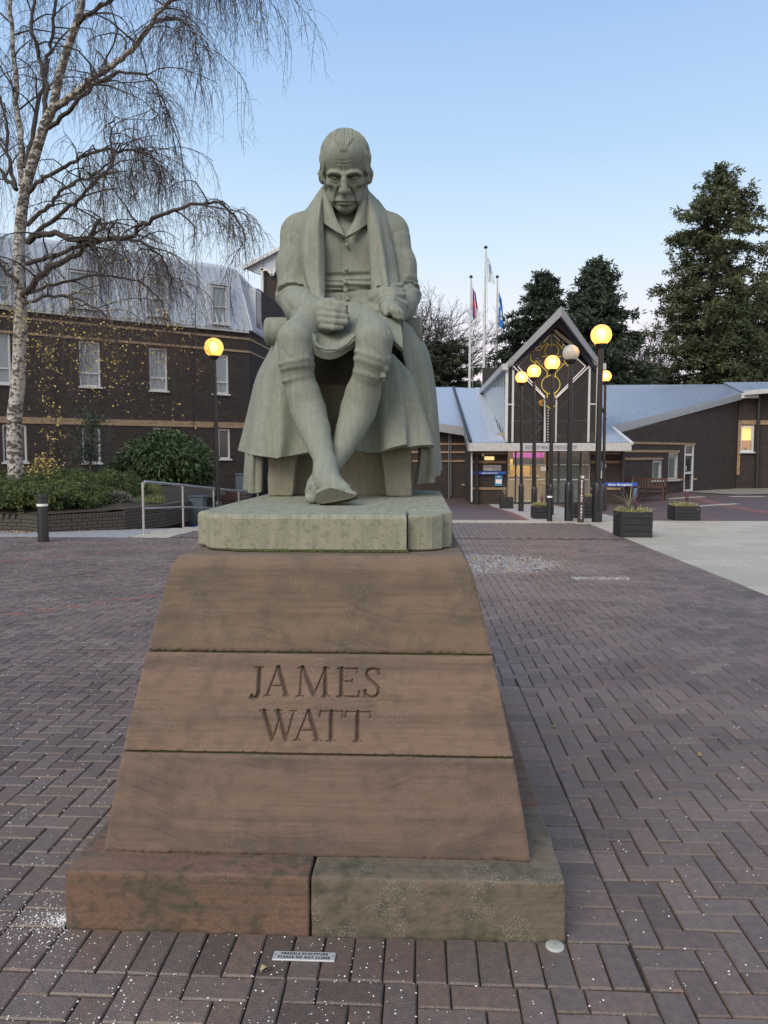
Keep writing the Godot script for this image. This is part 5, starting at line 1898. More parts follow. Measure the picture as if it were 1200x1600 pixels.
func window_unit(parent: Node, at: Transform3D, w: float, h: float, frame_mat: Material, pane_mat: Material, bar_at: float, back: Material, fr := 0.06) -> Node3D:   # lower left corner at the origin, facing +z
	var mb := MB.new()
	for q in [[0.0, fr, 0.0, h], [w - fr, w, 0.0, h]]:
		mb.box(Vector3((q[0] + q[1]) * 0.5, h * 0.5, 0), Vector3(fr, h, 0.10))
	for y in [fr * 0.5, h - fr * 0.5]:
		mb.box(Vector3(w * 0.5, y, 0), Vector3(w - fr * 2, fr, 0.10))
	if bar_at > 0:
		mb.box(Vector3(w * 0.5, h * bar_at, 0.002), Vector3(w - fr * 2, fr * 0.8, 0.09))
	var o := put("window", mb, frame_mat, parent, at)
	mb = MB.new()
	mb.box(Vector3(w * 0.5, h * 0.5, -0.01), Vector3(w - fr * 2 + 0.01, h - fr * 2 + 0.01, 0.008))
	put("pane", mb, pane_mat, o)
	mb = MB.new()
	mb.box(Vector3(w * 0.5, -0.035, 0.06), Vector3(w + 0.12, 0.07, 0.24))
	put("sill", mb, frame_mat, o)
	if back:
		mb = MB.new()
		mb.box(Vector3(w * 0.5, h * 0.62, -0.10), Vector3(w - fr, h * 0.72, 0.01))
		put("blind", mb, back, o)
	return o


func wall_with_holes(mb: MB, x0: float, x1: float, y0: float, y1: float, z: float, thick: float, holes: Array) -> void:   # holes: Rect2 on the wall
	var xs := [x0, x1]
	for r in holes:
		xs.append(r.position.x)
		xs.append(r.end.x)
	xs.sort()
	for i in xs.size() - 1:
		var a: float = xs[i]
		var b: float = xs[i + 1]
		if b - a < 0.001:
			continue
		var m := (a + b) * 0.5
		var cuts := []
		for r in holes:
			if r.position.x < m and r.end.x > m:
				cuts.append(r)
		cuts.sort_custom(func(p, q): return p.position.y < q.position.y)
		var y := y0
		for r in cuts:
			if r.position.y > y:
				mb.box(Vector3(m, (y + r.position.y) * 0.5, z - thick * 0.5), Vector3(b - a, r.position.y - y, thick))
			y = r.end.y
		if y1 > y:
			mb.box(Vector3(m, (y + y1) * 0.5, z - thick * 0.5), Vector3(b - a, y1 - y, thick))


func rect(a: Vector3, b: Vector3) -> Rect2:
	return Rect2(minf(a.x, b.x), minf(a.y, b.y), absf(a.x - b.x), absf(a.y - b.y))


func reception() -> void:
	var t := thing("reception_building", "low dark brick reception building with a tall glazed gable over its doors", "building")
	var e0 := 2.026
	var o0 := 3.426
	var o1 := 6.681
	var e1 := 7.972
	var yb := -0.45
	var ys := 1.795
	# brick walls either side of the doors
	for q in [[e0, o0], [o1, e1]]:
		var mb := MB.new()
		mb.box(Vector3((q[0] + q[1]) * 0.5, (yb + ys) * 0.5, -30.15), Vector3(q[1] - q[0], ys - yb, 0.3))
		put("wall", mb, M.brown_brick, t)
		for v in [[1.650, 1.738], [1.304, 1.400], [0.269, 0.357]]:
			mb = MB.new()
			mb.box(Vector3((q[0] + q[1]) * 0.5, (v[0] + v[1]) * 0.5, -29.99), Vector3(q[1] - q[0] - 0.02, v[1] - v[0], 0.05))
			put("brick_band", mb, M.cream_brick, t)
	# return walls and the back of the hall
	var hall := MB.new()
	hall.box(Vector3(o0 - 0.16, 1.0, -33.2), Vector3(0.3, 3.0, 5.8))
	hall.box(Vector3(o1 + 0.16, 1.0, -33.2), Vector3(0.3, 3.0, 5.8))
	hall.box(Vector3((o0 + o1) * 0.5, 1.0, -36.2), Vector3(o1 - o0 + 0.6, 3.0, 0.2))
	put("inner_wall", hall, M.room_warm, t)
	hall = MB.new()
	hall.box(Vector3((o0 + o1) * 0.5, -0.34, -33.2), Vector3(o1 - o0, 0.06, 6.0))
	put("inner_floor", hall, M.concrete, t)
	hall = MB.new()
	hall.box(Vector3((o0 + o1) * 0.5, ys + 0.16, -33.2), Vector3(o1 - o0 + 0.6, 0.1, 6.0))
	put("inner_ceiling", hall, M.room_warm, t)
	for q in [[0.30, 32.6], [0.66, 32.6], [0.3, 34.6], [0.66, 34.6]]:
		var lp := MB.new()
		var c := Vector3(lerpf(o0, o1, q[0]), ys + 0.085, -q[1])
		lp.box(c, Vector3(0.9, 0.03, 0.5))
		put("ceiling_lamp", lp, M.lit_lamp, t)
		var al := AreaLight3D.new()
		al.name = "hall_light"
		al.area_size = Vector2(0.9, 0.5)
		al.rotation_degrees = Vector3(-90, 0, 0)
		al.position = c - Vector3(0, 0.03, 0)
		al.light_color = Color(1.0, 0.87, 0.66)
		al.light_energy = 1.6
		al.area_range = 12.0
		al.shadow_enabled = true
		t.add_child(al, true)
	var part := MB.new()
	part.box(Vector3(lerpf(o0, o1, 0.80), 1.0, -31.6), Vector3((o1 - o0) * 0.36, 3.0, 0.1))
	put("added_dark_panel", part, M.room, t)  # added dark panel, stands in for the dim right side of the hall
	# desk and panels inside, seen through the left panes
	var desk := MB.new()
	desk.box(Vector3(lerpf(o0, o1, 0.26), 0.20, -33.2), Vector3(1.7, 1.0, 0.5))
	desk.box(Vector3(lerpf(o0, o1, 0.26), 0.72, -33.2), Vector3(1.8, 0.05, 0.62))
	desk.box(Vector3(lerpf(o0, o1, 0.10), 0.75, -34.6), Vector3(0.5, 1.9, 0.06))
	desk.box(Vector3(lerpf(o0, o1, 0.36), 0.75, -35.0), Vector3(0.9, 1.4, 0.06))
	desk.box(Vector3(lerpf(o0, o1, 0.70), 0.35, -34.6), Vector3(1.1, 0.06, 0.5))
	desk.box(Vector3(lerpf(o0, o1, 0.62), 0.0, -34.6), Vector3(0.06, 0.7, 0.5))
	desk.box(Vector3(lerpf(o0, o1, 0.78), 0.0, -34.6), Vector3(0.06, 0.7, 0.5))
	put("reception_desk", desk, M.desk_wood, t)
	var scr := MB.new()
	scr.box(Vector3(4.418, 1.626, -31.0), Vector3(1.25, 0.20, 0.05))
	put("screen", scr, M.screen_pink, t)
	scr = MB.new()
	scr.box(Vector3(4.422, 1.342, -31.05), Vector3(1.25, 0.30, 0.04))
	put("notice_panel", scr, M.blind, t)
	# doors and side lights
	var us := [3.451, 3.788, 4.460, 5.019, 5.453, 5.924, 6.320, 6.653]
	for i in us.size():
		var mb := MB.new()
		var w: float = 0.05 if i not in [3, 5] else 0.10
		mb.box(Vector3(us[i], (yb + ys) * 0.5 + 0.05, -30.1), Vector3(w, ys - yb, 0.09))
		put("door_frame", mb, M.dark_trim if i not in [5, 7] else M.gray_metal, t)
	for i in us.size() - 1:
		var mb := MB.new()
		mb.box(Vector3((us[i] + us[i + 1]) * 0.5, (yb + ys) * 0.5 + 0.05, -30.1), Vector3(us[i + 1] - us[i] - 0.05, ys - yb - 0.02, 0.008))
		var g := put("door" if i in [3, 4] else "side_light", mb, M.glass, t)
		mb = MB.new()
		for v in [1.251, 0.663]:
			var k: float = us[i] + 0.10
			while k < us[i + 1] - 0.06:
				mb.box(Vector3(k, v, -30.085), Vector3(0.045, 0.045, 0.004))
				k += 0.085
		put("safety_dots", mb, M.sign_white, g).set_meta("kind", "stuff")
	var rail := MB.new()
	rail.box(Vector3((us[0] + us[7]) * 0.5, yb + 0.16, -30.09), Vector3(us[7] - us[0], 0.12, 0.06))
	put("kick_rail", rail, M.dark_trim, t)
	var stick := MB.new()
	stick.box(Vector3(4.904, 1.101, -30.06), Vector3(0.30, 0.18, 0.01))
	put("door_notice", stick, M.sign_white, t)
	# canopy and its lettering
	var c0 := 1.902
	var c1 := 7.968
	var mb := MB.new()
	var cy0 := 1.769
	var cy1 := 2.074
	mb.bbox(Vector3((c0 + c1) * 0.5, (cy0 + cy1) * 0.5, -29.08), Vector3(c1 - c0, cy1 - cy0, 0.16), 0.01)
	put("canopy_fascia", mb, M.off_white, t)
	mb = MB.new()
	mb.box(Vector3((c0 + c1) * 0.5, cy0 + 0.03, -29.75), Vector3(c1 - c0 - 0.02, 0.05, 1.18))
	put("canopy_soffit", mb, M.dark_trim, t)
	var lx := 3.985
	var txt := words("HERIOT-WATT UNIVERSITY", 0.125, 0.02, "Droid Serif")
	var width := txt.get_aabb().size.x
	put("lettering", txt, M.letter_blue, t, Transform3D(Basis.from_scale(Vector3(1.95 / maxf(width, 0.1), 1, 1)), Vector3(lx + 0.975, 1.913, -28.995)))
	# ---- the glazed gable
	var gx0 := 3.372
	var gx1 := 6.972
	var gc := (gx0 + gx1) * 0.5
	var ge := 5.158
	var gb := 2.123
	var ridge := 7.060
	var ap := ridge - 0.55
	mb = MB.new()
	mb.prism(PackedVector2Array([Vector2(gx0 + 0.05, gb), Vector2(gx1 - 0.05, gb), Vector2(gx1 - 0.05, ge), Vector2(gc, ap), Vector2(gx0 + 0.05, ge)]), -30.02, -30.012)
	put("gable_glass", mb, M.tinted_glass, t)
	for q in [[791.3, 0.10], [801, 0.075], [851.6, 0.07], [868.6, 0.07], [919.8, 0.075], [933.5, 0.14]]:
		mb = MB.new()
		var x: float = gx0 + (q[0] - 790.5) * (gx1 - gx0) / 146.0
		var top := ge + (ap - ge) * (1.0 - absf(x - gc) / (gc - gx0))
		if q[0] > 850 and q[0] < 870:
			top = 3.782
		mb.box(Vector3(x, (gb + top) * 0.5, -29.98), Vector3(q[1], top - gb, 0.10))
		put("mullion", mb, M.mullion if q[0] < 930 else M.off_white, t)
	for x in [gx0 + 0.2, gx1 - 0.27]:
		mb = MB.new()
		mb.box(Vector3(x, 3.590, -29.98), Vector3(0.24, 0.05, 0.08))
		put("transom", mb, M.mullion, t)
	# roof: two slabs whose ridge runs out beyond the eaves
	for s in [-1.0, 1.0]:
		var ex: float = gc + s * (gx1 - gx0) * 0.5 + s * 0.05
		var p := [Vector3(gc, ridge, -28.5), Vector3(ex, ge, -30.0), Vector3(ex, ge, -43.0), Vector3(gc, ridge, -43.0)]
		mb = MB.new()
		var dn := Vector3(0, -0.36, 0)
		var lo := [p[0] + dn, p[1] + dn * 0.75, p[2] + dn * 0.75, p[3] + dn]
		if s > 0:
			mb.quad(p[0], p[1], p[2], p[3])
			mb.quad(lo[0], lo[3], lo[2], lo[1])
			mb.quad(lo[0], lo[1], p[1], p[0])
			mb.quad(lo[1], lo[2], p[2], p[1])
		else:
			mb.quad(p[0], p[3], p[2], p[1])
			mb.quad(lo[0], lo[1], lo[2], lo[3])
			mb.quad(lo[1], lo[0], p[0], p[1])
			mb.quad(lo[2], lo[1], p[1], p[2])
		put("gable_roof", mb, M.gray_metal, t)
		mb = MB.new()
		mb.bar(Vector3(gc, ridge - 0.44, -28.9), Vector3(ex - s * 0.12, ge - 0.36, -30.1), 0.10, 0.16)
		put("barge_trim", mb, M.navy_trim, t)
		mb = MB.new()
		mb.bar(Vector3(gc, ap - 0.10, -29.95), Vector3(ex - s * 0.2, ge - 0.06, -29.95), 0.10, 0.12)
		put("rafter", mb, M.mullion, t)
		mb = MB.new()
		mb.box(Vector3(ex + s * 0.02, ge - 0.14, -36.4), Vector3(0.22, 0.24, 13.2))
		put("gutter", mb, M.off_white, t)
		mb = MB.new()
		mb.box(Vector3(ex - s * 0.04, (gb + ge) * 0.5 - 0.1, -36.4), Vector3(0.02, ge - gb - 0.2, 12.8))
		var sg := put("side_glazing", mb, M.side_pane, t)
		mb = MB.new()
		for k in 22:
			mb.box(Vector3(ex - s * 0.035, (gb + ge) * 0.5 - 0.1, -30.1 - k * 0.595), Vector3(0.035, ge - gb - 0.2, 0.05))
		put("glazing_bars", mb, M.mullion, sg)
	# dark loft behind the gable glass, with its trusses
	mb = MB.new()
	mb.box(Vector3(gc, gb - 0.03, -36.0), Vector3(gx1 - gx0 - 0.1, 0.06, 11.8))
	mb.box(Vector3(gc, (gb + ge) * 0.5 + 0.6, -41.9), Vector3(gx1 - gx0 - 0.1, ge - gb + 1.2, 0.1))
	put("loft", mb, M.room, t)
	for s in [-1.0, 1.0]:
		mb = MB.new()
		mb.box(Vector3(gc + s * ((gx1 - gx0) * 0.5 - 0.06), (gb + ge) * 0.5 - 0.1, -36.4), Vector3(0.02, ge - gb - 0.1, 12.5))
		mb.plate([Vector3(gc, ap - 0.05, -30.2), Vector3(gc, ap - 0.05, -42.5), Vector3(gc + s * (gx1 - gx0) * 0.5, ge - 0.25, -42.5), Vector3(gc + s * (gx1 - gx0) * 0.5, ge - 0.25, -30.2)], 0.02)
		put("added_dark_lining", mb, M.room, t)  # added dark sheets, so the loft looks unlit behind the glass
	for d in [31.5, 34.0, 36.5]:
		mb = MB.new()
		mb.bar(Vector3(gx0 + 0.1, ge - 0.4, -d), Vector3(gc + 0.6, gb + 0.2, -d), 0.06, 0.08)
		mb.bar(Vector3(gx1 - 0.1, ge - 0.4, -d), Vector3(gc - 0.6, gb + 0.2, -d), 0.06, 0.08)
		mb.bar(Vector3(gx0 + 0.1, gb + 0.9, -d), Vector3(gx1 - 0.1, gb + 0.9, -d), 0.05, 0.05)
		put("truss", mb, M.off_white, t)
	# the black screen in the gable with white and yellow lines
	mb = MB.new()
	mb.prism(PackedVector2Array([Vector2(5.098, 6.436), Vector2(3.747, 5.044), Vector2(4.871, 3.776), Vector2(4.933, 2.146), Vector2(5.266, 2.146), Vector2(5.264, 3.774), Vector2(6.415, 5.042)]), -29.93, -29.90)
	var scrn := put("gable_screen", mb, M.panel_black, t)
	mb = MB.new()
	for q in [[Vector3(4.205, 5.466, -29.880), Vector3(3.793, 5.041, -29.880), Vector3(4.854, 3.872, -29.880)], [Vector3(6.040, 5.334, -29.880), Vector3(6.387, 5.027, -29.880), Vector3(5.273, 3.871, -29.880)], [Vector3(3.621, 5.054, -29.880), Vector3(4.852, 3.811, -29.880)], [Vector3(6.533, 5.039, -29.880), Vector3(5.275, 3.810, -29.880)], [Vector3(4.760, 5.950, -29.880), Vector3(5.048, 6.263, -29.880)], [Vector3(5.122, 6.263, -29.880), Vector3(5.394, 5.994, -29.880)], [Vector3(4.447, 5.684, -29.880), Vector3(4.616, 5.829, -29.880)], [Vector3(5.518, 5.872, -29.880), Vector3(5.716, 5.700, -29.880)]]:
		for i in q.size() - 1:
			mb.bar(q[i], q[i + 1], 0.036, 0.03, Vector3(0, 0, 1))
	put("white_line", mb, M.sign_white, scrn)
	mb = MB.new()
	for q in [[862, 548.5, 10.5], [860.6, 601, 14.0]]:
		var cc := Vector3(5.082, 5.618, -29.87) if q[2] < 12 else Vector3(5.068, 4.337, -29.87)
		var pts := PackedVector3Array()
		var rad := PackedFloat32Array()
		for k in 25:
			pts.push_back(cc + Vector3(cos(TAU * k / 24), sin(TAU * k / 24), 0) * q[2] * 0.0252)
			rad.push_back(0.019)
		mb.tube(pts, rad, 6, false)
	for q in [[Vector3(4.905, 5.947, -29.870), Vector3(4.908, 5.777, -29.870)], [Vector3(4.905, 5.947, -29.870), Vector3(4.665, 5.706, -29.870), Vector3(4.660, 5.997, -29.870)], [Vector3(4.666, 5.657, -29.870), Vector3(4.470, 5.634, -29.870)], [Vector3(4.841, 5.412, -29.870), Vector3(4.718, 5.413, -29.870)], [Vector3(4.275, 5.611, -29.870), Vector3(4.279, 5.294, -29.870), Vector3(4.478, 5.122, -29.870), Vector3(4.476, 5.268, -29.870), Vector3(4.923, 4.826, -29.870)], [Vector3(4.275, 5.611, -29.870), Vector3(4.397, 5.610, -29.870)], [Vector3(5.246, 5.993, -29.870), Vector3(5.495, 5.700, -29.870), Vector3(5.490, 5.992, -29.870)], [Vector3(5.329, 5.409, -29.870), Vector3(5.451, 5.409, -29.870)], [Vector3(5.266, 4.825, -29.870), Vector3(5.626, 5.189, -29.870), Vector3(5.677, 5.042, -29.870), Vector3(5.773, 5.163, -29.870)], [Vector3(4.923, 4.826, -29.870), Vector3(4.927, 4.606, -29.870)], [Vector3(5.241, 4.825, -29.870), Vector3(5.245, 4.605, -29.870)], [Vector3(4.812, 4.117, -29.870), Vector3(4.936, 3.994, -29.870), Vector3(4.939, 3.822, -29.870)], [Vector3(5.351, 4.115, -29.870), Vector3(5.230, 3.993, -29.870), Vector3(5.233, 3.821, -29.870)], [Vector3(4.919, 3.527, -29.870), Vector3(5.068, 3.404, -29.870)], [Vector3(5.238, 3.526, -29.870), Vector3(5.141, 3.453, -29.870)]]:
		for i in q.size() - 1:
			mb.bar(q[i], q[i + 1], 0.032, 0.03, Vector3(0, 0, 1))
	put("yellow_line", mb, M.yellow_line, scrn).set_meta("kind", "stuff")
	mb = MB.new()
	for i in 12:
		for s in [-1, 1]:
			mb.box(Vector3(5.078 + s * 0.09, 3.355 - i * 0.105, -29.885), Vector3(0.035, 0.035, 0.02))
	for i in 5:
		mb.box(Vector3(5.076, 6.166 - i * 0.09, -29.885), Vector3(0.03, 0.03, 0.02))
		mb.box(Vector3(4.550 + i * 0.10, 5.342 - i * 0.10, -29.885), Vector3(0.03, 0.03, 0.02))
		mb.box(Vector3(5.674 - i * 0.10, 5.336 - i * 0.10, -29.885), Vector3(0.03, 0.03, 0.02))
	put("white_dots", mb, M.sign_white, scrn).set_meta("kind", "stuff")
	# ---- left wing
	var lw0 := -2.722
	var lw1 := 2.282
	mb = MB.new()
	mb.prism(PackedVector2Array([Vector2(lw0, -0.6), Vector2(lw1, -0.6), Vector2(lw1, 2.478), Vector2(lw0, 3.280)]), -34.3, -34.0)
	put("wall", mb, M.brown_brick, t)
	mb = MB.new()
	mb.box(Vector3(e0 + 0.15, 1.0, -32.15), Vector3(0.3, 2.6, 3.7))
	put("wall", mb, M.brown_brick, t)
	for v in [2.117, 1.756, 1.361, 0.303]:
		mb = MB.new()
		var xs: float = lw0 if v > 0.5 else 1.888
		mb.box(Vector3((xs + lw1) * 0.5, v, -33.98), Vector3(lw1 - xs, 0.085, 0.06))
		put("brick_band", mb, M.cream_brick, t)
	mb = MB.new()
	ribbed(mb, Vector3(-2.683, 3.541, -33.600), Vector3(2.028, 2.832, -33.600), Vector3(1.926, 5.510, -44.000), Vector3(-3.511, 5.496, -44.000), 44, 0.035)
	put("roof", mb, M.roof_metal, t)
	mb = MB.new()
	mb.plate([Vector3(-2.680, 3.230, -33.550), Vector3(2.028, 2.467, -33.550), Vector3(2.025, 2.830, -33.550), Vector3(-2.679, 3.566, -33.550)], 0.08)
	put("roof_fascia", mb, M.gray_metal, t)
	mb = MB.new()
	mb.plate([Vector3(1.950, 2.099, -29.200), Vector3(3.260, 2.122, -29.200), Vector3(3.380, 5.344, -43.000), Vector3(1.954, 5.492, -43.800)], 0.08)
	var lr := put("roof", mb, M.roof_metal, t)
	mb = MB.new()
	mb.bar(Vector3(1.946, 2.111, -29.150) + Vector3(0, 0.03, 0), Vector3(1.940, 5.501, -43.900) + Vector3(0, 0.03, 0), 0.10, 0.12)
	put("verge_trim", mb, M.dark_trim, lr)
	mb = MB.new()
	mb.bar(Vector3(2.951, 2.140, -29.500) + Vector3(0, 0.03, 0), Vector3(3.345, 5.344, -43.000) + Vector3(0, 0.03, 0), 0.5, 0.05)
	put("flashing", mb, M.cladding, lr)
	mb = MB.new()
	mb.plate([Vector3(1.925, 1.770, -29.150), Vector3(2.025, 2.466, -33.500), Vector3(2.022, 2.828, -33.500), Vector3(1.922, 2.086, -29.150)], 0.08)
	put("roof_fascia", mb, M.gray_metal, t)
	# pipes and posts
	mb = MB.new()
	mb.rod(Vector3(2.045, -0.188, -29.600), Vector3(2.028, 1.798, -29.600), 0.035, 8)
	put("white_post", mb, M.white_paint, t)
	mb = MB.new()
	mb.rod(Vector3(2.247, -0.325, -29.800), Vector3(2.229, 1.699, -29.800), 0.07, 10)
	mb.rod(Vector3(2.247, -0.325, -29.800), Vector3(2.247, -0.249, -29.800), 0.10, 10)
	mb.rod(Vector3(2.232, 1.351, -29.800), Vector3(2.231, 1.500, -29.800), 0.09, 10)
	put("drainpipe", mb, M.dark_trim, t)
	mb = MB.new()
	mb.rod(Vector3(7.890, 0.041, -29.800), Vector3(7.851, 1.748, -29.800), 0.07, 10)
	mb.rod(Vector3(7.860, 1.353, -29.800), Vector3(7.857, 1.501, -29.800), 0.09, 10)
	put("drainpipe", mb, M.dark_trim, t)
	mb = MB.new()
	mb.rod(Vector3(1.333, -0.393, -33.900), Vector3(1.314, 2.618, -33.900), 0.018, 6)
	mb.rod(Vector3(1.417, -0.164, -33.900), Vector3(1.399, 2.562, -33.900), 0.014, 6)
	put("wall_cable", mb, M.gray_metal, t)
	mb = MB.new()
	mb.box(Vector3(2.489, 1.632, -29.930), Vector3(0.10, 0.10, 0.08))
	put("door_sensor", mb, M.sign_white, t)
	mb = MB.new()
	mb.bbox(Vector3(2.739, 1.500, -29.930), Vector3(0.38, 0.14, 0.08), 0.02)
	put("wall_lamp", mb, M.lit_lamp, t)
	# ---- right side: low corrugated roof, the big roof, the receding wall
	mb = MB.new()
	ribbed(mb, Vector3(6.872, 2.097, -29.300), Vector3(7.975, 2.096, -29.300), Vector3(7.884, 2.789, -32.000), Vector3(8.411, 3.738, -36.000), 14, 0.03)
	put("roof", mb, M.roof_metal, t)
	mb = MB.new()
	mb.bar(Vector3(7.913, 2.755, -31.800), Vector3(7.992, 2.057, -29.100), 0.14, 0.10)
	put("verge_trim", mb, M.white_paint, t)
	mb = MB.new()
	ribbed(mb, Vector3(7.884, 2.776, -32.000), Vector3(16.268, 4.689, -39.400), Vector3(19.460, 6.134, -50.000), Vector3(10.417, 5.766, -46.000), 60, 0.035)
	put("roof", mb, M.roof_metal, t)
	mb = MB.new()
	mb.plate([Vector3(7.946, 2.467, -31.800), Vector3(16.194, 4.419, -39.200), Vector3(16.183, 4.737, -39.200), Vector3(7.886, 2.795, -31.800)], 0.10)
	put("roof_fascia", mb, M.gray_metal, t)
	var w := thing("reception_wing", "dark brick wing right of the entrance with two narrow windows and white door", "building", Vector3(8.446, 0, -32.000), 0.7741)
	var L := 10.728
	mb = MB.new()
	var holes := [rect(Vector3(2.426, 1.391, 0.000), Vector3(3.248, 0.522, 0.000)), rect(Vector3(3.807, 1.772, 0.000), Vector3(4.700, 0.521, 0.000)), rect(Vector3(5.268, 2.129, 0.000), Vector3(6.149, -0.081, 0.000))]
	wall_with_holes(mb, 0, L, -0.7, Vector3(-0.104, 2.338, 0.000).y, 0.0, 0.3, holes)
	mb.prism(PackedVector2Array([Vector2(0, Vector3(-0.104, 2.338, 0.000).y), Vector2(L, Vector3(-0.104, 2.338, 0.000).y), Vector2(L, Vector3(10.391, 4.361, 0.000).y), Vector2(0, Vector3(-0.113, 2.549, 0.000).y)]), -0.3, 0.0)
	put("wall", mb, M.brown_brick_own, w)
	for q in [[Vector3(0.201, 2.142, 0.000), Vector3(6.256, 2.211, 0.000)], [Vector3(0.018, 1.796, 0.000), Vector3(4.744, 1.815, 0.000)], [Vector3(0.032, 1.467, 0.000), Vector3(3.255, 1.458, 0.000)], [Vector3(3.306, 0.507, 0.000), Vector3(5.308, 0.464, 0.000)], [Vector3(6.143, 0.506, 0.000), Vector3(6.493, 0.499, 0.000)]]:
		mb = MB.new()
		mb.box(Vector3((q[0].x + q[1].x) * 0.5, q[0].y, 0.01), Vector3(q[1].x - q[0].x, 0.10, 0.05))
		put("brick_band", mb, M.cream_brick_own, w)
	for i in 2:
		var r: Rect2 = holes[i]
		window_unit(w, Transform3D(Basis(), Vector3(r.position.x, r.position.y, -0.08)), r.size.x, r.size.y, M.off_white, M.glass, 0.0, null, 0.09)
		mb = MB.new()
		mb.box(Vector3(r.get_center().x, r.get_center().y, -0.6), Vector3(r.size.x + 0.5, r.size.y + 0.3, 0.02))
		put("room_back", mb, M.room_warm, w)
	var dr: Rect2 = holes[2]
	mb = MB.new()
	for x in [dr.position.x + 0.04, dr.end.x - 0.04]:
		mb.box(Vector3(x, dr.get_center().y, -0.05), Vector3(0.08, dr.size.y, 0.12))
	for y in [0.03, 0.40, 0.78, 0.985]:
		mb.box(Vector3(dr.get_center().x, dr.position.y + dr.size.y * y, -0.05), Vector3(dr.size.x, 0.10, 0.10))
	var door := put("door", mb, M.white_paint, w)
	mb = MB.new()
	mb.box(Vector3(dr.get_center().x, dr.get_center().y, -0.06), Vector3(dr.size.x - 0.1, dr.size.y - 0.05, 0.01))
	put("pane", mb, M.dark_glass, door)
	mb = MB.new()
	mb.box(Vector3(dr.position.x + 0.12, dr.position.y + dr.size.y * 0.5, 0.03), Vector3(0.04, 0.22, 0.05))
	put("handle", mb, M.steel, door)
	# the frontal wall at the far right
	var b0 := 16.149
	var b1 := 20.921
	mb = MB.new()
	var wr := rect(Vector3(16.252, 3.121, 0), Vector3(16.950, 1.795, 0))
	wall_with_holes(mb, b0, b1, -0.6, 4.696, -39.5, 0.3, [wr])
	put("wall", mb, M.brown_brick, t)
	mb = MB.new()
	mb.box(Vector3((b0 + b1) * 0.5, 3.282, -39.48), Vector3(b1 - b0, 0.22, 0.06))
	mb.box(Vector3(b0 + 0.06, 1.924, -39.47), Vector3(0.14, 3.218 - 0.624, 0.06))
	put("brick_band", mb, M.cream_brick, t)
	var wu := window_unit(t, Transform3D(Basis(), Vector3(wr.position.x, wr.position.y, -39.55)), wr.size.x, wr.size.y, M.white_paint, M.glass, 0.0, null, 0.09)
	mb = MB.new()
	mb.box(Vector3(wr.size.x * 0.5, wr.size.y * 0.70, -0.12), Vector3(wr.size.x - 0.14, wr.size.y * 0.52, 0.01))
	put("lit_blind", mb, M.lit_window, wu)
	mb = MB.new()
	mb.box(Vector3(wr.size.x * 0.5, wr.size.y * 0.5, -0.8), Vector3(wr.size.x + 0.4, wr.size.y + 0.2, 0.02))
	put("lit_room", mb, M.lit_room, wu)
	mb = MB.new()
	for q in [[0.25, 0.05, 0.12], [0.55, 0.09, 0.16]]:
		mb.box(Vector3(wr.size.x * q[0], 0.10 + q[1] * 0.5, -0.14), Vector3(q[2], q[1], 0.08))
	put("window_clutter", mb, M.dark_trim, wu)
	mb = MB.new()
	mb.rod(Vector3(17.087, -0.018, -39.300), Vector3(17.048, 4.615, -39.300), 0.085, 10)
	put("drainpipe", mb, M.dark_trim, t)
	mb = MB.new()
	mb.bar(Vector3(16.195, 4.721, -39.000), Vector3(19.658, 4.918, -37.500), 0.22, 0.22)
	put("gutter", mb, M.off_white, t)
	mb = MB.new()
	mb.box(Vector3(16.523, 4.601, -39.2), Vector3(0.85, 0.25, 0.2))
	put("gutter_box", mb, M.white_paint, t)
	mb = MB.new()
	ribbed(mb, Vector3(16.204, 4.761, -39.100), Vector3(19.709, 4.958, -37.600), Vector3(26.199, 6.307, -50.000), Vector3(19.415, 6.276, -50.000), 24, 0.03)
	put("roof", mb, M.roof_metal, t)
	mb = MB.new()
	mb.box(Vector3((b0 + b1) * 0.5 - 4.0, 1.5, -47.0), Vector3(24.0, 5.4, 0.3))
	put("rear_wall", mb, M.brown_brick, t)



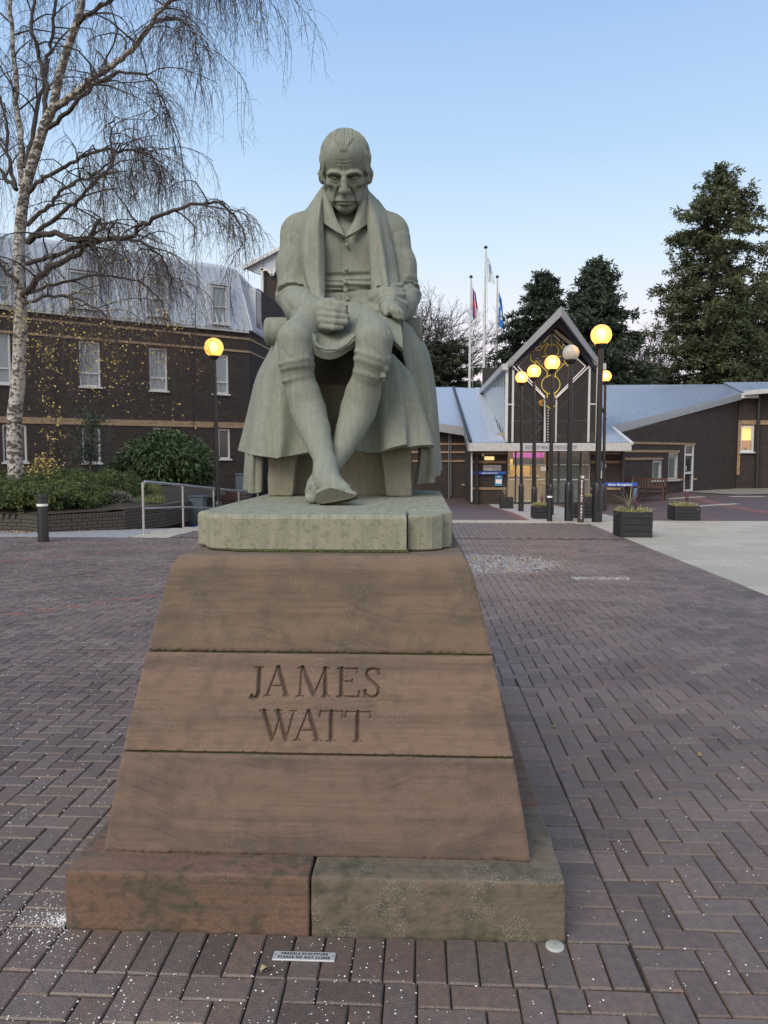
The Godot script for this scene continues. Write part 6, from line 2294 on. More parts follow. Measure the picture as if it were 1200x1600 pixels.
# ------------------------------------------------------------------ three-storey building on the left
func left_building() -> void:
	var t := thing("brick_building", "three-storey dark brick building with pale metal mansard storey behind the birch", "building", Vector3(-8.043, 0, -36.000), 0.64228)
	var top := Vector3(0.035, 7.458, 0.000).y
	var holes := []
	var list := [[-20, 18, 520, 600, 1], [122.8, 157.7, 532, 605, 1], [232.9, 262, 543, 611, 1], [332, 357.5, 553, 616, 1], [3, 43, 663, 722, 0], [128, 158, 668, 723, 0], [238, 264, 668, 721, 0], [341, 360, 670, 717, 0]]
	var rects := [rect(Vector3(-11.052, 6.492, 0.000), Vector3(-10.257, 4.452, 0.000)), rect(Vector3(-7.661, 6.381, 0.000), Vector3(-6.814, 4.497, 0.000)), rect(Vector3(-4.732, 6.323, 0.000), Vector3(-3.945, 4.472, 0.000)), rect(Vector3(-1.822, 6.262, 0.000), Vector3(-1.055, 4.460, 0.000)), rect(Vector3(-10.656, 2.843, 0.000), Vector3(-9.771, 1.341, 0.000)), rect(Vector3(-7.630, 2.779, 0.000), Vector3(-6.891, 1.300, 0.000)), rect(Vector3(-4.667, 2.840, 0.000), Vector3(-3.954, 1.342, 0.000)), rect(Vector3(-1.602, 2.845, 0.000), Vector3(-1.024, 1.450, 0.000))]
	for r in rects:
		holes.append(r)
	var mb := MB.new()
	wall_with_holes(mb, -34.0, 0.0, -1.2, top, 0.0, 0.35, holes)
	put("wall", mb, M.brown_brick_own, t)
	# bands of cream brick
	for y in [Vector3(0.030, 7.085, 0.000).y, Vector3(0.021, 6.488, 0.000).y, Vector3(-0.028, 3.027, 0.000).y]:
		mb = MB.new()
		var h := 0.10 if y > 4.0 else 0.26
		mb.box(Vector3(-17.0, y, 0.005), Vector3(33.98, h, 0.05))
		put("brick_band", mb, M.cream_brick_own, t)
	for r in rects:
		var upper: bool = r.position.y > 3.0
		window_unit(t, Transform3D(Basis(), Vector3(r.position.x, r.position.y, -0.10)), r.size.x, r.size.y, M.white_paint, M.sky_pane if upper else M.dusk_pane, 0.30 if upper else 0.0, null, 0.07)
		mb = MB.new()
		mb.box(Vector3(r.get_center().x, r.get_center().y, -1.0), Vector3(r.size.x + 1.2, r.size.y + 0.6, 0.05))
		put("room_back", mb, M.room, t)
	for s in [Vector3(-8.663, 3.492, 0.000).x, Vector3(-2.813, 3.689, 0.000).x]:
		mb = MB.new()
		mb.rod(Vector3(s, -0.5, 0.04), Vector3(s, top - 0.3, 0.04), 0.012, 6)
		put("wall_cable", mb, M.dark_trim, t)
	# mansard of ribbed metal
	var y1 := Vector3(0.086, 10.618, -0.900).y
	mb = MB.new()
	ribbed(mb, Vector3(-34, top, 0.12), Vector3(-0.05, top, 0.12), Vector3(-0.42, y1 - 0.35, -0.38), Vector3(-34, y1 - 0.35, -0.38), 110, 0.075)
	put("mansard", mb, M.cladding, t)
	mb = MB.new()
	ribbed(mb, Vector3(-34, y1 - 0.35, -0.38), Vector3(-0.42, y1 - 0.35, -0.38), Vector3(-0.9, y1, -1.2), Vector3(-34, y1, -1.2), 150, 0.03)
	put("mansard_top", mb, M.cladding, t)
	mb = MB.new()
	mb.box(Vector3(-17.0, top - 0.06, 0.06), Vector3(33.9, 0.12, 0.16))
	put("eaves_trim", mb, M.off_white, t)
	for r in [rect(Vector3(-11.183, 9.119, 0.000), Vector3(-10.246, 7.564, 0.000)), rect(Vector3(-8.000, 9.206, 0.000), Vector3(-6.928, 7.716, 0.000)), rect(Vector3(-4.769, 9.421, 0.000), Vector3(-3.977, 7.695, 0.000)), rect(Vector3(-1.891, 9.339, 0.000), Vector3(-1.114, 7.632, 0.000))]:
		mb = MB.new()
		mb.box(Vector3(r.position.x - 0.12, r.get_center().y, -0.25), Vector3(0.20, r.size.y + 0.3, 0.8))
		mb.box(Vector3(r.end.x + 0.06, r.get_center().y, -0.25), Vector3(0.10, r.size.y + 0.3, 0.8))
		mb.box(Vector3(r.get_center().x - 0.03, r.end.y + 0.10, -0.25), Vector3(r.size.x + 0.34, 0.12, 0.82))
		put("dormer", mb, M.cladding, t)
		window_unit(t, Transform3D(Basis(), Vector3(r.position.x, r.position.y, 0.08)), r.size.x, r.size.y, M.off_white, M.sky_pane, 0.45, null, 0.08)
	# the other face, running away from the corner
	var back := Vector3(0.07, 0, -0.9975).rotated(Vector3.UP, -0.64228) * 13.0
	mb = MB.new()
	var ring := [Vector3(0, -1.2, 0), back + Vector3(0, -1.2, 0), back + Vector3(0, top, 0), Vector3(0, top, 0)]
	mb.plate(ring, 0.3)
	put("side_wall", mb, M.brown_brick_own, t)
	var out := Vector3(back.z, 0, -back.x).normalized() * -1.0
	if out.x < 0:
		out = -out
	for y in [Vector3(0.030, 7.085, 0.000).y, Vector3(0.021, 6.488, 0.000).y, Vector3(-0.028, 3.027, 0.000).y]:
		mb = MB.new()
		var h := 0.10 if y > 4.0 else 0.26
		mb.bar(Vector3(0, y, 0) + out * 0.01, back + Vector3(0, y, 0) + out * 0.01, 0.05, h)
		put("brick_band", mb, M.cream_brick_own, t)
	mb = MB.new()
	var short := back.normalized() * 2.1
	ribbed(mb, Vector3(-0.02, top, 0.12) + out * 0.1, short + Vector3(0, top, 0) + out * 0.1, short + Vector3(0, y1 - 0.75, 0) - out * 0.35, Vector3(-0.42, y1 - 0.35, -0.38), 7, 0.07)
	put("mansard", mb, M.cladding, t)
	mb = MB.new()
	ribbed(mb, Vector3(-0.42, y1 - 0.35, -0.38), short + Vector3(0, y1 - 0.75, 0) - out * 0.35, short + Vector3(0, y1 - 0.5, 0) - out * 1.1, Vector3(-0.9, y1, -1.2), 7, 0.03)
	put("mansard_top", mb, M.cladding, t)
	mb = MB.new()
	var dp := back.normalized() * 1.15
	var bz := -back.normalized()
	mb.box(dp + Vector3(0, top + 1.15, 0) - out * 0.25, Vector3(0.8, 2.0, 0.95), Basis(out, Vector3.UP, out.cross(Vector3.UP)))
	var dm := put("dormer", mb, M.cladding, t)
	mb = MB.new()
	mb.box(dp + Vector3(0, top + 1.15, 0) + out * 0.155, Vector3(0.02, 1.7, 0.72), Basis(out, Vector3.UP, out.cross(Vector3.UP)))
	put("pane", mb, M.dark_glass, dm)
	mb = MB.new()
	mb.box(back * 0.12 + Vector3(0, 4.3, 0) + out * 0.012, Vector3(0.03, 1.6, 0.9), Basis(out, Vector3.UP, out.cross(Vector3.UP)))
	put("side_window", mb, M.dark_glass, t)
	mb = MB.new()
	mb.box(back.normalized() * 7.6 + Vector3(0, top + 1.2, 0) - out * 0.3, Vector3(0.3, 2.5, 10.8), Basis(out, Vector3.UP, out.cross(Vector3.UP)))
	put("upper_wall", mb, M.brown_brick_own, t)
	mb = MB.new()
	mb.box(Vector3(-17.0, y1 - 0.05, -6.5), Vector3(33.0, 0.1, 9.4))
	put("flat_roof", mb, M.gray_metal, t)
	# gabled block behind it
	var g := thing("gabled_block", "dark brick block with white zigzag parapet beyond the metal mansard", "building")
	mb = MB.new()
	var d := 50.0
	mb.prism(PackedVector2Array([Vector2(-10.294, -0.436), Vector2(-7.834, -0.431), Vector2(-7.709, 14.916), Vector2(-9.093, 14.364), Vector2(-9.586, 13.310), Vector2(-9.856, 13.558), Vector2(-10.128, 13.643)]), -50.4, -50.0)
	put("wall", mb, M.brown_brick, g)
	mb = MB.new()
	for q in [[Vector3(-10.280, 7.954, -49.900), Vector3(-10.212, 13.701, -49.900)], [Vector3(-10.296, 13.661, -49.900), Vector3(-9.836, 13.615, -49.900)], [Vector3(-9.836, 13.615, -49.900), Vector3(-9.568, 13.246, -49.900)], [Vector3(-9.568, 13.246, -49.900), Vector3(-9.033, 14.378, -49.900)], [Vector3(-9.033, 14.378, -49.900), Vector3(-7.692, 15.051, -49.900)]]:
		mb.bar(q[0], q[1], 0.16, 0.22, Vector3(0, 0, 1))
	put("parapet_trim", mb, M.white_paint, g)
	mb = MB.new()
	mb.prism(PackedVector2Array([Vector2(-11.637, 14.023), Vector2(-10.357, 13.509), Vector2(-9.779, 13.420), Vector2(-9.232, 14.660), Vector2(-9.311, 15.220)]), -51.3, -51.0)
	put("metal_gable", mb, M.cladding, g)
	mb = MB.new()
	mb.bar(Vector3(-11.720, 13.934, -50.800), Vector3(-7.826, 15.910, -50.800), 0.2, 0.30, Vector3(0, 0, 1))
	put("roof_edge", mb, M.white_paint, g)



# ------------------------------------------------------------------ plants
func leaf_mesh(w: float, l: float, bend := 0.15) -> ArrayMesh:   # a folded leaf along +y from the origin
	var m := MB.new()
	var a := Vector3.ZERO
	var t := Vector3(0, l, -l * bend)
	var c := Vector3(0, l * 0.5, 0)
	var p := Vector3(-w * 0.5, l * 0.45, w * 0.18)
	var q := Vector3(w * 0.5, l * 0.45, w * 0.18)
	m.tri(a, c, p)
	m.tri(c, t, p)
	m.tri(a, q, c)
	m.tri(c, q, t)
	return m.mesh()


func spray_mesh(s: int, n: int, r: float, l: float, w: float, flat := 0.6) -> ArrayMesh:   # a tuft of n narrow leaves
	var k := RandomNumberGenerator.new()
	k.seed = s
	var m := MB.new()
	for i in n:
		var d := Vector3(k.randfn(0, 1), k.randfn(0, flat), k.randfn(0, 1)).normalized()
		var o := Vector3(k.randfn(0, r * 0.35), k.randfn(0, r * 0.35 * flat), k.randfn(0, r * 0.35))
		var side := d.cross(Vector3(k.randfn(0, 1), k.randfn(0, 1), k.randfn(0, 1))).normalized() * w * k.randf_range(0.6, 1.2) * 0.5
		var e := o + d * l * k.randf_range(0.6, 1.2)
		var mid := (o + e) * 0.5
		m.tri(o, mid + side, e)
		m.tri(o, e, mid - side)
	return m.mesh()


func any_turn(k := rng) -> Basis:
	return Basis.from_euler(Vector3(k.randf_range(0, TAU), k.randf_range(0, TAU), k.randf_range(0, TAU)))


func bush(called: String, label: String, group: String, c: Vector3, r: Vector3, n: int, leaf: Mesh, col_a: Color, col_b: Color, droop: float, lumps: int, m: Material) -> Node3D:
	var t := thing(called, label, "shrub", Vector3.ZERO, 0.0, group)
	var mb := MB.new()
	for i in 7:
		var a := rng.randf_range(0, TAU)
		var e := c + Vector3(cos(a) * r.x * 0.5, r.y * 0.5, sin(a) * r.z * 0.5)
		mb.tube(PackedVector3Array([c - Vector3(0, r.y * 1.02, 0) + Vector3(cos(a), 0, sin(a)) * 0.08, c.lerp(e, 0.4), e]), PackedFloat32Array([0.04, 0.03, 0.012]), 6)
	put("stem", mb, M.dark_bark, t)
	var cs := []
	for i in lumps:
		var d := Vector3(rng.randfn(0, 1), rng.randfn(0, 0.8) + 0.15, rng.randfn(0, 1)).normalized()
		cs.append([c + d * r * rng.randf_range(0.45, 0.72), rng.randf_range(0.28, 0.46)])
	var xf := []
	var tint := []
	for i in n:
		var q: Array = cs[i % lumps]
		var d := Vector3(rng.randfn(0, 1), rng.randfn(0, 1), rng.randfn(0, 1)).normalized()
		var p: Vector3 = q[0] + d * r * q[1] * rng.randf_range(0.72, 1.05)
		if p.y < c.y - r.y * 0.98:
			p.y = c.y - r.y * rng.randf_range(0.7, 0.98)
		var out := (d + Vector3(0, -droop, 0) + Vector3(rng.randfn(0, 0.35), rng.randfn(0, 0.35), rng.randfn(0, 0.35))).normalized()
		var x := out.cross(Vector3(rng.randfn(0, 1), rng.randfn(0, 1), rng.randfn(0, 1))).normalized()
		xf.append(Transform3D(Basis(x, out, x.cross(out)).scaled(Vector3.ONE * rng.randf_range(0.7, 1.25)), p))
		var cc := col_a.lerp(col_b, clampf(rng.randfn(0.45, 0.3), 0, 1))
		tint.append(cc)
	swarm("foliage", leaf, m, xf, tint, t)
	return t


func planting() -> void:
	# bed of soil behind the low brick wall
	var line := [Vector2(-16.0, 16.2), Vector2(-11.5, 16.4), Vector2(-8.6, 16.0), Vector2(-8.0, 15.62), Vector2(-6.7, 16.95), Vector2(-6.22, 18.4), Vector2(-6.12, 20.2), Vector2(-6.15, 24.0)]
	var mb := MB.new()
	var nz := noise(44, 0.5, 3)
	for i in line.size() - 1:
		for j in 10:
			var q := []
			for o in [[0, 0], [1, 0], [1, 1], [0, 1]]:
				var p: Vector2 = line[i + o[0]]
				var w: Vector2 = p + Vector2(-4.5, 13.0) * (j + o[1]) / 10.0
				var h := 0.34 + 0.25 * smoothstep(0.0, 3.0, (j + o[1]) * 1.3) + nz.get_noise_2d(w.x, w.y) * 0.12
				q.append(Vector3(w.x, h, -w.y))
			if (q[1] - q[0]).cross(q[2] - q[0]).y > 0:
				mb.quad(q[0], q[1], q[2], q[3])
			else:
				mb.quad(q[0], q[3], q[2], q[1])
	struct("planted_bed", mb, M.soil)
	planter_wall(line)
	# grass between the wall and the bushes
	var xf := []
	var tint := []
	var blade := leaf_mesh(0.012, 0.10, 0.4)
	for i in 14000:
		var u := rng.randf()
		var v := rng.randf()
		var p := Vector3(lerpf(-8.2, -6.25, u) - v * 2.0, 0.44 + v * 0.18, -lerpf(18.4, 24.0, v) + rng.randf() * 0.3)
		xf.append(Transform3D(Basis.from_euler(Vector3(rng.randfn(0, 0.5), rng.randf_range(0, TAU), rng.randfn(0, 0.5))).scaled(Vector3.ONE * rng.randf_range(0.6, 1.3)), p))
		tint.append(Color(0.09, 0.12, 0.03).lerp(Color(0.14, 0.15, 0.05), rng.randf()))
	swarm("grass", blade, M.leaves, xf, tint)
	# clipped evergreen ground cover at the front
	var tuft := spray_mesh(3, 20, 0.09, 0.075, 0.020, 0.8)
	var t := thing("evergreen_hedge", "low spreading evergreen hedge along the brick planter wall behind the black bollard", "hedge")
	xf = []
	tint = []
	for i in 17000:
		var a := rng.randf()
		var b := pow(rng.randf(), 0.8)
		var x := lerpf(-12.0, -7.35, a)
		var d := lerpf(16.05 if x < -8.0 else 16.05 + (x + 8.0) * 1.1, 20.5, b)
		var fall := minf(1.0, (-7.1 - x) / 0.7) * minf(1.0, (d - 15.6 - maxf(0.0, (x + 8.0) * 1.0)) / 0.55)
		var h := (0.46 + 0.24 * smoothstep(16.3, 19.5, d) + nz.get_noise_2d(x * 3.0, d * 3.0) * 0.22) * clampf(fall, 0.2, 1.0)
		var y := 0.36 + h * (1.0 - pow(rng.randf(), 3.0) * 0.8)
		xf.append(Transform3D(any_turn().scaled(Vector3.ONE * rng.randf_range(0.8, 1.5)), Vector3(x, y, -d)))
		tint.append(Color(0.030, 0.062, 0.018).lerp(Color(0.15, 0.17, 0.05), clampf(rng.randfn(0.35, 0.3), 0, 1)))
	swarm("foliage", tuft, M.needles, xf, tint, t)
	mb = MB.new()
	for i in 30:
		var x := rng.randf_range(-11.5, -7.9)
		var d := rng.randf_range(16.6, 20.0)
		mb.rod(Vector3(x, 0.3, -d), Vector3(x + rng.randfn(0, 0.2), 0.8, -d + rng.randfn(0, 0.2)), 0.015, 5, 0.006)
	put("stem", mb, M.dark_bark, t)
	# gray shrub at the corner of the wall
	bush("lavender_shrub", "low gray-leaved shrub on the raised corner of the planter wall", "", Vector3(-7.370, 0.489, -18.000) + Vector3(0, -0.03, 0), Vector3(0.50, 0.26, 0.4), 2600, leaf_mesh(0.02, 0.09), Color(0.10, 0.11, 0.09), Color(0.22, 0.23, 0.20), -0.6, 14, M.leaves)
	# the big laurel
	var big := leaf_mesh(0.065, 0.20, 0.25)
	bush("laurel_bush", "large dark green broad-leaved bush in front of the brick wall, left of the lit lamp", "", Vector3(-8.578, 1.290, -26.000), Vector3(1.62, 1.20, 1.4), 15000, big, Color(0.022, 0.050, 0.016), Color(0.075, 0.12, 0.035), 0.75, 46, M.leaves)
	bush("laurel_bush", "lower dark bush between the slim young tree and the large broad-leaved bush", "", Vector3(-10.075, 1.010, -26.600), Vector3(1.1, 1.0, 1.0), 6000, big, Color(0.018, 0.042, 0.016), Color(0.05, 0.085, 0.03), 0.6, 26, M.leaves)
	# a slim young evergreen in front of the wall
	t = thing("young_tree", "slim young dark evergreen tree with thin stem before the brick wall", "tree")
	mb = MB.new()
	mb.tube(PackedVector3Array([Vector3(-10.581, 0.571, -24.000), Vector3(-10.581, 0.922, -24.000), Vector3(-10.542, 1.538, -24.000), Vector3(-10.426, 2.663, -24.000)]), PackedFloat32Array([0.05, 0.045, 0.035, 0.012]), 7)
	put("trunk", mb, M.dark_bark, t)
	xf = []
	tint = []
	var br := MB.new()
	for i in 44:
		var s := rng.randf()
		var p := Vector3(-10.558, 0.983, -24.000).lerp(Vector3(-10.400, 2.826, -24.000), s)
		var a := rng.randf_range(0, TAU)
		var e := p + Vector3(cos(a), 0.35, sin(a)) * rng.randf_range(0.35, 0.95) * (1.1 - s * 0.5)
		br.rod(p, e, 0.012, 4, 0.004)
		for k in 52:
			var q := p.lerp(e, pow(rng.randf(), 0.6)) + Vector3(rng.randfn(0, 0.10), rng.randfn(0, 0.10), rng.randfn(0, 0.10))
			xf.append(Transform3D(any_turn().scaled(Vector3.ONE * rng.randf_range(0.35, 0.6)), q))
			tint.append(Color(0.018, 0.034, 0.020).lerp(Color(0.045, 0.075, 0.045), rng.randf()))
	put("branch", br, M.dark_bark, t)
	swarm("foliage", big, M.leaves, xf, tint, t)


func planter_wall(line: Array) -> void:
	var t := thing("planter_wall", "low weathered brick planter wall stepping up behind the black bollard", "wall")
	var core := MB.new()
	var budget := 0
	for i in range(1, line.size() - 2):
		var a: Vector2 = line[i]
		var b: Vector2 = line[i + 1]
		var dir := (b - a).normalized()
		var out := Vector2(-dir.y, dir.x)   # (x, distance) towards the viewer
		if out.y > 0:
			out = -out
		var l := (b - a).length()
		var high: bool = i >= 4
		var rows := 4 if high else 3
		var base_y := 0.0
		var turn := Basis(Vector3(dir.x, 0, -dir.y), Vector3.UP, Vector3(out.x, 0, -out.y))
		core.box(Vector3((a.x + b.x) * 0.5 - out.x * 0.13, rows * 0.075 * 0.5 + 0.0, -(a.y + b.y) * 0.5 + out.y * 0.13), Vector3(l, rows * 0.075 + 0.16, 0.2), turn)
		for r in range(-2, rows):
			var x := -0.11 if r % 2 else 0.0
			while x < l:
				var x0 := maxf(x, 0.0)
				var x1 := minf(x + 0.215, l)
				if x1 - x0 > 0.03:
					var p := a + dir * (x0 + x1) * 0.5 - out * (0.05 + rng.randf_range(-0.002, 0.003))
					var mb := MB.new()
					mb.bbox(Vector3.ZERO, Vector3(x1 - x0, 0.065, 0.1), 0.005)
					if gy(p.x, p.y) < base_y + r * 0.075 + 0.07 and budget < 290:
						budget += 1
						put("brick", mb, M.wall_brick, t, Transform3D(turn, Vector3(p.x, base_y + 0.0375 + r * 0.075, -p.y)))
				x += 0.225
		var k := 0.0375
		while k < l and budget < 298:
			var p := a + dir * k - out * 0.105
			var mb := MB.new()
			mb.bbox(Vector3.ZERO, Vector3(0.065, 0.105, 0.215), 0.006)
			budget += 1
			put("brick", mb, M.wall_brick, t, Transform3D(turn, Vector3(p.x, base_y + rows * 0.075 + 0.055 + rng.randf_range(-0.002, 0.002), -p.y)))
			k += 0.075 if i >= 2 else 0.15
	put("mortar_core", core, M.mortar, t)



# ------------------------------------------------------------------ lamps, bollards, signs, planters
func lamp(label: String, foot: Vector3, globe: Vector3, r: float, lit: bool, base_h: float, k: float) -> void:
	var t := thing("globe_lamp", label, "street lamp", foot, 0.0, "black globe lamps")
	var top := globe - foot
	var neck := top - Vector3(0, r * 0.98, 0)
	var mb := MB.new()
	mb.tube(PackedVector3Array([Vector3(0, base_h, 0), Vector3(0, base_h, 0).lerp(neck, 0.5), neck]), PackedFloat32Array([0.058 * k, 0.052 * k, 0.048 * k]), 14)
	put("pole", mb, M.black_paint, t)
	mb = MB.new()
	mb.lathe([Vector2(0.098 * k, -0.3), Vector2(0.098 * k, base_h - 0.03), Vector2(0.090 * k, base_h), Vector2(0.064 * k, base_h + 0.04), Vector2(0.058 * k, base_h + 0.05)], 18)
	var base := put("base", mb, M.black_paint, t)
	mb = MB.new()
	mb.bbox(Vector3(0, base_h * 0.55, 0.097 * k), Vector3(0.07 * k, base_h * 0.5, 0.012), 0.004)
	put("access_door", mb, M.black_paint, base)
	mb = MB.new()
	mb.lathe([Vector2(0.05 * k, -0.08), Vector2(0.09 * k, -0.05), Vector2(0.12 * k, 0.0), Vector2(0.125 * k, 0.03), Vector2(0.0, 0.035)], 18, neck)
	put("collar", mb, M.black_paint, t)
	mb = MB.new()
	mb.ball(top, Vector3(r, r, r), 28, 18)
	var g := put("globe", mb, M.lit_globe if lit else M.unlit_globe, t)
	if lit:
		mb = MB.new()
		mb.ball(top + Vector3(0, r * 0.02, 0), Vector3(r * 0.46, r * 0.56, r * 0.46), 16, 10)
		put("bulb", mb, M.lit_core, g)
		var l := OmniLight3D.new()
		l.name = "lamp_light"
		l.position = top
		l.light_color = Color(1.0, 0.70, 0.30)
		l.light_energy = 0.9
		l.light_size = r
		l.omni_range = 30.0
		l.omni_attenuation = 2.0
		l.shadow_enabled = true
		t.add_child(l, true)


func planter(label: String, foot: Vector3, w: float, h: float, kind: int) -> void:
	var t := thing("planter_box", label, "planter", foot, 0.0, "black planters by the entrance")
	var rows := 4
	for f in 4:
		var b := Basis(Vector3.UP, f * PI / 2)
		for r in rows:
			var mb := MB.new()
			var hh := h / rows
			mb.bbox(Vector3(0, hh * (r + 0.5), w * 0.5 - 0.012), Vector3(w - (0.0 if f % 2 == 0 else 0.05), hh - 0.006, 0.024), 0.004)
			put("board", mb, M.planter_board, t, Transform3D(b, Vector3.ZERO))
	var mb := MB.new()
	mb.box(Vector3(0, h - 0.05, 0), Vector3(w - 0.05, 0.04, w - 0.05))
	var soil := put("soil", mb, M.soil, t)
	for f in 4:
		mb = MB.new()
		var b := Basis(Vector3.UP, f * PI / 2 + PI / 4)
		mb.box(b * Vector3(0, h * 0.5, w * 0.66), Vector3(0.05, h - 0.01, 0.05), Basis(Vector3.UP, f * PI / 2))
		put("corner_post", mb, M.planter_board, t)
	var k := RandomNumberGenerator.new()
	k.seed = 40 + kind + int(foot.x * 10)
	# strap leaves
	var strap := func(n: int, l0: float, l1: float, spread: float, wd: float, o: Vector3, called: String, m: Material) -> void:
		var q := MB.new()
		for i in n:
			var a := k.randf_range(0, TAU)
			var lean := k.randf_range(0.1, 1.0) * spread
			var l := k.randf_range(l0, l1)
			var dir := Vector3(cos(a), 0, sin(a))
			var side := Vector3(-sin(a), 0, cos(a)) * wd * k.randf_range(0.7, 1.2)
			var prev := o
			var pw := side
			for s in 5:
				var f := (s + 1) / 5.0
				var p := o + dir * l * sin(lean * f) * f + Vector3(0, l * (f * cos(lean * 0.7) - 0.42 * lean * f * f), 0)
				var nw := side * (1.0 - f * 0.85)
				q.quad(prev - pw, prev + pw, p + nw, p - nw)
				prev = p
				pw = nw
		put(called, q, m, t)
	var top := Vector3(0, h - 0.03, 0)
	if kind == 0 or kind == 2:
		strap.call(46, w * 0.8, w * 1.5, 1.5, 0.008, top + Vector3(-w * 0.12, 0, 0), "grass_leaves", M.pale_leaf)
	if kind == 0 or kind == 1:
		strap.call(22, w * 0.6, w * 1.05, 0.55, 0.013, top + Vector3(w * 0.08, 0, 0.02), "cordyline_leaves", M.red_leaf)
	if kind != 2:
		var xf := []
		var tint := []
		var tuft := spray_mesh(9, 12, 0.04, 0.06, 0.02, 0.8)
		for i in 160:
			xf.append(Transform3D(any_turn(k), top + Vector3(k.randf_range(-0.45, 0.45) * w, k.randf_range(0.0, 0.07), k.randf_range(-0.45, 0.45) * w)))
			tint.append(Color(0.20, 0.21, 0.08).lerp(Color(0.36, 0.34, 0.16), k.randf()))
		swarm("sedum", tuft, M.needles, xf, tint, t)


func bollard(label: String, foot: Vector3, h: float, r: float, band_y: float) -> void:
	var t := thing("bollard", label, "bollard", foot, 0.0, "black bollards with a white band")
	var mb := MB.new()
	mb.lathe([Vector2(r * 1.04, -0.1), Vector2(r * 1.04, 0.06), Vector2(r, 0.09), Vector2(r, h - 0.02), Vector2(r * 0.95, h), Vector2(0.0, h + 0.006)], 24)
	put("post", mb, M.black_paint, t)
	mb = MB.new()
	mb.lathe([Vector2(r, band_y - 0.022), Vector2(r + 0.003, band_y - 0.022), Vector2(r + 0.003, band_y + 0.022), Vector2(r, band_y + 0.022)], 24)
	put("band", mb, M.sign_white, t)
	mb = MB.new()
	mb.lathe([Vector2(r, h - 0.075), Vector2(r + 0.006, h - 0.07), Vector2(r + 0.006, h - 0.06), Vector2(r, h - 0.055)], 24)
	put("ring", mb, M.black_paint, t)


func on_ground(u: Vector3, dd: float) -> Vector3:
	return Vector3(u.x, gy(u.x, dd), -dd)


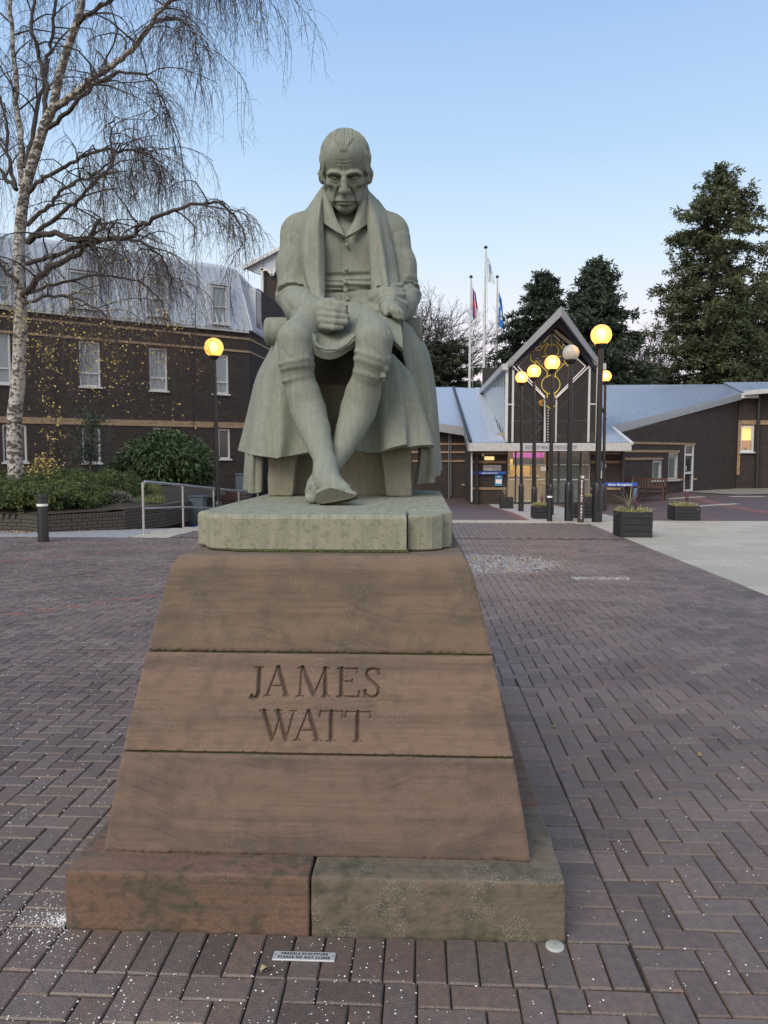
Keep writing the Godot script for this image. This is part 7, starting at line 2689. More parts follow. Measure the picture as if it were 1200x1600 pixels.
func street() -> void:
	lamp("lit globe lamp left of the statue, before the brick building", on_ground(Vector3(-5.088, 0.337, -19.000), 19.0), Vector3(-5.137, 4.295, -19.000), 0.238, true, 0.65, 1.0)
	lamp("tallest lit globe lamp, nearest of the row at the entrance path", on_ground(Vector3(4.294, 0.011, -18.500), 18.5), Vector3(4.308, 4.456, -18.500), 0.245, true, 0.92, 1.25)
	lamp("unlit clear globe lamp in the entrance row", on_ground(Vector3(3.679, -0.002, -18.800), 18.8), Vector3(3.660, 4.080, -18.800), 0.198, false, 0.92, 1.1)
	lamp("lit globe lamp standing behind the white-banded bollard in the entrance row", on_ground(Vector3(3.610, -0.032, -21.000), 21.0), Vector3(3.595, 4.108, -21.000), 0.205, true, 0.80, 0.95)
	lamp("lit globe lamp second from the left of the entrance row", on_ground(Vector3(3.315, -0.056, -22.000), 22.0), Vector3(3.256, 3.987, -22.000), 0.193, true, 0.72, 0.90)
	lamp("lit globe lamp at the left end of the entrance row", on_ground(Vector3(3.139, -0.111, -23.500), 23.5), Vector3(3.104, 3.969, -23.500), 0.182, true, 0.80, 0.85)
	lamp("lit globe lamp half hidden behind the tallest lamp", on_ground(Vector3(5.752, -0.099, -24.000), 24.0), Vector3(5.742, 4.046, -24.000), 0.182, true, 0.80, 0.85)
	bollard("black bollard with white band on brick paving by the planter wall, far left", Vector3(Vector3(-7.015, 0.000, -13.811).x, 0, Vector3(-7.015, 0.000, -13.811).z), 0.885, 0.096, 0.685)
	bollard("black bollard with white band among the lamps before the entrance", on_ground(Vector3(3.193, 0.036, -18.700), 18.7), 0.78, 0.065, 0.60)
	# planters
	planter("largest black planter, on the flagstone edge, with red cordyline and pale grasses", on_ground(Vector3(4.256, 0.096, -15.300), 15.3), 0.60, 0.50, 0)
	planter("wide black planter alone on the right, with one dark red plant", on_ground(Vector3(6.628, 0.031, -19.300), 19.3), 0.60, 0.36, 1)
	planter("black planter between the white-banded bollard and a lamp base, with a small red plant", on_ground(Vector3(3.109, 0.026, -19.600), 19.6), 0.40, 0.33, 1)
	planter("black planter behind the brown trail post, spilling pale strap leaves", on_ground(Vector3(4.230, 0.006, -19.900), 19.9), 0.52, 0.37, 2)
	planter("black planter against the entrance wall left of the doors, with pale strap leaves", on_ground(Vector3(3.029, -0.153, -26.500), 26.5), 0.42, 0.40, 2)
	planter("black planter by the wall right of the doors, with a red shrub", on_ground(Vector3(6.043, -0.132, -27.000), 27.0), 0.46, 0.42, 1)
	# heritage trail post
	var t := thing("trail_post", "brown marker post lettered HERITAGE TRAIL in front of the planters", "signpost", on_ground(Vector3(3.820, 0.013, -18.100), 18.1))
	var mb := MB.new()
	var ph := 1.16
	mb.bbox(Vector3(0, ph * 0.5, 0), Vector3(0.135, ph, 0.135), 0.008)
	put("post", mb, M.post_brown, t)
	mb = MB.new()
	mb.bbox(Vector3(0, 0.01, 0), Vector3(0.28, 0.03, 0.28), 0.005)
	put("foot_plate", mb, M.flagstone_1, t)
	var s := "HERITAGE TRAIL"
	for i in s.length():
		if s[i] == " ":
			continue
		var tm := words(s[i], 0.052, 0.006, "Droid Sans", true)
		var bb := tm.get_aabb()
		put("letter", tm, M.sign_white, t, Transform3D(Basis(), Vector3(0, ph - 0.155 - i * 0.0665 - bb.get_center().y * 0.0, 0.069)))
	mb = MB.new()
	mb.box(Vector3(0.02, ph - 0.06, 0.0685), Vector3(0.06, 0.06, 0.004))
	var em := put("emblem", mb, M.sign_white, t)
	mb = MB.new()
	mb.box(Vector3(0.02, ph - 0.06, 0.0715), Vector3(0.03, 0.022, 0.002))
	mb.box(Vector3(-0.035, ph - 0.06, 0.0695), Vector3(0.022, 0.05, 0.003))
	put("emblem_mark", mb, M.sign_gray, em)
	# main reception sign: a blue arch
	t = thing("reception_sign", "blue arch-shaped sign reading Main Reception behind the largest planter", "sign", on_ground(Vector3(6.729, -0.021, -25.000), 25.0))
	var gx := on_ground(Vector3(6.729, -0.021, -25.000), 25.0)
	mb = MB.new()
	var a := Vector3(6.025, 0.666, -25.000) - gx
	var b := Vector3(7.072, 0.667, -25.000) - gx
	mb.bbox((a + b) * 0.5, Vector3(b.x - a.x, 0.125, 0.07), 0.006)
	put("board", mb, M.sign_blue, t)
	for x in [a.x + 0.03, b.x - 0.05]:
		mb = MB.new()
		mb.bbox(Vector3(x, a.y * 0.5 - 0.06, 0), Vector3(0.10, a.y - 0.12, 0.065), 0.005)
		put("leg", mb, M.sign_light_blue if x > 0 else M.dark_trim, t)
	var tm := words("Main Reception", 0.070, 0.01, "Droid Sans", true)
	var sc := 0.75 / maxf(tm.get_aabb().size.x, 0.05)
	put("lettering", tm, M.sign_white, t, Transform3D(Basis.from_scale(Vector3(sc, 1, 1)), Vector3(6.498, 0.666, -25.000) - gx + Vector3(0.02, -0.005, 0.037)))
	# blue wall sign, notice board and plaque left of the doors
	t = thing("wall_sign", "long blue wall sign reading James Watt Centre", "sign", Vector3(2.742, 0.925, -29.900))
	mb = MB.new()
	mb.bbox(Vector3.ZERO, Vector3(1.28, 0.118, 0.05), 0.005)
	put("board", mb, M.sign_blue, t)
	tm = words("James Watt Centre", 0.055, 0.008, "Droid Sans", true)
	sc = 0.62 / maxf(tm.get_aabb().size.x, 0.05)
	put("lettering", tm, M.sign_white, t, Transform3D(Basis.from_scale(Vector3(sc, 1, 1)), Vector3(0.02, -0.004, 0.029)))
	t = thing("notice_board", "small light blue notice board with a white sheet under the blue wall sign", "notice board", Vector3(3.109, 0.625, -29.920))
	mb = MB.new()
	mb.bbox(Vector3.ZERO, Vector3(0.29, 0.41, 0.05), 0.006)
	put("board", mb, M.sign_light_blue, t)
	mb = MB.new()
	mb.box(Vector3(0.0, -0.03, 0.028), Vector3(0.23, 0.16, 0.004))
	put("paper", mb, M.sign_white, t)
	mb = MB.new()
	mb.box(Vector3(0.0, 0.16, 0.028), Vector3(0.09, 0.03, 0.004))
	put("badge", mb, M.sign_white, t)
	t = thing("gray_plaque", "gray metal plaque above the blue wall sign", "plaque", Vector3(2.857, 1.120, -29.950))
	mb = MB.new()
	mb.bbox(Vector3.ZERO, Vector3(0.71, 0.24, 0.03), 0.004)
	put("plate", mb, M.gray_metal, t)
	mb = MB.new()
	mb.box(Vector3(-0.14, -0.05, 0.018), Vector3(0.28, 0.09, 0.004))
	put("label_panel", mb, M.off_white, t)
	mb = MB.new()
	for i in 9:
		mb.box(Vector3(0.13 + 0.055 * (i % 4), 0.06 - 0.05 * (i / 4), 0.018), Vector3(0.03, 0.012, 0.003))
	mb.box(Vector3(-0.14, 0.06, 0.018), Vector3(0.25, 0.02, 0.003))
	mb.box(Vector3(-0.14, -0.05, 0.0205), Vector3(0.20, 0.012, 0.003))
	put("engraving", mb, M.flagstone_1, t)
	# round blue sign and a white notice on the wall right of the doors
	t = thing("round_sign", "round blue sign with white rim on the wall right of the doors", "sign", Vector3(7.124, 1.203, -29.930))
	mb = MB.new()
	var front := Basis(Vector3(1, 0, 0), Vector3(0, 0, 1), Vector3(0, -1, 0))
	mb.lathe([Vector2(0.137, 0.0), Vector2(0.137, 0.02), Vector2(0.0, 0.02)], 24, Vector3.ZERO, front)
	put("rim", mb, M.sign_white, t)
	mb = MB.new()
	mb.lathe([Vector2(0.115, 0.0), Vector2(0.115, 0.024), Vector2(0.0, 0.024)], 24, Vector3.ZERO, front)
	put("disc", mb, M.sign_blue, t)
	mb = MB.new()
	mb.box(Vector3(-0.02, 0.0, 0.027), Vector3(0.03, 0.11, 0.004))
	mb.box(Vector3(0.03, -0.02, 0.027), Vector3(0.03, 0.07, 0.004))
	mb.ball(Vector3(-0.02, 0.07, 0.027), Vector3(0.018, 0.018, 0.004), 10, 6)
	put("symbol", mb, M.sign_white, t)
	t = thing("wall_notice", "white wall notice below the round blue sign", "notice", Vector3(7.111, 0.867, -29.950))
	mb = MB.new()
	mb.bbox(Vector3.ZERO, Vector3(0.21, 0.30, 0.015), 0.003)
	put("plate", mb, M.sign_white, t)
	mb = MB.new()
	for i in 4:
		mb.box(Vector3(0, 0.08 - i * 0.05, 0.009), Vector3(0.14, 0.014, 0.002))
	put("print", mb, M.sign_gray, t)
	bench()
	flags()
	handrail()
	cabinets()
	ground_plaques()


func bench() -> void:
	var o := Vector3(9.144, gy(8.9, 31.5), -31.3)
	var t := thing("wooden_bench", "dark red-brown slatted wooden bench against the right-hand brick wall", "bench", o, -0.45)
	var w := 1.6
	for i in 5:
		var mb := MB.new()
		mb.bbox(Vector3(0, 0.44, 0.24 - i * 0.105), Vector3(w, 0.03, 0.09), 0.006)
		put("seat_slat", mb, M.bench_wood, t)
	for y in [0.58, 0.92]:
		var mb := MB.new()
		mb.bbox(Vector3(0, y, -0.26 - (y - 0.5) * 0.15), Vector3(w, 0.07, 0.04), 0.006)
		put("back_rail", mb, M.bench_wood, t)
	for i in 15:
		var mb := MB.new()
		mb.bar(Vector3(-w * 0.46 + i * w * 0.92 / 14, 0.56, -0.268), Vector3(-w * 0.46 + i * w * 0.92 / 14, 0.92, -0.322), 0.045, 0.02, Vector3(0, 0, 1))
		put("back_slat", mb, M.bench_wood, t)
	for s in [-1, 1]:
		for z in [0.24, -0.27]:
			var mb := MB.new()
			mb.bbox(Vector3(s * (w * 0.5 - 0.03), 0.30 if z > 0 else 0.46, z), Vector3(0.06, 0.62 if z > 0 else 0.94, 0.06), 0.006)
			put("leg", mb, M.bench_wood, t)
		var mb := MB.new()
		mb.bbox(Vector3(s * (w * 0.5 - 0.03), 0.62, 0.0), Vector3(0.08, 0.035, 0.60), 0.008)
		put("armrest", mb, M.bench_wood, t)


func flag_cloth(mb: MB, top: Vector3, l: float, w: float, f0: float, f1: float, g0: float, g1: float, ph: float) -> void:   # a limp flag hanging by its hoist: f across, g down
	var nu := 8
	var nv := 16
	var pt := func(s: float, v: float) -> Vector3:
		var y := -v * l * 1.30 - s * l * 0.28 * (1.0 - v * 0.3)
		var x := s * w * (0.22 + 0.30 * v)
		return top + Vector3(x, y, 0.10 * sin(s * 9.0 + v * 5.0 + ph) * (0.3 + s))
	for i in nu:
		for j in nv:
			var s0 := lerpf(f0, f1, float(i) / nu)
			var s1 := lerpf(f0, f1, float(i + 1) / nu)
			var v0 := lerpf(g0, g1, float(j) / nv)
			var v1 := lerpf(g0, g1, float(j + 1) / nv)
			mb.quad(pt.call(s0, v1), pt.call(s1, v1), pt.call(s1, v0), pt.call(s0, v0))


func flags() -> void:
	var poles := [["white flagpole with the red, white and blue flag, leftmost of the three", Vector3(3.238, 4.593, -50.000), Vector3(3.291, 13.011, -50.000)], ["tallest white flagpole, middle of the three, with the white flag", Vector3(3.964, 4.471, -48.000), Vector3(4.046, 14.320, -48.000)], ["white flagpole with the blue and white flag, rightmost of the three", Vector3(5.178, 4.708, -52.000), Vector3(5.168, 13.449, -52.000)]]
	for q in poles:
		var t := thing("flagpole", q[0], "flagpole", q[1], 0.0, "white flagpoles behind the reception")
		var mb := MB.new()
		var h: Vector3 = q[2] - q[1]
		var tall: bool = h.y > 10.0
		mb.tube(PackedVector3Array([Vector3(0, -5, 0), h * 0.5, h]), PackedFloat32Array([0.15 if tall else 0.11, 0.11 if tall else 0.09, 0.05]), 10)
		put("pole", mb, M.white_paint, t)
		mb = MB.new()
		mb.lathe([Vector2(0.0, -0.02), Vector2(0.10, 0.0), Vector2(0.12, 0.06), Vector2(0.07, 0.14), Vector2(0.0, 0.17)], 12, h)
		put("finial", mb, M.dark_trim, t)
		mb = MB.new()
		mb.rod(h * 0.96 + Vector3(0.10, 0, 0.08), Vector3(0.22, 0, 0.08) + h * 0.1, 0.012, 5)
		put("halyard", mb, M.white_paint, t)
	# the cloths: each a thing of its own, its colours sewn panels
	var t := thing("union_flag", "limp red, white and blue flag on the left flagpole", "flag")
	var top := Vector3(3.317, 12.405, -50.000) + Vector3(0.06, 0, 0.05)
	for q in [[0.0, 0.30, 0.0, 0.42, M.flag_navy], [0.30, 0.46, 0.0, 1.0, M.flag_red], [0.46, 0.56, 0.0, 1.0, M.flag_white], [0.56, 1.0, 0.0, 0.42, M.flag_navy], [0.0, 0.30, 0.42, 0.58, M.flag_red], [0.56, 1.0, 0.42, 0.58, M.flag_red], [0.0, 0.30, 0.58, 1.0, M.flag_navy], [0.56, 1.0, 0.58, 1.0, M.flag_white]]:
		var mb := MB.new()
		flag_cloth(mb, top, 1.45, 1.0, q[0], q[1], q[2], q[3], 0.5)
		put("panel", mb, q[4], t)
	t = thing("white_flag", "limp pale flag on the tallest middle flagpole", "flag")
	top = Vector3(4.071, 13.819, -48.000) + Vector3(0.06, 0, 0.05)
	for q in [[0.0, 0.35, 0.0, 1.0, M.flag_white], [0.35, 0.62, 0.25, 0.6, M.sign_light_blue], [0.35, 0.62, 0.0, 0.25, M.flag_white], [0.35, 0.62, 0.6, 1.0, M.flag_white], [0.62, 1.0, 0.0, 1.0, M.flag_white]]:
		var mb := MB.new()
		flag_cloth(mb, top, 1.15, 0.95, q[0], q[1], q[2], q[3], 2.0)
		put("panel", mb, q[4], t)
	t = thing("saltire_flag", "limp blue flag with white cross on the right flagpole", "flag")
	top = Vector3(5.199, 12.567, -52.000) + Vector3(0.06, 0, 0.05)
	for q in [[0.0, 1.0, 0.0, 0.30, M.flag_blue], [0.0, 0.55, 0.30, 0.44, M.flag_white], [0.55, 1.0, 0.30, 0.44, M.flag_blue], [0.0, 0.4, 0.44, 1.0, M.flag_blue], [0.4, 0.7, 0.44, 0.75, M.flag_white], [0.7, 1.0, 0.44, 1.0, M.flag_blue], [0.4, 0.7, 0.75, 1.0, M.flag_blue]]:
		var mb := MB.new()
		flag_cloth(mb, top, 1.75, 0.85, q[0], q[1], q[2], q[3], 4.0)
		put("panel", mb, q[4], t)


func handrail() -> void:
	var t := thing("handrail", "stainless steel handrail descending the ramp left of the pedestal", "handrail")
	var posts := [[15.2, Vector3(-5.517, 1.068, -15.200).y], [17.8, Vector3(-5.728, 0.902, -17.800).y], [20.5, Vector3(-5.854, 0.701, -20.500).y], [23.4, Vector3(-6.077, 0.505, -23.400).y], [26.2, Vector3(-6.264, 0.308, -26.200).y]]
	var x := -5.62
	var top := PackedVector3Array()
	var low := PackedVector3Array()
	for q in posts:
		var g := gy(x, q[0])
		var mb := MB.new()
		mb.rod(Vector3(x, g - 0.05, -q[0]), Vector3(x, q[1] - 0.01, -q[0]), 0.026, 10)
		put("post", mb, M.steel, t)
		mb = MB.new()
		mb.lathe([Vector2(0.06, 0.0), Vector2(0.06, 0.012), Vector2(0.028, 0.02)], 14, Vector3(x, g, -q[0]))
		put("foot_plate", mb, M.steel, t)
		top.push_back(Vector3(x, q[1], -q[0]))
		low.push_back(Vector3(x, lerpf(g, q[1], 0.50), -q[0]))
	var mb := MB.new()
	var r := PackedFloat32Array()
	for i in 5:
		r.push_back(0.029)
	var bend := top.duplicate()
	bend[0] = top[0] + Vector3(0, 0, -0.12)
	bend.insert(0, top[0] + Vector3(0, -0.03, -0.03))
	bend.insert(0, top[0] + Vector3(0, -0.10, 0))
	r.push_back(0.029)
	r.push_back(0.029)
	mb.tube(bend, r, 12)
	put("top_rail", mb, M.steel, t)
	mb = MB.new()
	mb.tube(low, PackedFloat32Array([0.022, 0.022, 0.022, 0.022, 0.022]), 10)
	put("lower_rail", mb, M.steel, t)


func cabinets() -> void:
	var t := thing("utility_cabinet", "gray-blue utility cabinet with blue foot behind the steel handrail", "cabinet", Vector3(-5.995, gy(-6.0, 20.2) - 0.02, -20.3))
	var mb := MB.new()
	mb.bbox(Vector3(0, 0.47, 0), Vector3(0.40, 0.74, 0.36), 0.01)
	put("body", mb, M.cabinet, t)
	mb = MB.new()
	mb.bbox(Vector3(0, 0.86, 0), Vector3(0.44, 0.04, 0.40), 0.012)
	put("lid", mb, M.cabinet, t)
	mb = MB.new()
	mb.bbox(Vector3(0, 0.05, 0), Vector3(0.38, 0.10, 0.34), 0.008)
	put("foot", mb, M.cabinet_blue, t)
	mb = MB.new()
	mb.bbox(Vector3(0.02, 0.48, 0.182), Vector3(0.32, 0.64, 0.012), 0.004)
	put("door", mb, M.cabinet, t)
	t = thing("utility_box", "blue-gray box by the brick wall, half hidden behind the statue's coat", "cabinet", Vector3(-7.250, gy(-7.0, 31), -31.2))
	mb = MB.new()
	mb.bbox(Vector3(0, 0.75, 0), Vector3(0.60, 1.30, 0.5), 0.02)
	put("body", mb, M.cabinet, t)
	mb = MB.new()
	mb.bbox(Vector3(0, 1.43, 0), Vector3(0.66, 0.06, 0.56), 0.02)
	put("lid", mb, M.cabinet, t)
	t = thing("slatted_bench", "red-brown slatted seat by the brick wall beyond the handrail", "bench", Vector3(-6.889, gy(-7.0, 28), -28.2), 0.4)
	for i in 4:
		mb = MB.new()
		mb.bbox(Vector3(0, 0.45, 0.2 - i * 0.12), Vector3(1.2, 0.03, 0.10), 0.006)
		put("seat_slat", mb, M.bench_wood, t)
	for i in 3:
		mb = MB.new()
		mb.bbox(Vector3(0, 0.58 + i * 0.12, -0.25), Vector3(1.2, 0.09, 0.03), 0.006)
		put("back_slat", mb, M.bench_wood, t)
	for s in [-1, 1]:
		mb = MB.new()
		mb.bbox(Vector3(s * 0.52, 0.42, -0.22), Vector3(0.06, 0.86, 0.06), 0.006)
		put("leg", mb, M.bench_wood, t)
		mb = MB.new()
		mb.bbox(Vector3(s * 0.52, 0.22, 0.2), Vector3(0.06, 0.44, 0.06), 0.006)
		put("leg", mb, M.bench_wood, t)


func ground_plaques() -> void:
	var t := thing("warning_plaque", "small engraved metal plaque set in the bricks before the pedestal", "plaque", Vector3(-0.362, 0.0, -2.302))
	var mb := MB.new()
	mb.bbox(Vector3(0, 0.002, 0), Vector3(0.200, 0.006, 0.042), 0.0015)
	put("plate", mb, M.steel_plate, t)
	for q in [["FRAGILE SCULPTURE", -0.0085, 0.150], ["PLEASE DO NOT CLIMB", 0.0085, 0.166]]:
		var tm := words(q[0], 0.0105, 0.0012, "Droid Sans", true)
		var sc: float = q[2] / maxf(tm.get_aabb().size.x, 0.01)
		put("lettering", tm, M.black_paint, t, Transform3D(Basis(Vector3(1, 0, 0), Vector3(0, 0, -1), Vector3(0, 1, 0)) * Basis.from_scale(Vector3(sc, 1, 1)), Vector3(0, 0.0052, q[1])))
	mb = MB.new()
	for x in [-0.092, 0.092]:
		mb.lathe([Vector2(0.0032, 0.004), Vector2(0.0032, 0.0062), Vector2(0.0, 0.0068)], 8, Vector3(x, 0, 0))
	put("screw", mb, M.steel, t)
	t = thing("survey_disc", "round pale metal disc set in the bricks at the pedestal's right corner", "marker", Vector3(0.448, 0.0, -2.392))
	mb = MB.new()
	mb.lathe([Vector2(0.030, -0.004), Vector2(0.030, 0.004), Vector2(0.0285, 0.0055), Vector2(0.0, 0.0055)], 32)
	put("disc", mb, M.disc_metal, t)
	var bt := words("B", 0.014, 0.001, "Droid Sans")
	put("letter", bt, M.sign_gray, t, Transform3D(Basis(Vector3(1, 0, 0), Vector3(0, 0, -1), Vector3(0, 1, 0)), Vector3(0, 0.0058, -0.004)))
	mb = MB.new()
	for i in 9:
		mb.box(Vector3(-0.014 + i * 0.0035, 0.0058, 0.013 + 0.002 * cos(i - 4.0)), Vector3(0.0022, 0.0008, 0.003))
	put("small_print", mb, M.sign_gray, t)




# ------------------------------------------------------------------ trees
func smooth_line(p: Array, per: int) -> PackedVector3Array:
	var out := PackedVector3Array()
	for i in p.size() - 1:
		var a: Vector3 = p[i]
		var b: Vector3 = p[i + 1]
		var pre: Vector3 = p[i - 1] if i > 0 else a * 2 - b
		var post: Vector3 = p[i + 2] if i + 2 < p.size() else b * 2 - a
		for k in per:
			out.push_back(a.cubic_interpolate(b, pre, post, float(k) / per))
	out.push_back(p[p.size() - 1])
	return out


func taper(n: int, r0: float, r1: float) -> PackedFloat32Array:
	var out := PackedFloat32Array()
	for i in n:
		out.push_back(lerpf(r0, r1, float(i) / maxf(n - 1, 1)))
	return out


func strand(mb: MB, p: Vector3, dir: Vector3, l: float, r: float, k: RandomNumberGenerator, side: float, leaves: Array) -> void:   # a hanging twig with its side twigs
	var n := 7
	var pts := PackedVector3Array([p])
	var d := dir.normalized()
	var seg := l / n
	for i in n:
		d = (d + Vector3(k.randfn(0, 0.10), -0.42, k.randfn(0, 0.10))).normalized()
		p += d * seg
		pts.push_back(p)
	mb.tube(pts, taper(n + 1, r, r * 0.45), 3, false)
	for i in range(1, n):
		if k.randf() < side:
			var e := (d * 0.3 + Vector3(k.randfn(0, 0.55), k.randf_range(-0.5, 0.3), k.randfn(0, 0.55))).normalized()
			var q := pts[i]
			var m := l * k.randf_range(0.10, 0.30)
			var q2 := q + e * m * 0.5
			var q3 := q2 + (e + Vector3(0, -0.9, 0)).normalized() * m * 0.6
			mb.tube(PackedVector3Array([q, q2, q3]), PackedFloat32Array([r * 0.6, r * 0.5, r * 0.35]), 3, false)
			leaves.append(q3)
	leaves.append(p)


func birch() -> void:
	var t := thing("silver_birch", "tall weeping silver birch with pale bark and a few yellow leaves, far left", "tree")
	var k := RandomNumberGenerator.new()
	k.seed = 90210
	var D := 18.0
	# limbs as read from the photograph, each given its own distance
	var trunk := [Vector3(-9.852, 0.232, -18.000), Vector3(-9.770, 1.135, -18.000), Vector3(-9.794, 1.785, -18.000), Vector3(-9.750, 2.555, -18.000), Vector3(-9.643, 3.319, -18.000), Vector3(-9.563, 4.229, -18.000), Vector3(-9.514, 5.133, -18.000), Vector3(-9.513, 6.030, -18.000), Vector3(-9.468, 6.846, -18.000), Vector3(-9.309, 7.802, -18.000), Vector3(-9.000, 8.563, -17.900), Vector3(-8.682, 9.237, -17.800), Vector3(-8.409, 9.616, -17.700), Vector3(-8.303, 10.108, -17.700), Vector3(-7.994, 10.823, -17.600), Vector3(-7.694, 11.385, -17.500), Vector3(-7.517, 11.872, -17.400), Vector3(-7.302, 12.752, -17.300), Vector3(-7.075, 14.139, -17.200)]
	var mb := MB.new()
	var tl := smooth_line(trunk, 5)
	var tr := PackedFloat32Array()
	for i in tl.size():
		var f := float(i) / tl.size()
		tr.push_back((0.200 - 0.140 * pow(f, 0.85) + (0.10 * pow(1.0 - f * 12.0, 2.0) if f < 0.083 else 0.0)) * (1.0 + k.randfn(0, 0.025)))
	mb.tube(tl.slice(17, 42), tr.slice(17, 42), 18, false)
	put("trunk", mb, M.birch_bark, t)
	for q in [[0, 18], [41, tl.size()]]:
		mb = MB.new()
		mb.tube(tl.slice(q[0], q[1]), tr.slice(q[0], q[1]), 18, false)
		put("trunk", mb, M.dark_birch_bark, t)
	var limbs := [
		[[Vector3(-8.380, 9.572, -17.700), Vector3(-7.892, 9.726, -17.500), Vector3(-7.383, 9.969, -17.300), Vector3(-6.772, 10.159, -17.100), Vector3(-6.210, 10.540, -17.000), Vector3(-5.797, 10.916, -16.900), Vector3(-5.417, 11.338, -16.800), Vector3(-4.817, 11.980, -16.600)], 0.085, 0.035, true],
		[[Vector3(-8.594, 9.164, -17.800), Vector3(-8.129, 9.354, -17.600), Vector3(-7.496, 9.581, -17.200), Vector3(-7.000, 9.730, -16.900), Vector3(-6.383, 9.773, -16.600), Vector3(-5.786, 9.611, -16.400), Vector3(-5.459, 9.194, -16.300), Vector3(-5.225, 8.670, -16.300)], 0.055, 0.012, false],
		[[Vector3(-9.381, 7.949, -18.000), Vector3(-9.464, 9.053, -18.200), Vector3(-9.645, 10.025, -18.400), Vector3(-9.722, 11.105, -18.500), Vector3(-9.820, 12.482, -18.600), Vector3(-9.886, 13.858, -18.700)], 0.075, 0.04, true],
		[[Vector3(-8.723, 9.495, -17.900), Vector3(-8.812, 10.427, -18.200), Vector3(-9.075, 11.113, -18.400), Vector3(-9.308, 11.882, -18.600), Vector3(-9.301, 12.672, -18.700), Vector3(-9.341, 13.906, -18.800)], 0.055, 0.03, false],
		[[Vector3(-9.274, 8.357, -18.000), Vector3(-9.257, 9.616, -18.500), Vector3(-9.183, 10.767, -18.900), Vector3(-9.091, 11.694, -19.100), Vector3(-9.007, 12.803, -19.200), Vector3(-8.869, 14.062, -19.300)], 0.06, 0.03, false],
		[[Vector3(-9.150, 7.766, -17.900), Vector3(-8.624, 7.971, -17.600), Vector3(-7.877, 8.161, -17.300), Vector3(-7.156, 8.298, -17.000), Vector3(-6.502, 8.263, -16.800), Vector3(-5.972, 8.147, -16.700), Vector3(-5.662, 7.876, -16.600), Vector3(-5.532, 7.406, -16.600)], 0.05, 0.012, false],
		[[Vector3(-9.239, 7.006, -17.900), Vector3(-8.619, 7.372, -17.700), Vector3(-8.304, 7.651, -17.600), Vector3(-7.787, 7.788, -17.400), Vector3(-7.312, 7.892, -17.200), Vector3(-6.800, 8.141, -17.000), Vector3(-6.537, 8.452, -16.900)], 0.05, 0.012, false],
		[[Vector3(-9.170, 6.595, -17.800), Vector3(-8.719, 6.623, -17.400), Vector3(-8.080, 6.515, -17.000), Vector3(-7.466, 6.299, -16.600), Vector3(-6.732, 6.179, -16.200), Vector3(-6.065, 6.113, -15.900), Vector3(-5.648, 6.333, -15.700), Vector3(-5.112, 6.493, -15.500), Vector3(-4.462, 6.583, -15.300), Vector3(-3.986, 6.556, -15.200), Vector3(-3.646, 6.299, -15.100), Vector3(-3.400, 5.831, -15.100)], 0.075, 0.014, false],
		[[Vector3(-9.218, 6.096, -17.800), Vector3(-8.436, 6.132, -17.400), Vector3(-7.771, 6.217, -17.100), Vector3(-7.169, 6.323, -16.900), Vector3(-6.262, 6.270, -16.600), Vector3(-5.704, 5.980, -16.400), Vector3(-5.373, 5.575, -16.300), Vector3(-5.244, 5.105, -16.300)], 0.055, 0.012, false],
		[[Vector3(-9.337, 5.360, -17.800), Vector3(-8.659, 5.761, -17.400), Vector3(-7.999, 5.966, -17.100), Vector3(-7.582, 6.118, -17.000), Vector3(-7.158, 6.710, -16.900), Vector3(-7.084, 6.778, -16.900)], 0.085, 0.03, false],
		[[Vector3(-9.104, 6.711, -17.800), Vector3(-8.520, 6.907, -17.500), Vector3(-7.951, 7.119, -17.200), Vector3(-7.412, 7.436, -17.000), Vector3(-7.015, 7.703, -16.800), Vector3(-6.682, 7.972, -16.700), Vector3(-6.665, 8.628, -16.600), Vector3(-6.476, 8.890, -16.600)], 0.055, 0.014, false],
		[[Vector3(-9.508, 7.863, -18.000), Vector3(-9.886, 8.175, -18.200), Vector3(-10.230, 8.700, -18.400), Vector3(-10.668, 9.386, -18.600)], 0.055, 0.02, false],
		[[Vector3(-9.589, 7.987, -18.100), Vector3(-9.963, 8.883, -18.500), Vector3(-10.128, 9.760, -18.800), Vector3(-10.433, 10.614, -19.000), Vector3(-10.757, 11.938, -19.200)], 0.05, 0.02, false],
		[[Vector3(-9.344, 5.167, -17.800), Vector3(-8.390, 5.268, -17.400), Vector3(-7.541, 5.065, -17.000), Vector3(-6.956, 4.671, -16.800), Vector3(-6.644, 4.024, -16.700)], 0.04, 0.010, false],
		[[Vector3(-9.449, 5.686, -17.800), Vector3(-9.749, 5.911, -17.800), Vector3(-10.089, 6.283, -17.800), Vector3(-10.779, 6.439, -17.800)], 0.05, 0.02, false],
		[[Vector3(-9.410, 5.431, -18.000), Vector3(-8.530, 5.736, -18.200), Vector3(-7.670, 5.954, -18.400), Vector3(-6.846, 5.816, -18.500), Vector3(-6.338, 5.373, -18.600), Vector3(-6.164, 4.601, -18.600)], 0.04, 0.010, false],
		[[Vector3(-7.757, 11.249, -17.500), Vector3(-7.195, 11.467, -17.300), Vector3(-6.532, 11.672, -17.100), Vector3(-5.749, 11.798, -16.900), Vector3(-4.851, 11.784, -16.700), Vector3(-4.142, 11.576, -16.600)], 0.05, 0.02, false],
		[[Vector3(-5.797, 10.916, -16.900), Vector3(-5.393, 10.915, -16.700), Vector3(-5.015, 10.744, -16.500), Vector3(-4.759, 10.388, -16.400), Vector3(-4.633, 9.869, -16.400)], 0.03, 0.010, false],
		[[Vector3(-4.957, 11.792, -16.600), Vector3(-4.355, 11.844, -16.400), Vector3(-3.773, 11.579, -16.200), Vector3(-3.425, 11.135, -16.100)], 0.03, 0.012, false]]
	var lines := []
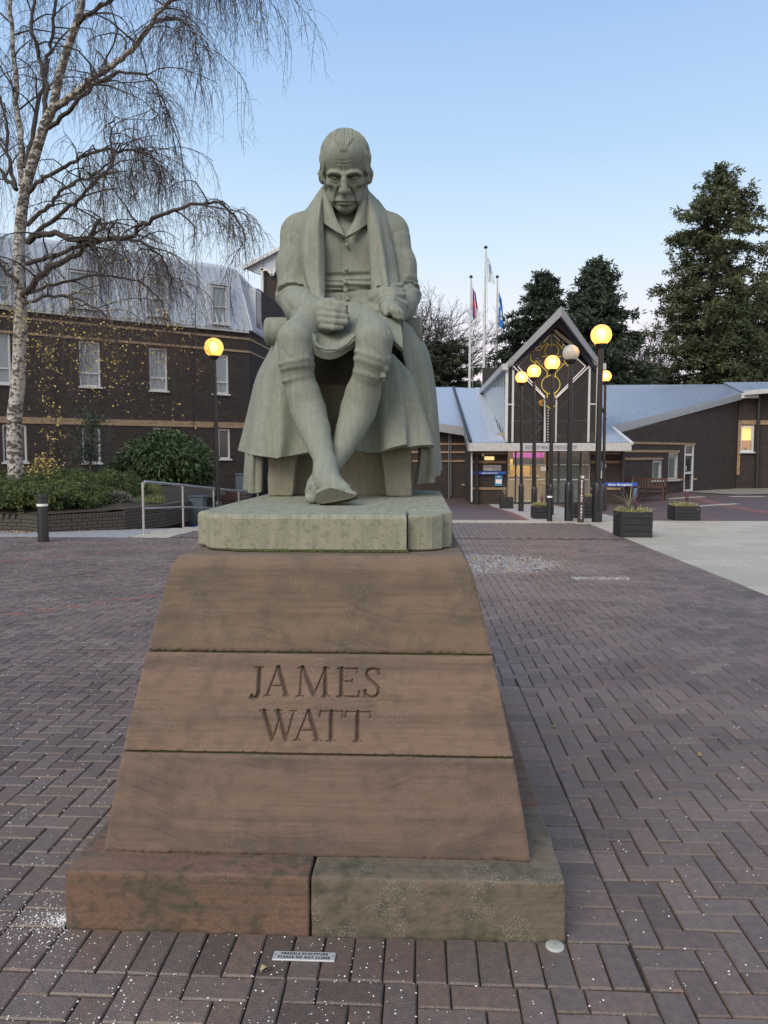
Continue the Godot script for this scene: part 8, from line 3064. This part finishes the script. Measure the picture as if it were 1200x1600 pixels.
	for q in limbs:
		mb = MB.new()
		var l := smooth_line(q[0], 5)
		for i in range(2, l.size()):
			l[i] += Vector3(k.randfn(0, 0.022), k.randfn(0, 0.022), k.randfn(0, 0.022))
		mb.tube(l, taper(l.size(), q[1], q[2]), 9)
		put("limb", mb, M.dark_birch_bark if q[3] else M.dark_bark, t)
		lines.append([l, q[1], q[2]])
	# secondary branches, arching up and out, then over
	var bm := MB.new()
	var second := []
	for q in lines:
		var l: PackedVector3Array = q[0]
		for i in range(4, l.size()):
			var count := 1 if k.randf() < 0.5 else 0
			for c in count:
				var p := l[i]
				var fwd := (l[i] - l[i - 1]).normalized()
				var o := Vector3(k.randfn(0, 0.8), k.randf_range(-0.1, 0.9), k.randfn(0, 0.8)).normalized()
				var d := (fwd * 0.7 + o).normalized()
				var len := k.randf_range(0.7, 1.9)
				var pts := PackedVector3Array([p])
				for s in 6:
					d = (d + Vector3(k.randfn(0, 0.24), -0.08 - s * 0.03 + k.randfn(0, 0.10), k.randfn(0, 0.24))).normalized()
					p += d * len / 6.0
					pts.push_back(p)
				var r0 := minf(lerpf(q[1], q[2], float(i) / l.size()) * 0.55, 0.024)
				bm.tube(pts, taper(7, r0, 0.006), 5, false)
				second.append(pts)
		second.append(l.slice(maxi(l.size() - 12, 0)))
	put("branch", bm, M.dark_bark, t)
	# the hanging twigs
	var tw := MB.new()
	var ends := []
	for l in second:
		for i in range(1, l.size()):
			for c in (2 if i > l.size() / 2 else 1):
				var fwd: Vector3 = (l[i] - l[i - 1]).normalized()
				var dd: Vector3 = fwd * 0.5 + Vector3(k.randfn(0, 0.55), k.randf_range(-1.2, 0.2), k.randfn(0, 0.55))
				var high: float = l[i].y
				var len := k.randf_range(0.45, 1.25) * (1.25 if high > 6.0 else 1.0)
				var q: Vector3 = (l[i] as Vector3).lerp(l[i - 1], k.randf())
				strand(tw, q, dd, len, 0.0056, k, 0.7, ends)
	var tn := put("twigs", tw, M.twig, t)
	tn.set_meta("kind", "stuff")
	# curtains of long strands at the outer edge
	var cw := MB.new()
	for q in [[Vector3(-4.788, 11.918, -16.500), Vector3(-3.417, 11.756, -16.100), 120, 2.2], [Vector3(-5.361, 10.833, -16.600), Vector3(-4.599, 10.139, -16.300), 50, 1.8], [Vector3(-6.207, 9.694, -16.500), Vector3(-5.270, 8.822, -16.200), 50, 1.5], [Vector3(-5.937, 8.081, -16.600), Vector3(-5.399, 7.503, -16.500), 60, 1.4], [Vector3(-4.527, 6.571, -15.300), Vector3(-3.438, 5.974, -15.000), 70, 0.9], [Vector3(-5.841, 6.075, -16.400), Vector3(-5.167, 5.283, -16.200), 50, 0.9], [Vector3(-7.169, 6.323, -16.900), Vector3(-5.770, 6.168, -16.400), 70, 1.2]]:
		for i in q[2]:
			var p: Vector3 = (q[0] as Vector3).lerp(q[1], k.randf()) + Vector3(k.randfn(0, 0.12), k.randfn(0, 0.15), k.randfn(0, 0.25))
			strand(cw, p, Vector3(k.randfn(0.2, 0.5), 0.3, k.randfn(0, 0.5)), q[3] * k.randf_range(0.5, 1.15), 0.0056, k, 0.8, ends)
	# thin hanging strands below the lowest limbs, where the yellow leaves are left
	var gold := []
	for i in 95:
		var f := floorf(k.randf() * 7.0) / 6.0 + k.randfn(0, 0.045)
		var p := Vector3(-8.421, 5.073, -17.000).lerp(Vector3(-5.457, 4.809, -16.500), f) + Vector3(k.randfn(0, 0.15), k.randfn(0, 0.25), k.randfn(0, 0.7))
		strand(cw, p, Vector3(k.randfn(0, 0.4), -0.2, k.randfn(0, 0.4)), k.randf_range(0.6, 2.5), 0.004, k, 0.85, gold)
	for i in 26:
		var p := Vector3(-8.896, 4.463, -17.600).lerp(Vector3(-8.576, 1.928, -17.400), k.randf()) + Vector3(k.randfn(0, 0.15), 0, k.randfn(0, 0.25))
		strand(cw, p, Vector3(k.randfn(0.4, 0.4), 0.0, k.randfn(0, 0.4)), k.randf_range(0.3, 0.8), 0.004, k, 0.9, gold)
	for i in 30:
		strand(cw, Vector3(-8.937, 1.479, -17.600) + Vector3(k.randfn(0, 0.10), k.randfn(0, 0.06), k.randfn(0, 0.1)), Vector3(k.randfn(0.2, 0.6), 0.3, k.randfn(0, 0.5)), k.randf_range(0.2, 0.6), 0.004, k, 0.9, gold)
	for i in 24:
		strand(cw, Vector3(-9.511, 5.203, -17.600) + Vector3(k.randfn(0, 0.35), k.randfn(0, 0.2), k.randfn(0, 0.3)), Vector3(k.randfn(0, 0.5), 0.0, k.randfn(0, 0.5)), k.randf_range(0.4, 1.2), 0.004, k, 0.9, gold)
	var cn := put("strands", cw, M.twig, t)
	cn.set_meta("kind", "stuff")
	# leaves
	var xf := []
	var tint := []
	for p in gold:
		for c in 2:
			if k.randf() < 0.62:
				var q: Vector3 = p + Vector3(k.randfn(0, 0.05), k.randfn(0.02, 0.08), k.randfn(0, 0.05))
				xf.append(Transform3D(any_turn(k).scaled(Vector3.ONE * k.randf_range(0.7, 1.35)), q))
				tint.append(Color(0.46, 0.33, 0.07).lerp(Color(0.60, 0.50, 0.20), k.randf()))
	for p in ends:
		if p.y < 5.2 and k.randf() < 0.14 or k.randf() < 0.012:
			xf.append(Transform3D(any_turn(k).scaled(Vector3.ONE * k.randf_range(0.6, 1.2)), p))
			tint.append(Color(0.42, 0.30, 0.07).lerp(Color(0.52, 0.42, 0.14), k.randf()))
	swarm("yellow_leaves", leaf_mesh(0.042, 0.052, 0.2), M.gold_leaves, xf, tint, t)


func conifer(called: String, label: String, foot: Vector3, h: float, shape: Callable, bare: float, n: int, clump: Mesh, size: float, a: Color, b: Color, dense: float, pitch: float, droop: float, s: int, lean := Vector3.ZERO) -> void:
	var t := thing(called, label, "tree", foot, 0.0, "conifers behind the reception")
	var k := RandomNumberGenerator.new()
	k.seed = s
	var mb := MB.new()
	var line := PackedVector3Array()
	for i in 13:
		var f := i / 12.0
		line.push_back(Vector3(0, f * h, 0) + lean * f + Vector3(k.randfn(0, 0.06), 0, k.randfn(0, 0.06)) * h * 0.06)
	mb.tube(line, taper(13, h * 0.024, 0.03), 10)
	put("trunk", mb, M.rough_bark, t)
	var br := MB.new()
	var xf := []
	var tint := []
	for i in n:
		var f := bare + (1.0 - bare) * pow(float(i) / n, 0.9)
		var p := Vector3(0, f * h, 0) + lean * f
		var ang := i * 2.4 + k.randfn(0, 0.5)
		var R: float = shape.call(f, ang) * k.randf_range(0.55, 1.12)
		if R < 0.2:
			R = 0.2
		var d := Vector3(cos(ang), pitch + k.randfn(0, 0.12), sin(ang)).normalized()
		var pts := PackedVector3Array([p])
		var m := 6
		for q in m:
			d = (d + Vector3(k.randfn(0, 0.07), -droop, k.randfn(0, 0.07))).normalized()
			p += d * R / m
			pts.push_back(p)
		br.tube(pts, taper(m + 1, clampf(R * 0.022, 0.02, 0.12), 0.012), 5, false)
		var cnt := maxi(3, int(R * dense / size))
		for c in cnt:
			var u := pow(k.randf(), 0.75) * m
			var j := mini(int(u), m - 1)
			if u < m * 0.22 and R > 1.5:
				continue
			var q := pts[j].lerp(pts[j + 1], u - j) + Vector3(k.randfn(0, 0.30), k.randfn(-0.05, 0.16), k.randfn(0, 0.30)) * size * (0.5 + R * 0.12)
			xf.append(Transform3D(Basis.from_euler(Vector3(k.randfn(0, 0.4), k.randf_range(0, TAU), k.randfn(0, 0.4))).scaled(Vector3.ONE * size * k.randf_range(0.65, 1.25)), q))
			tint.append(a.lerp(b, clampf(k.randfn(0.35, 0.3), 0, 1)))
	put("branches", br, M.rough_bark, t)
	swarm("foliage", clump, M.needles, xf, tint, t)


func fork(mb: MB, p: Vector3, d: Vector3, l: float, r: float, depth: int, k: RandomNumberGenerator, up: float) -> void:
	var pts := PackedVector3Array([p])
	var n := 3
	for i in n:
		d = (d + Vector3(k.randfn(0, 0.14), up * 0.10 + k.randfn(0, 0.08), k.randfn(0, 0.14))).normalized()
		p += d * l / n
		pts.push_back(p)
	mb.tube(pts, taper(n + 1, r, r * 0.66), 6 if depth > 3 else 3, false)
	if depth == 0:
		return
	var m := 2 if k.randf() < 0.4 else 3
	for i in m:
		var e := (d * 1.0 + Vector3(k.randfn(0, 0.52), k.randfn(0.05, 0.42), k.randfn(0, 0.52))).normalized()
		fork(mb, pts[n], e, l * k.randf_range(0.62, 0.88), r * k.randf_range(0.58, 0.72), depth - 1, k, up)
	if depth < 5:
		var e := (d * 0.4 + Vector3(k.randfn(0, 0.7), k.randfn(0.1, 0.5), k.randfn(0, 0.7))).normalized()
		fork(mb, pts[2], e, l * k.randf_range(0.5, 0.75), r * 0.42, depth - 1, k, up)


func bare_tree(label: String, foot: Vector3, h: float, r: float, depth: int, s: int, trunk_share := 0.22) -> void:
	var t := thing("bare_tree", label, "tree", foot, 0.0, "leafless trees behind the reception")
	var k := RandomNumberGenerator.new()
	k.seed = s
	var mb := MB.new()
	var top := Vector3(k.randfn(0, 0.2), h * trunk_share, 0)
	mb.tube(PackedVector3Array([Vector3(0, -1, 0), top * 0.5, top]), PackedFloat32Array([r * 1.25, r, r * 0.85]), 9)
	put("trunk", mb, M.rough_bark, t)
	var n := 5
	for i in n:
		var b := MB.new()
		var a := TAU * i / n + k.randfn(0, 0.3)
		var d := Vector3(cos(a) * 0.6, 1.0, sin(a) * 0.6).normalized() if i > 0 else Vector3(0.05, 1, 0)
		fork(b, top, d, h * 0.21, r * 0.62, depth, k, 0.5)
		put("limb", b, M.far_twig, t)


func far_trees() -> void:
	var needle := spray_mesh(21, 34, 0.55, 0.62, 0.16, 0.5)
	var cypress := spray_mesh(22, 34, 0.50, 0.46, 0.15, 0.9)
	# the cedar left of the gable, reaching out to the left
	conifer("cedar", "dark cedar with tiered drooping branches just left of the gable's peak", Vector3(8.284, -0.5, -52), 13.751 + 0.5, func(f: float, a: float) -> float: return pow(1.0 - f, 0.8) * 6.6 * (1.2 if cos(a) < 0 else 0.8) + 0.5, 0.10, 230, needle, 0.62, Color(0.017, 0.032, 0.020), Color(0.058, 0.080, 0.048), 2.6, 0.12, 0.06, 61)
	conifer("fir", "dense dark fir with domed top, right behind the gable's peak", Vector3(13.038, -0.5, -58), 15.854 + 0.5, func(f: float, a: float) -> float: return pow(1.0 - f, 0.70) * 6.2 + 0.6, 0.05, 320, cypress, 0.85, Color(0.017, 0.032, 0.020), Color(0.052, 0.074, 0.044), 2.8, 0.12, 0.05, 62)
	conifer("tall_conifer", "tallest conifer on the right, open crown with its trunk showing", Vector3(21.854, -0.5, -60), 23.039 + 0.5, func(f: float, a: float) -> float: return pow(clampf(1.0 - f, 0.0, 1.0), 0.43) * 5.7 * (0.80 if f < 0.25 else 1.0) + 0.7 + 0.35 * sin(f * 24.0), 0.12, 300, cypress, 0.74, Color(0.034, 0.050, 0.020), Color(0.115, 0.125, 0.052), 2.0, 0.15, 0.08, 63, Vector3(22.122 - 21.459, 0, 0))
	conifer("tall_conifer", "broad conifer at the right edge, lower than the tallest one", Vector3(29.060, -0.5, -64), 20.438 + 0.5, func(f: float, a: float) -> float: return pow(1.0 - f, 0.6) * 4.8 + 0.5, 0.12, 150, cypress, 0.85, Color(0.028, 0.044, 0.018), Color(0.085, 0.098, 0.040), 1.7, 0.12, 0.08, 64)
	conifer("low_conifer", "lower bushy conifer under the tallest conifer's right side", Vector3(23.053, -0.5, -57), 13.454 + 0.5, func(f: float, a: float) -> float: return pow(1.0 - f, 0.6) * 3.6 + 0.5, 0.08, 110, cypress, 0.8, Color(0.026, 0.044, 0.018), Color(0.080, 0.096, 0.038), 1.8, 0.1, 0.06, 65)
	# the round pine beside the statue
	conifer("pine", "round-headed pine between the statue and the flagpoles", Vector3(1.381, -0.5, -58), 9.954 + 0.5, func(f: float, a: float) -> float: return 3.4 * sqrt(maxf(1.0 - pow((f - 0.62) / 0.42, 2.0), 0.0)) + 0.2, 0.35, 110, needle, 0.55, Color(0.020, 0.032, 0.018), Color(0.075, 0.082, 0.050), 2.4, 0.35, 0.03, 66)
	bare_tree("large leafless tree with fine pinkish twigs beside the statue's arm", Vector3(-0.021, -0.5, -66), 17.6, 0.36, 6, 71)
	bare_tree("leafless tree with fine twigs between the dark fir and the tallest conifer", Vector3(20.405, -0.5, -70), 14.0, 0.30, 6, 72)
	bare_tree("small leafless tree between the left and middle flagpoles", Vector3(5.358, -0.5, -72), 10.5, 0.2, 5, 73)
	bare_tree("small leafless tree between the middle and right flagpoles", Vector3(7.288, -0.5, -78), 9.6, 0.18, 5, 74)
	bare_tree("slender leafless tree at the right edge behind the broad conifer", Vector3(32.300, -0.5, -74), 20.0, 0.3, 6, 75)
	# dark evergreens along the horizon
	var t := thing("evergreen_belt", "dark belt of evergreen shrubs along the skyline below the flagpoles", "shrubs")
	var k := RandomNumberGenerator.new()
	k.seed = 5
	var xf := []
	var tint := []
	var mb := MB.new()
	for i in 110:
		var x := lerpf(-12.527, 8.481, i / 109.0)
		var h := 6.0 + 0.9 * sin(i * 0.5) + k.randf_range(-0.6, 0.8)
		var z := -66.0 + k.randfn(0, 1.0)
		mb.rod(Vector3(x, -3, z), Vector3(x, h - 1.0, z), 0.12, 5, 0.04)
		for c in 60:
			xf.append(Transform3D(any_turn(k).scaled(Vector3.ONE * k.randf_range(0.8, 1.4)), Vector3(x + k.randfn(0, 0.5), lerpf(0.5, h, sqrt(k.randf())), z + k.randfn(0, 0.6))))
			tint.append(Color(0.018, 0.026, 0.016).lerp(Color(0.045, 0.052, 0.030), k.randf()))
	put("stem", mb, M.rough_bark, t)
	swarm("foliage", needle, M.needles, xf, tint, t)
	t = thing("evergreen_belt", "dark belt of evergreen shrubs along the skyline under the conifers on the right", "shrubs")
	xf = []
	tint = []
	mb = MB.new()
	for i in 90:
		var x := lerpf(17.109, 33.567, i / 89.0)
		var h := 5.6 + 1.2 * sin(i * 0.37) + k.randf_range(-0.6, 0.8)
		var z := -68.0 + k.randfn(0, 1.0)
		mb.rod(Vector3(x, -3, z), Vector3(x, h - 1.0, z), 0.12, 5, 0.04)
		for c in 46:
			xf.append(Transform3D(any_turn(k).scaled(Vector3.ONE * k.randf_range(0.8, 1.4)), Vector3(x + k.randfn(0, 0.5), lerpf(0.5, h, sqrt(k.randf())), z + k.randfn(0, 0.6))))
			tint.append(Color(0.020, 0.030, 0.016).lerp(Color(0.055, 0.064, 0.030), k.randf()))
	put("stem", mb, M.rough_bark, t)
	swarm("foliage", needle, M.needles, xf, tint, t)


# ------------------------------------------------------------------ grit, leaves
func litter() -> void:
	var k := RandomNumberGenerator.new()
	k.seed = 12
	var g := MB.new()
	for i in 6:
		var a := TAU * i / 6
		var b := TAU * (i + 1) / 6
		var p := Vector3(cos(a), 0.0, sin(a) * 0.8)
		var q := Vector3(cos(b), 0.0, sin(b) * 0.8)
		g.tri(q, p, Vector3(0.1, 0.9, 0))
	var grain := g.mesh()
	var xf := []
	for i in 8000:   # thin scatter over the bricks
		var d := 1.9 + 13.0 * pow(k.randf(), 1.9)
		var x := lerpf(-0.62 * d - 0.4, minf(0.58 * d + 0.4, 8.0), pow(k.randf(), 1.25))
		if x > BASE[0] - 0.01 and x < BASE[1] + 0.01 and d > BASE[2] - 0.01 and d < BASE[3]:
			continue
		if x > 0.0 and k.randf() < 0.68:
			continue
		var s := 0.0014 + 0.0026 * pow(k.randf(), 3.0) + d * 0.00026
		xf.append(Transform3D(Basis(Vector3.UP, k.randf() * TAU).scaled(Vector3(s, s, s) * Vector3(1, k.randf_range(0.5, 1.1), 1)), Vector3(x, 0.0005, -d)))
	for i in 650:   # a drift at the left corner of the base
		var r := pow(k.randf(), 2.2) * 0.42
		var a := k.randf_range(PI * 0.35, PI * 1.4)
		var x: float = BASE[0] - 0.015 + cos(a) * r * 0.8
		var d: float = BASE[2] + 0.04 + sin(a) * r * -0.5
		if x > BASE[0] - 0.004 and d > BASE[2] - 0.004:
			continue
		var s := 0.0016 + 0.0026 * pow(k.randf(), 2.0)
		xf.append(Transform3D(Basis(Vector3.UP, k.randf() * TAU).scaled(Vector3(s, s * 0.8, s)), Vector3(x, 0.0005, -d)))
	for i in 2600:   # the pale patch beyond the pedestal
		var a := k.randf() * TAU
		var r := sqrt(k.randf())
		var x := 1.05 + cos(a) * r * 1.0 + k.randfn(0, 0.08)
		var d := 11.3 + sin(a) * r * 0.95 + k.randfn(0, 0.08)
		var s := 0.004 + 0.007 * pow(k.randf(), 2.0)
		xf.append(Transform3D(Basis(Vector3.UP, k.randf() * TAU).scaled(Vector3(s, s * 0.4, s)), Vector3(x, 0.001, -d)))
	var gray_xf := []
	for i in 5200:
		var a := k.randf() * TAU
		var r := pow(k.randf(), 0.6)
		var x := 1.15 + cos(a) * r * 1.35 + k.randfn(0, 0.10)
		var d := 11.3 + sin(a) * r * 1.15 + k.randfn(0, 0.10)
		var s := 0.004 + 0.006 * pow(k.randf(), 2.0)
		gray_xf.append(Transform3D(Basis(Vector3.UP, k.randf() * TAU).scaled(Vector3(s, s * 0.4, s)), Vector3(x, 0.001, -d)))
	var og := swarm("gray_grit", grain, M.frost, gray_xf, [])
	tag(og, "patch of gray gravelly grit on the bricks beyond the pedestal's right side", "grit")
	for i in 260:
		var x := k.randf_range(2.0, 2.75)
		var d := 9.95 + k.randfn(0, 0.06)
		xf.append(Transform3D(Basis(Vector3.UP, k.randf() * TAU).scaled(Vector3(0.007, 0.003, 0.007)), Vector3(x, 0.001, -d)))
	var o := swarm("white_grit", grain, M.grit, xf, [])
	tag(o, "white grit scattered over the brick paving", "grit")
	xf = []
	var tint := []
	var lf := leaf_mesh(0.035, 0.05, 0.3)
	for i in 700:
		var x := 0.0
		var d := 0.0
		if i < 260:
			var a := k.randf() * TAU
			var r := sqrt(k.randf()) * k.randf_range(0.6, 1.3)
			x = 1.25 + cos(a) * r * 1.15
			d = 11.3 + sin(a) * r * 1.0
		elif i < 300:
			d = 2.1 + 9.0 * pow(k.randf(), 1.2)
			x = lerpf(-0.6 * d, minf(0.55 * d, 6.0), k.randf())
			if k.randf() < 0.6:
				continue
		elif i < 560:
			x = k.randf_range(-9.5, -8.05)
			d = k.randf_range(14.9, 15.9) + (-8.0 - x) * 0.15
		else:
			x = k.randf_range(-7.6, -5.9)
			d = k.randf_range(14.7, 17.0)
			if k.randf() < 0.6:
				continue
		if x > BASE[0] - 0.05 and x < BASE[1] + 0.05 and d > BASE[2] - 0.05 and d < BASE[3]:
			continue
		xf.append(Transform3D(Basis.from_euler(Vector3(PI / 2 + k.randfn(0, 0.25), k.randf() * TAU, k.randfn(0, 0.2))).scaled(Vector3.ONE * k.randf_range(0.5, 1.1)), Vector3(x, gy(x, d) + 0.008, -d)))
		tint.append(Color(0.20, 0.11, 0.04).lerp(Color(0.42, 0.32, 0.16), k.randf()))
	o = swarm("fallen_leaves", lf, M.dead_leaf, xf, tint)
	tag(o, "dry brown and yellow leaves lying on the paving", "leaves")
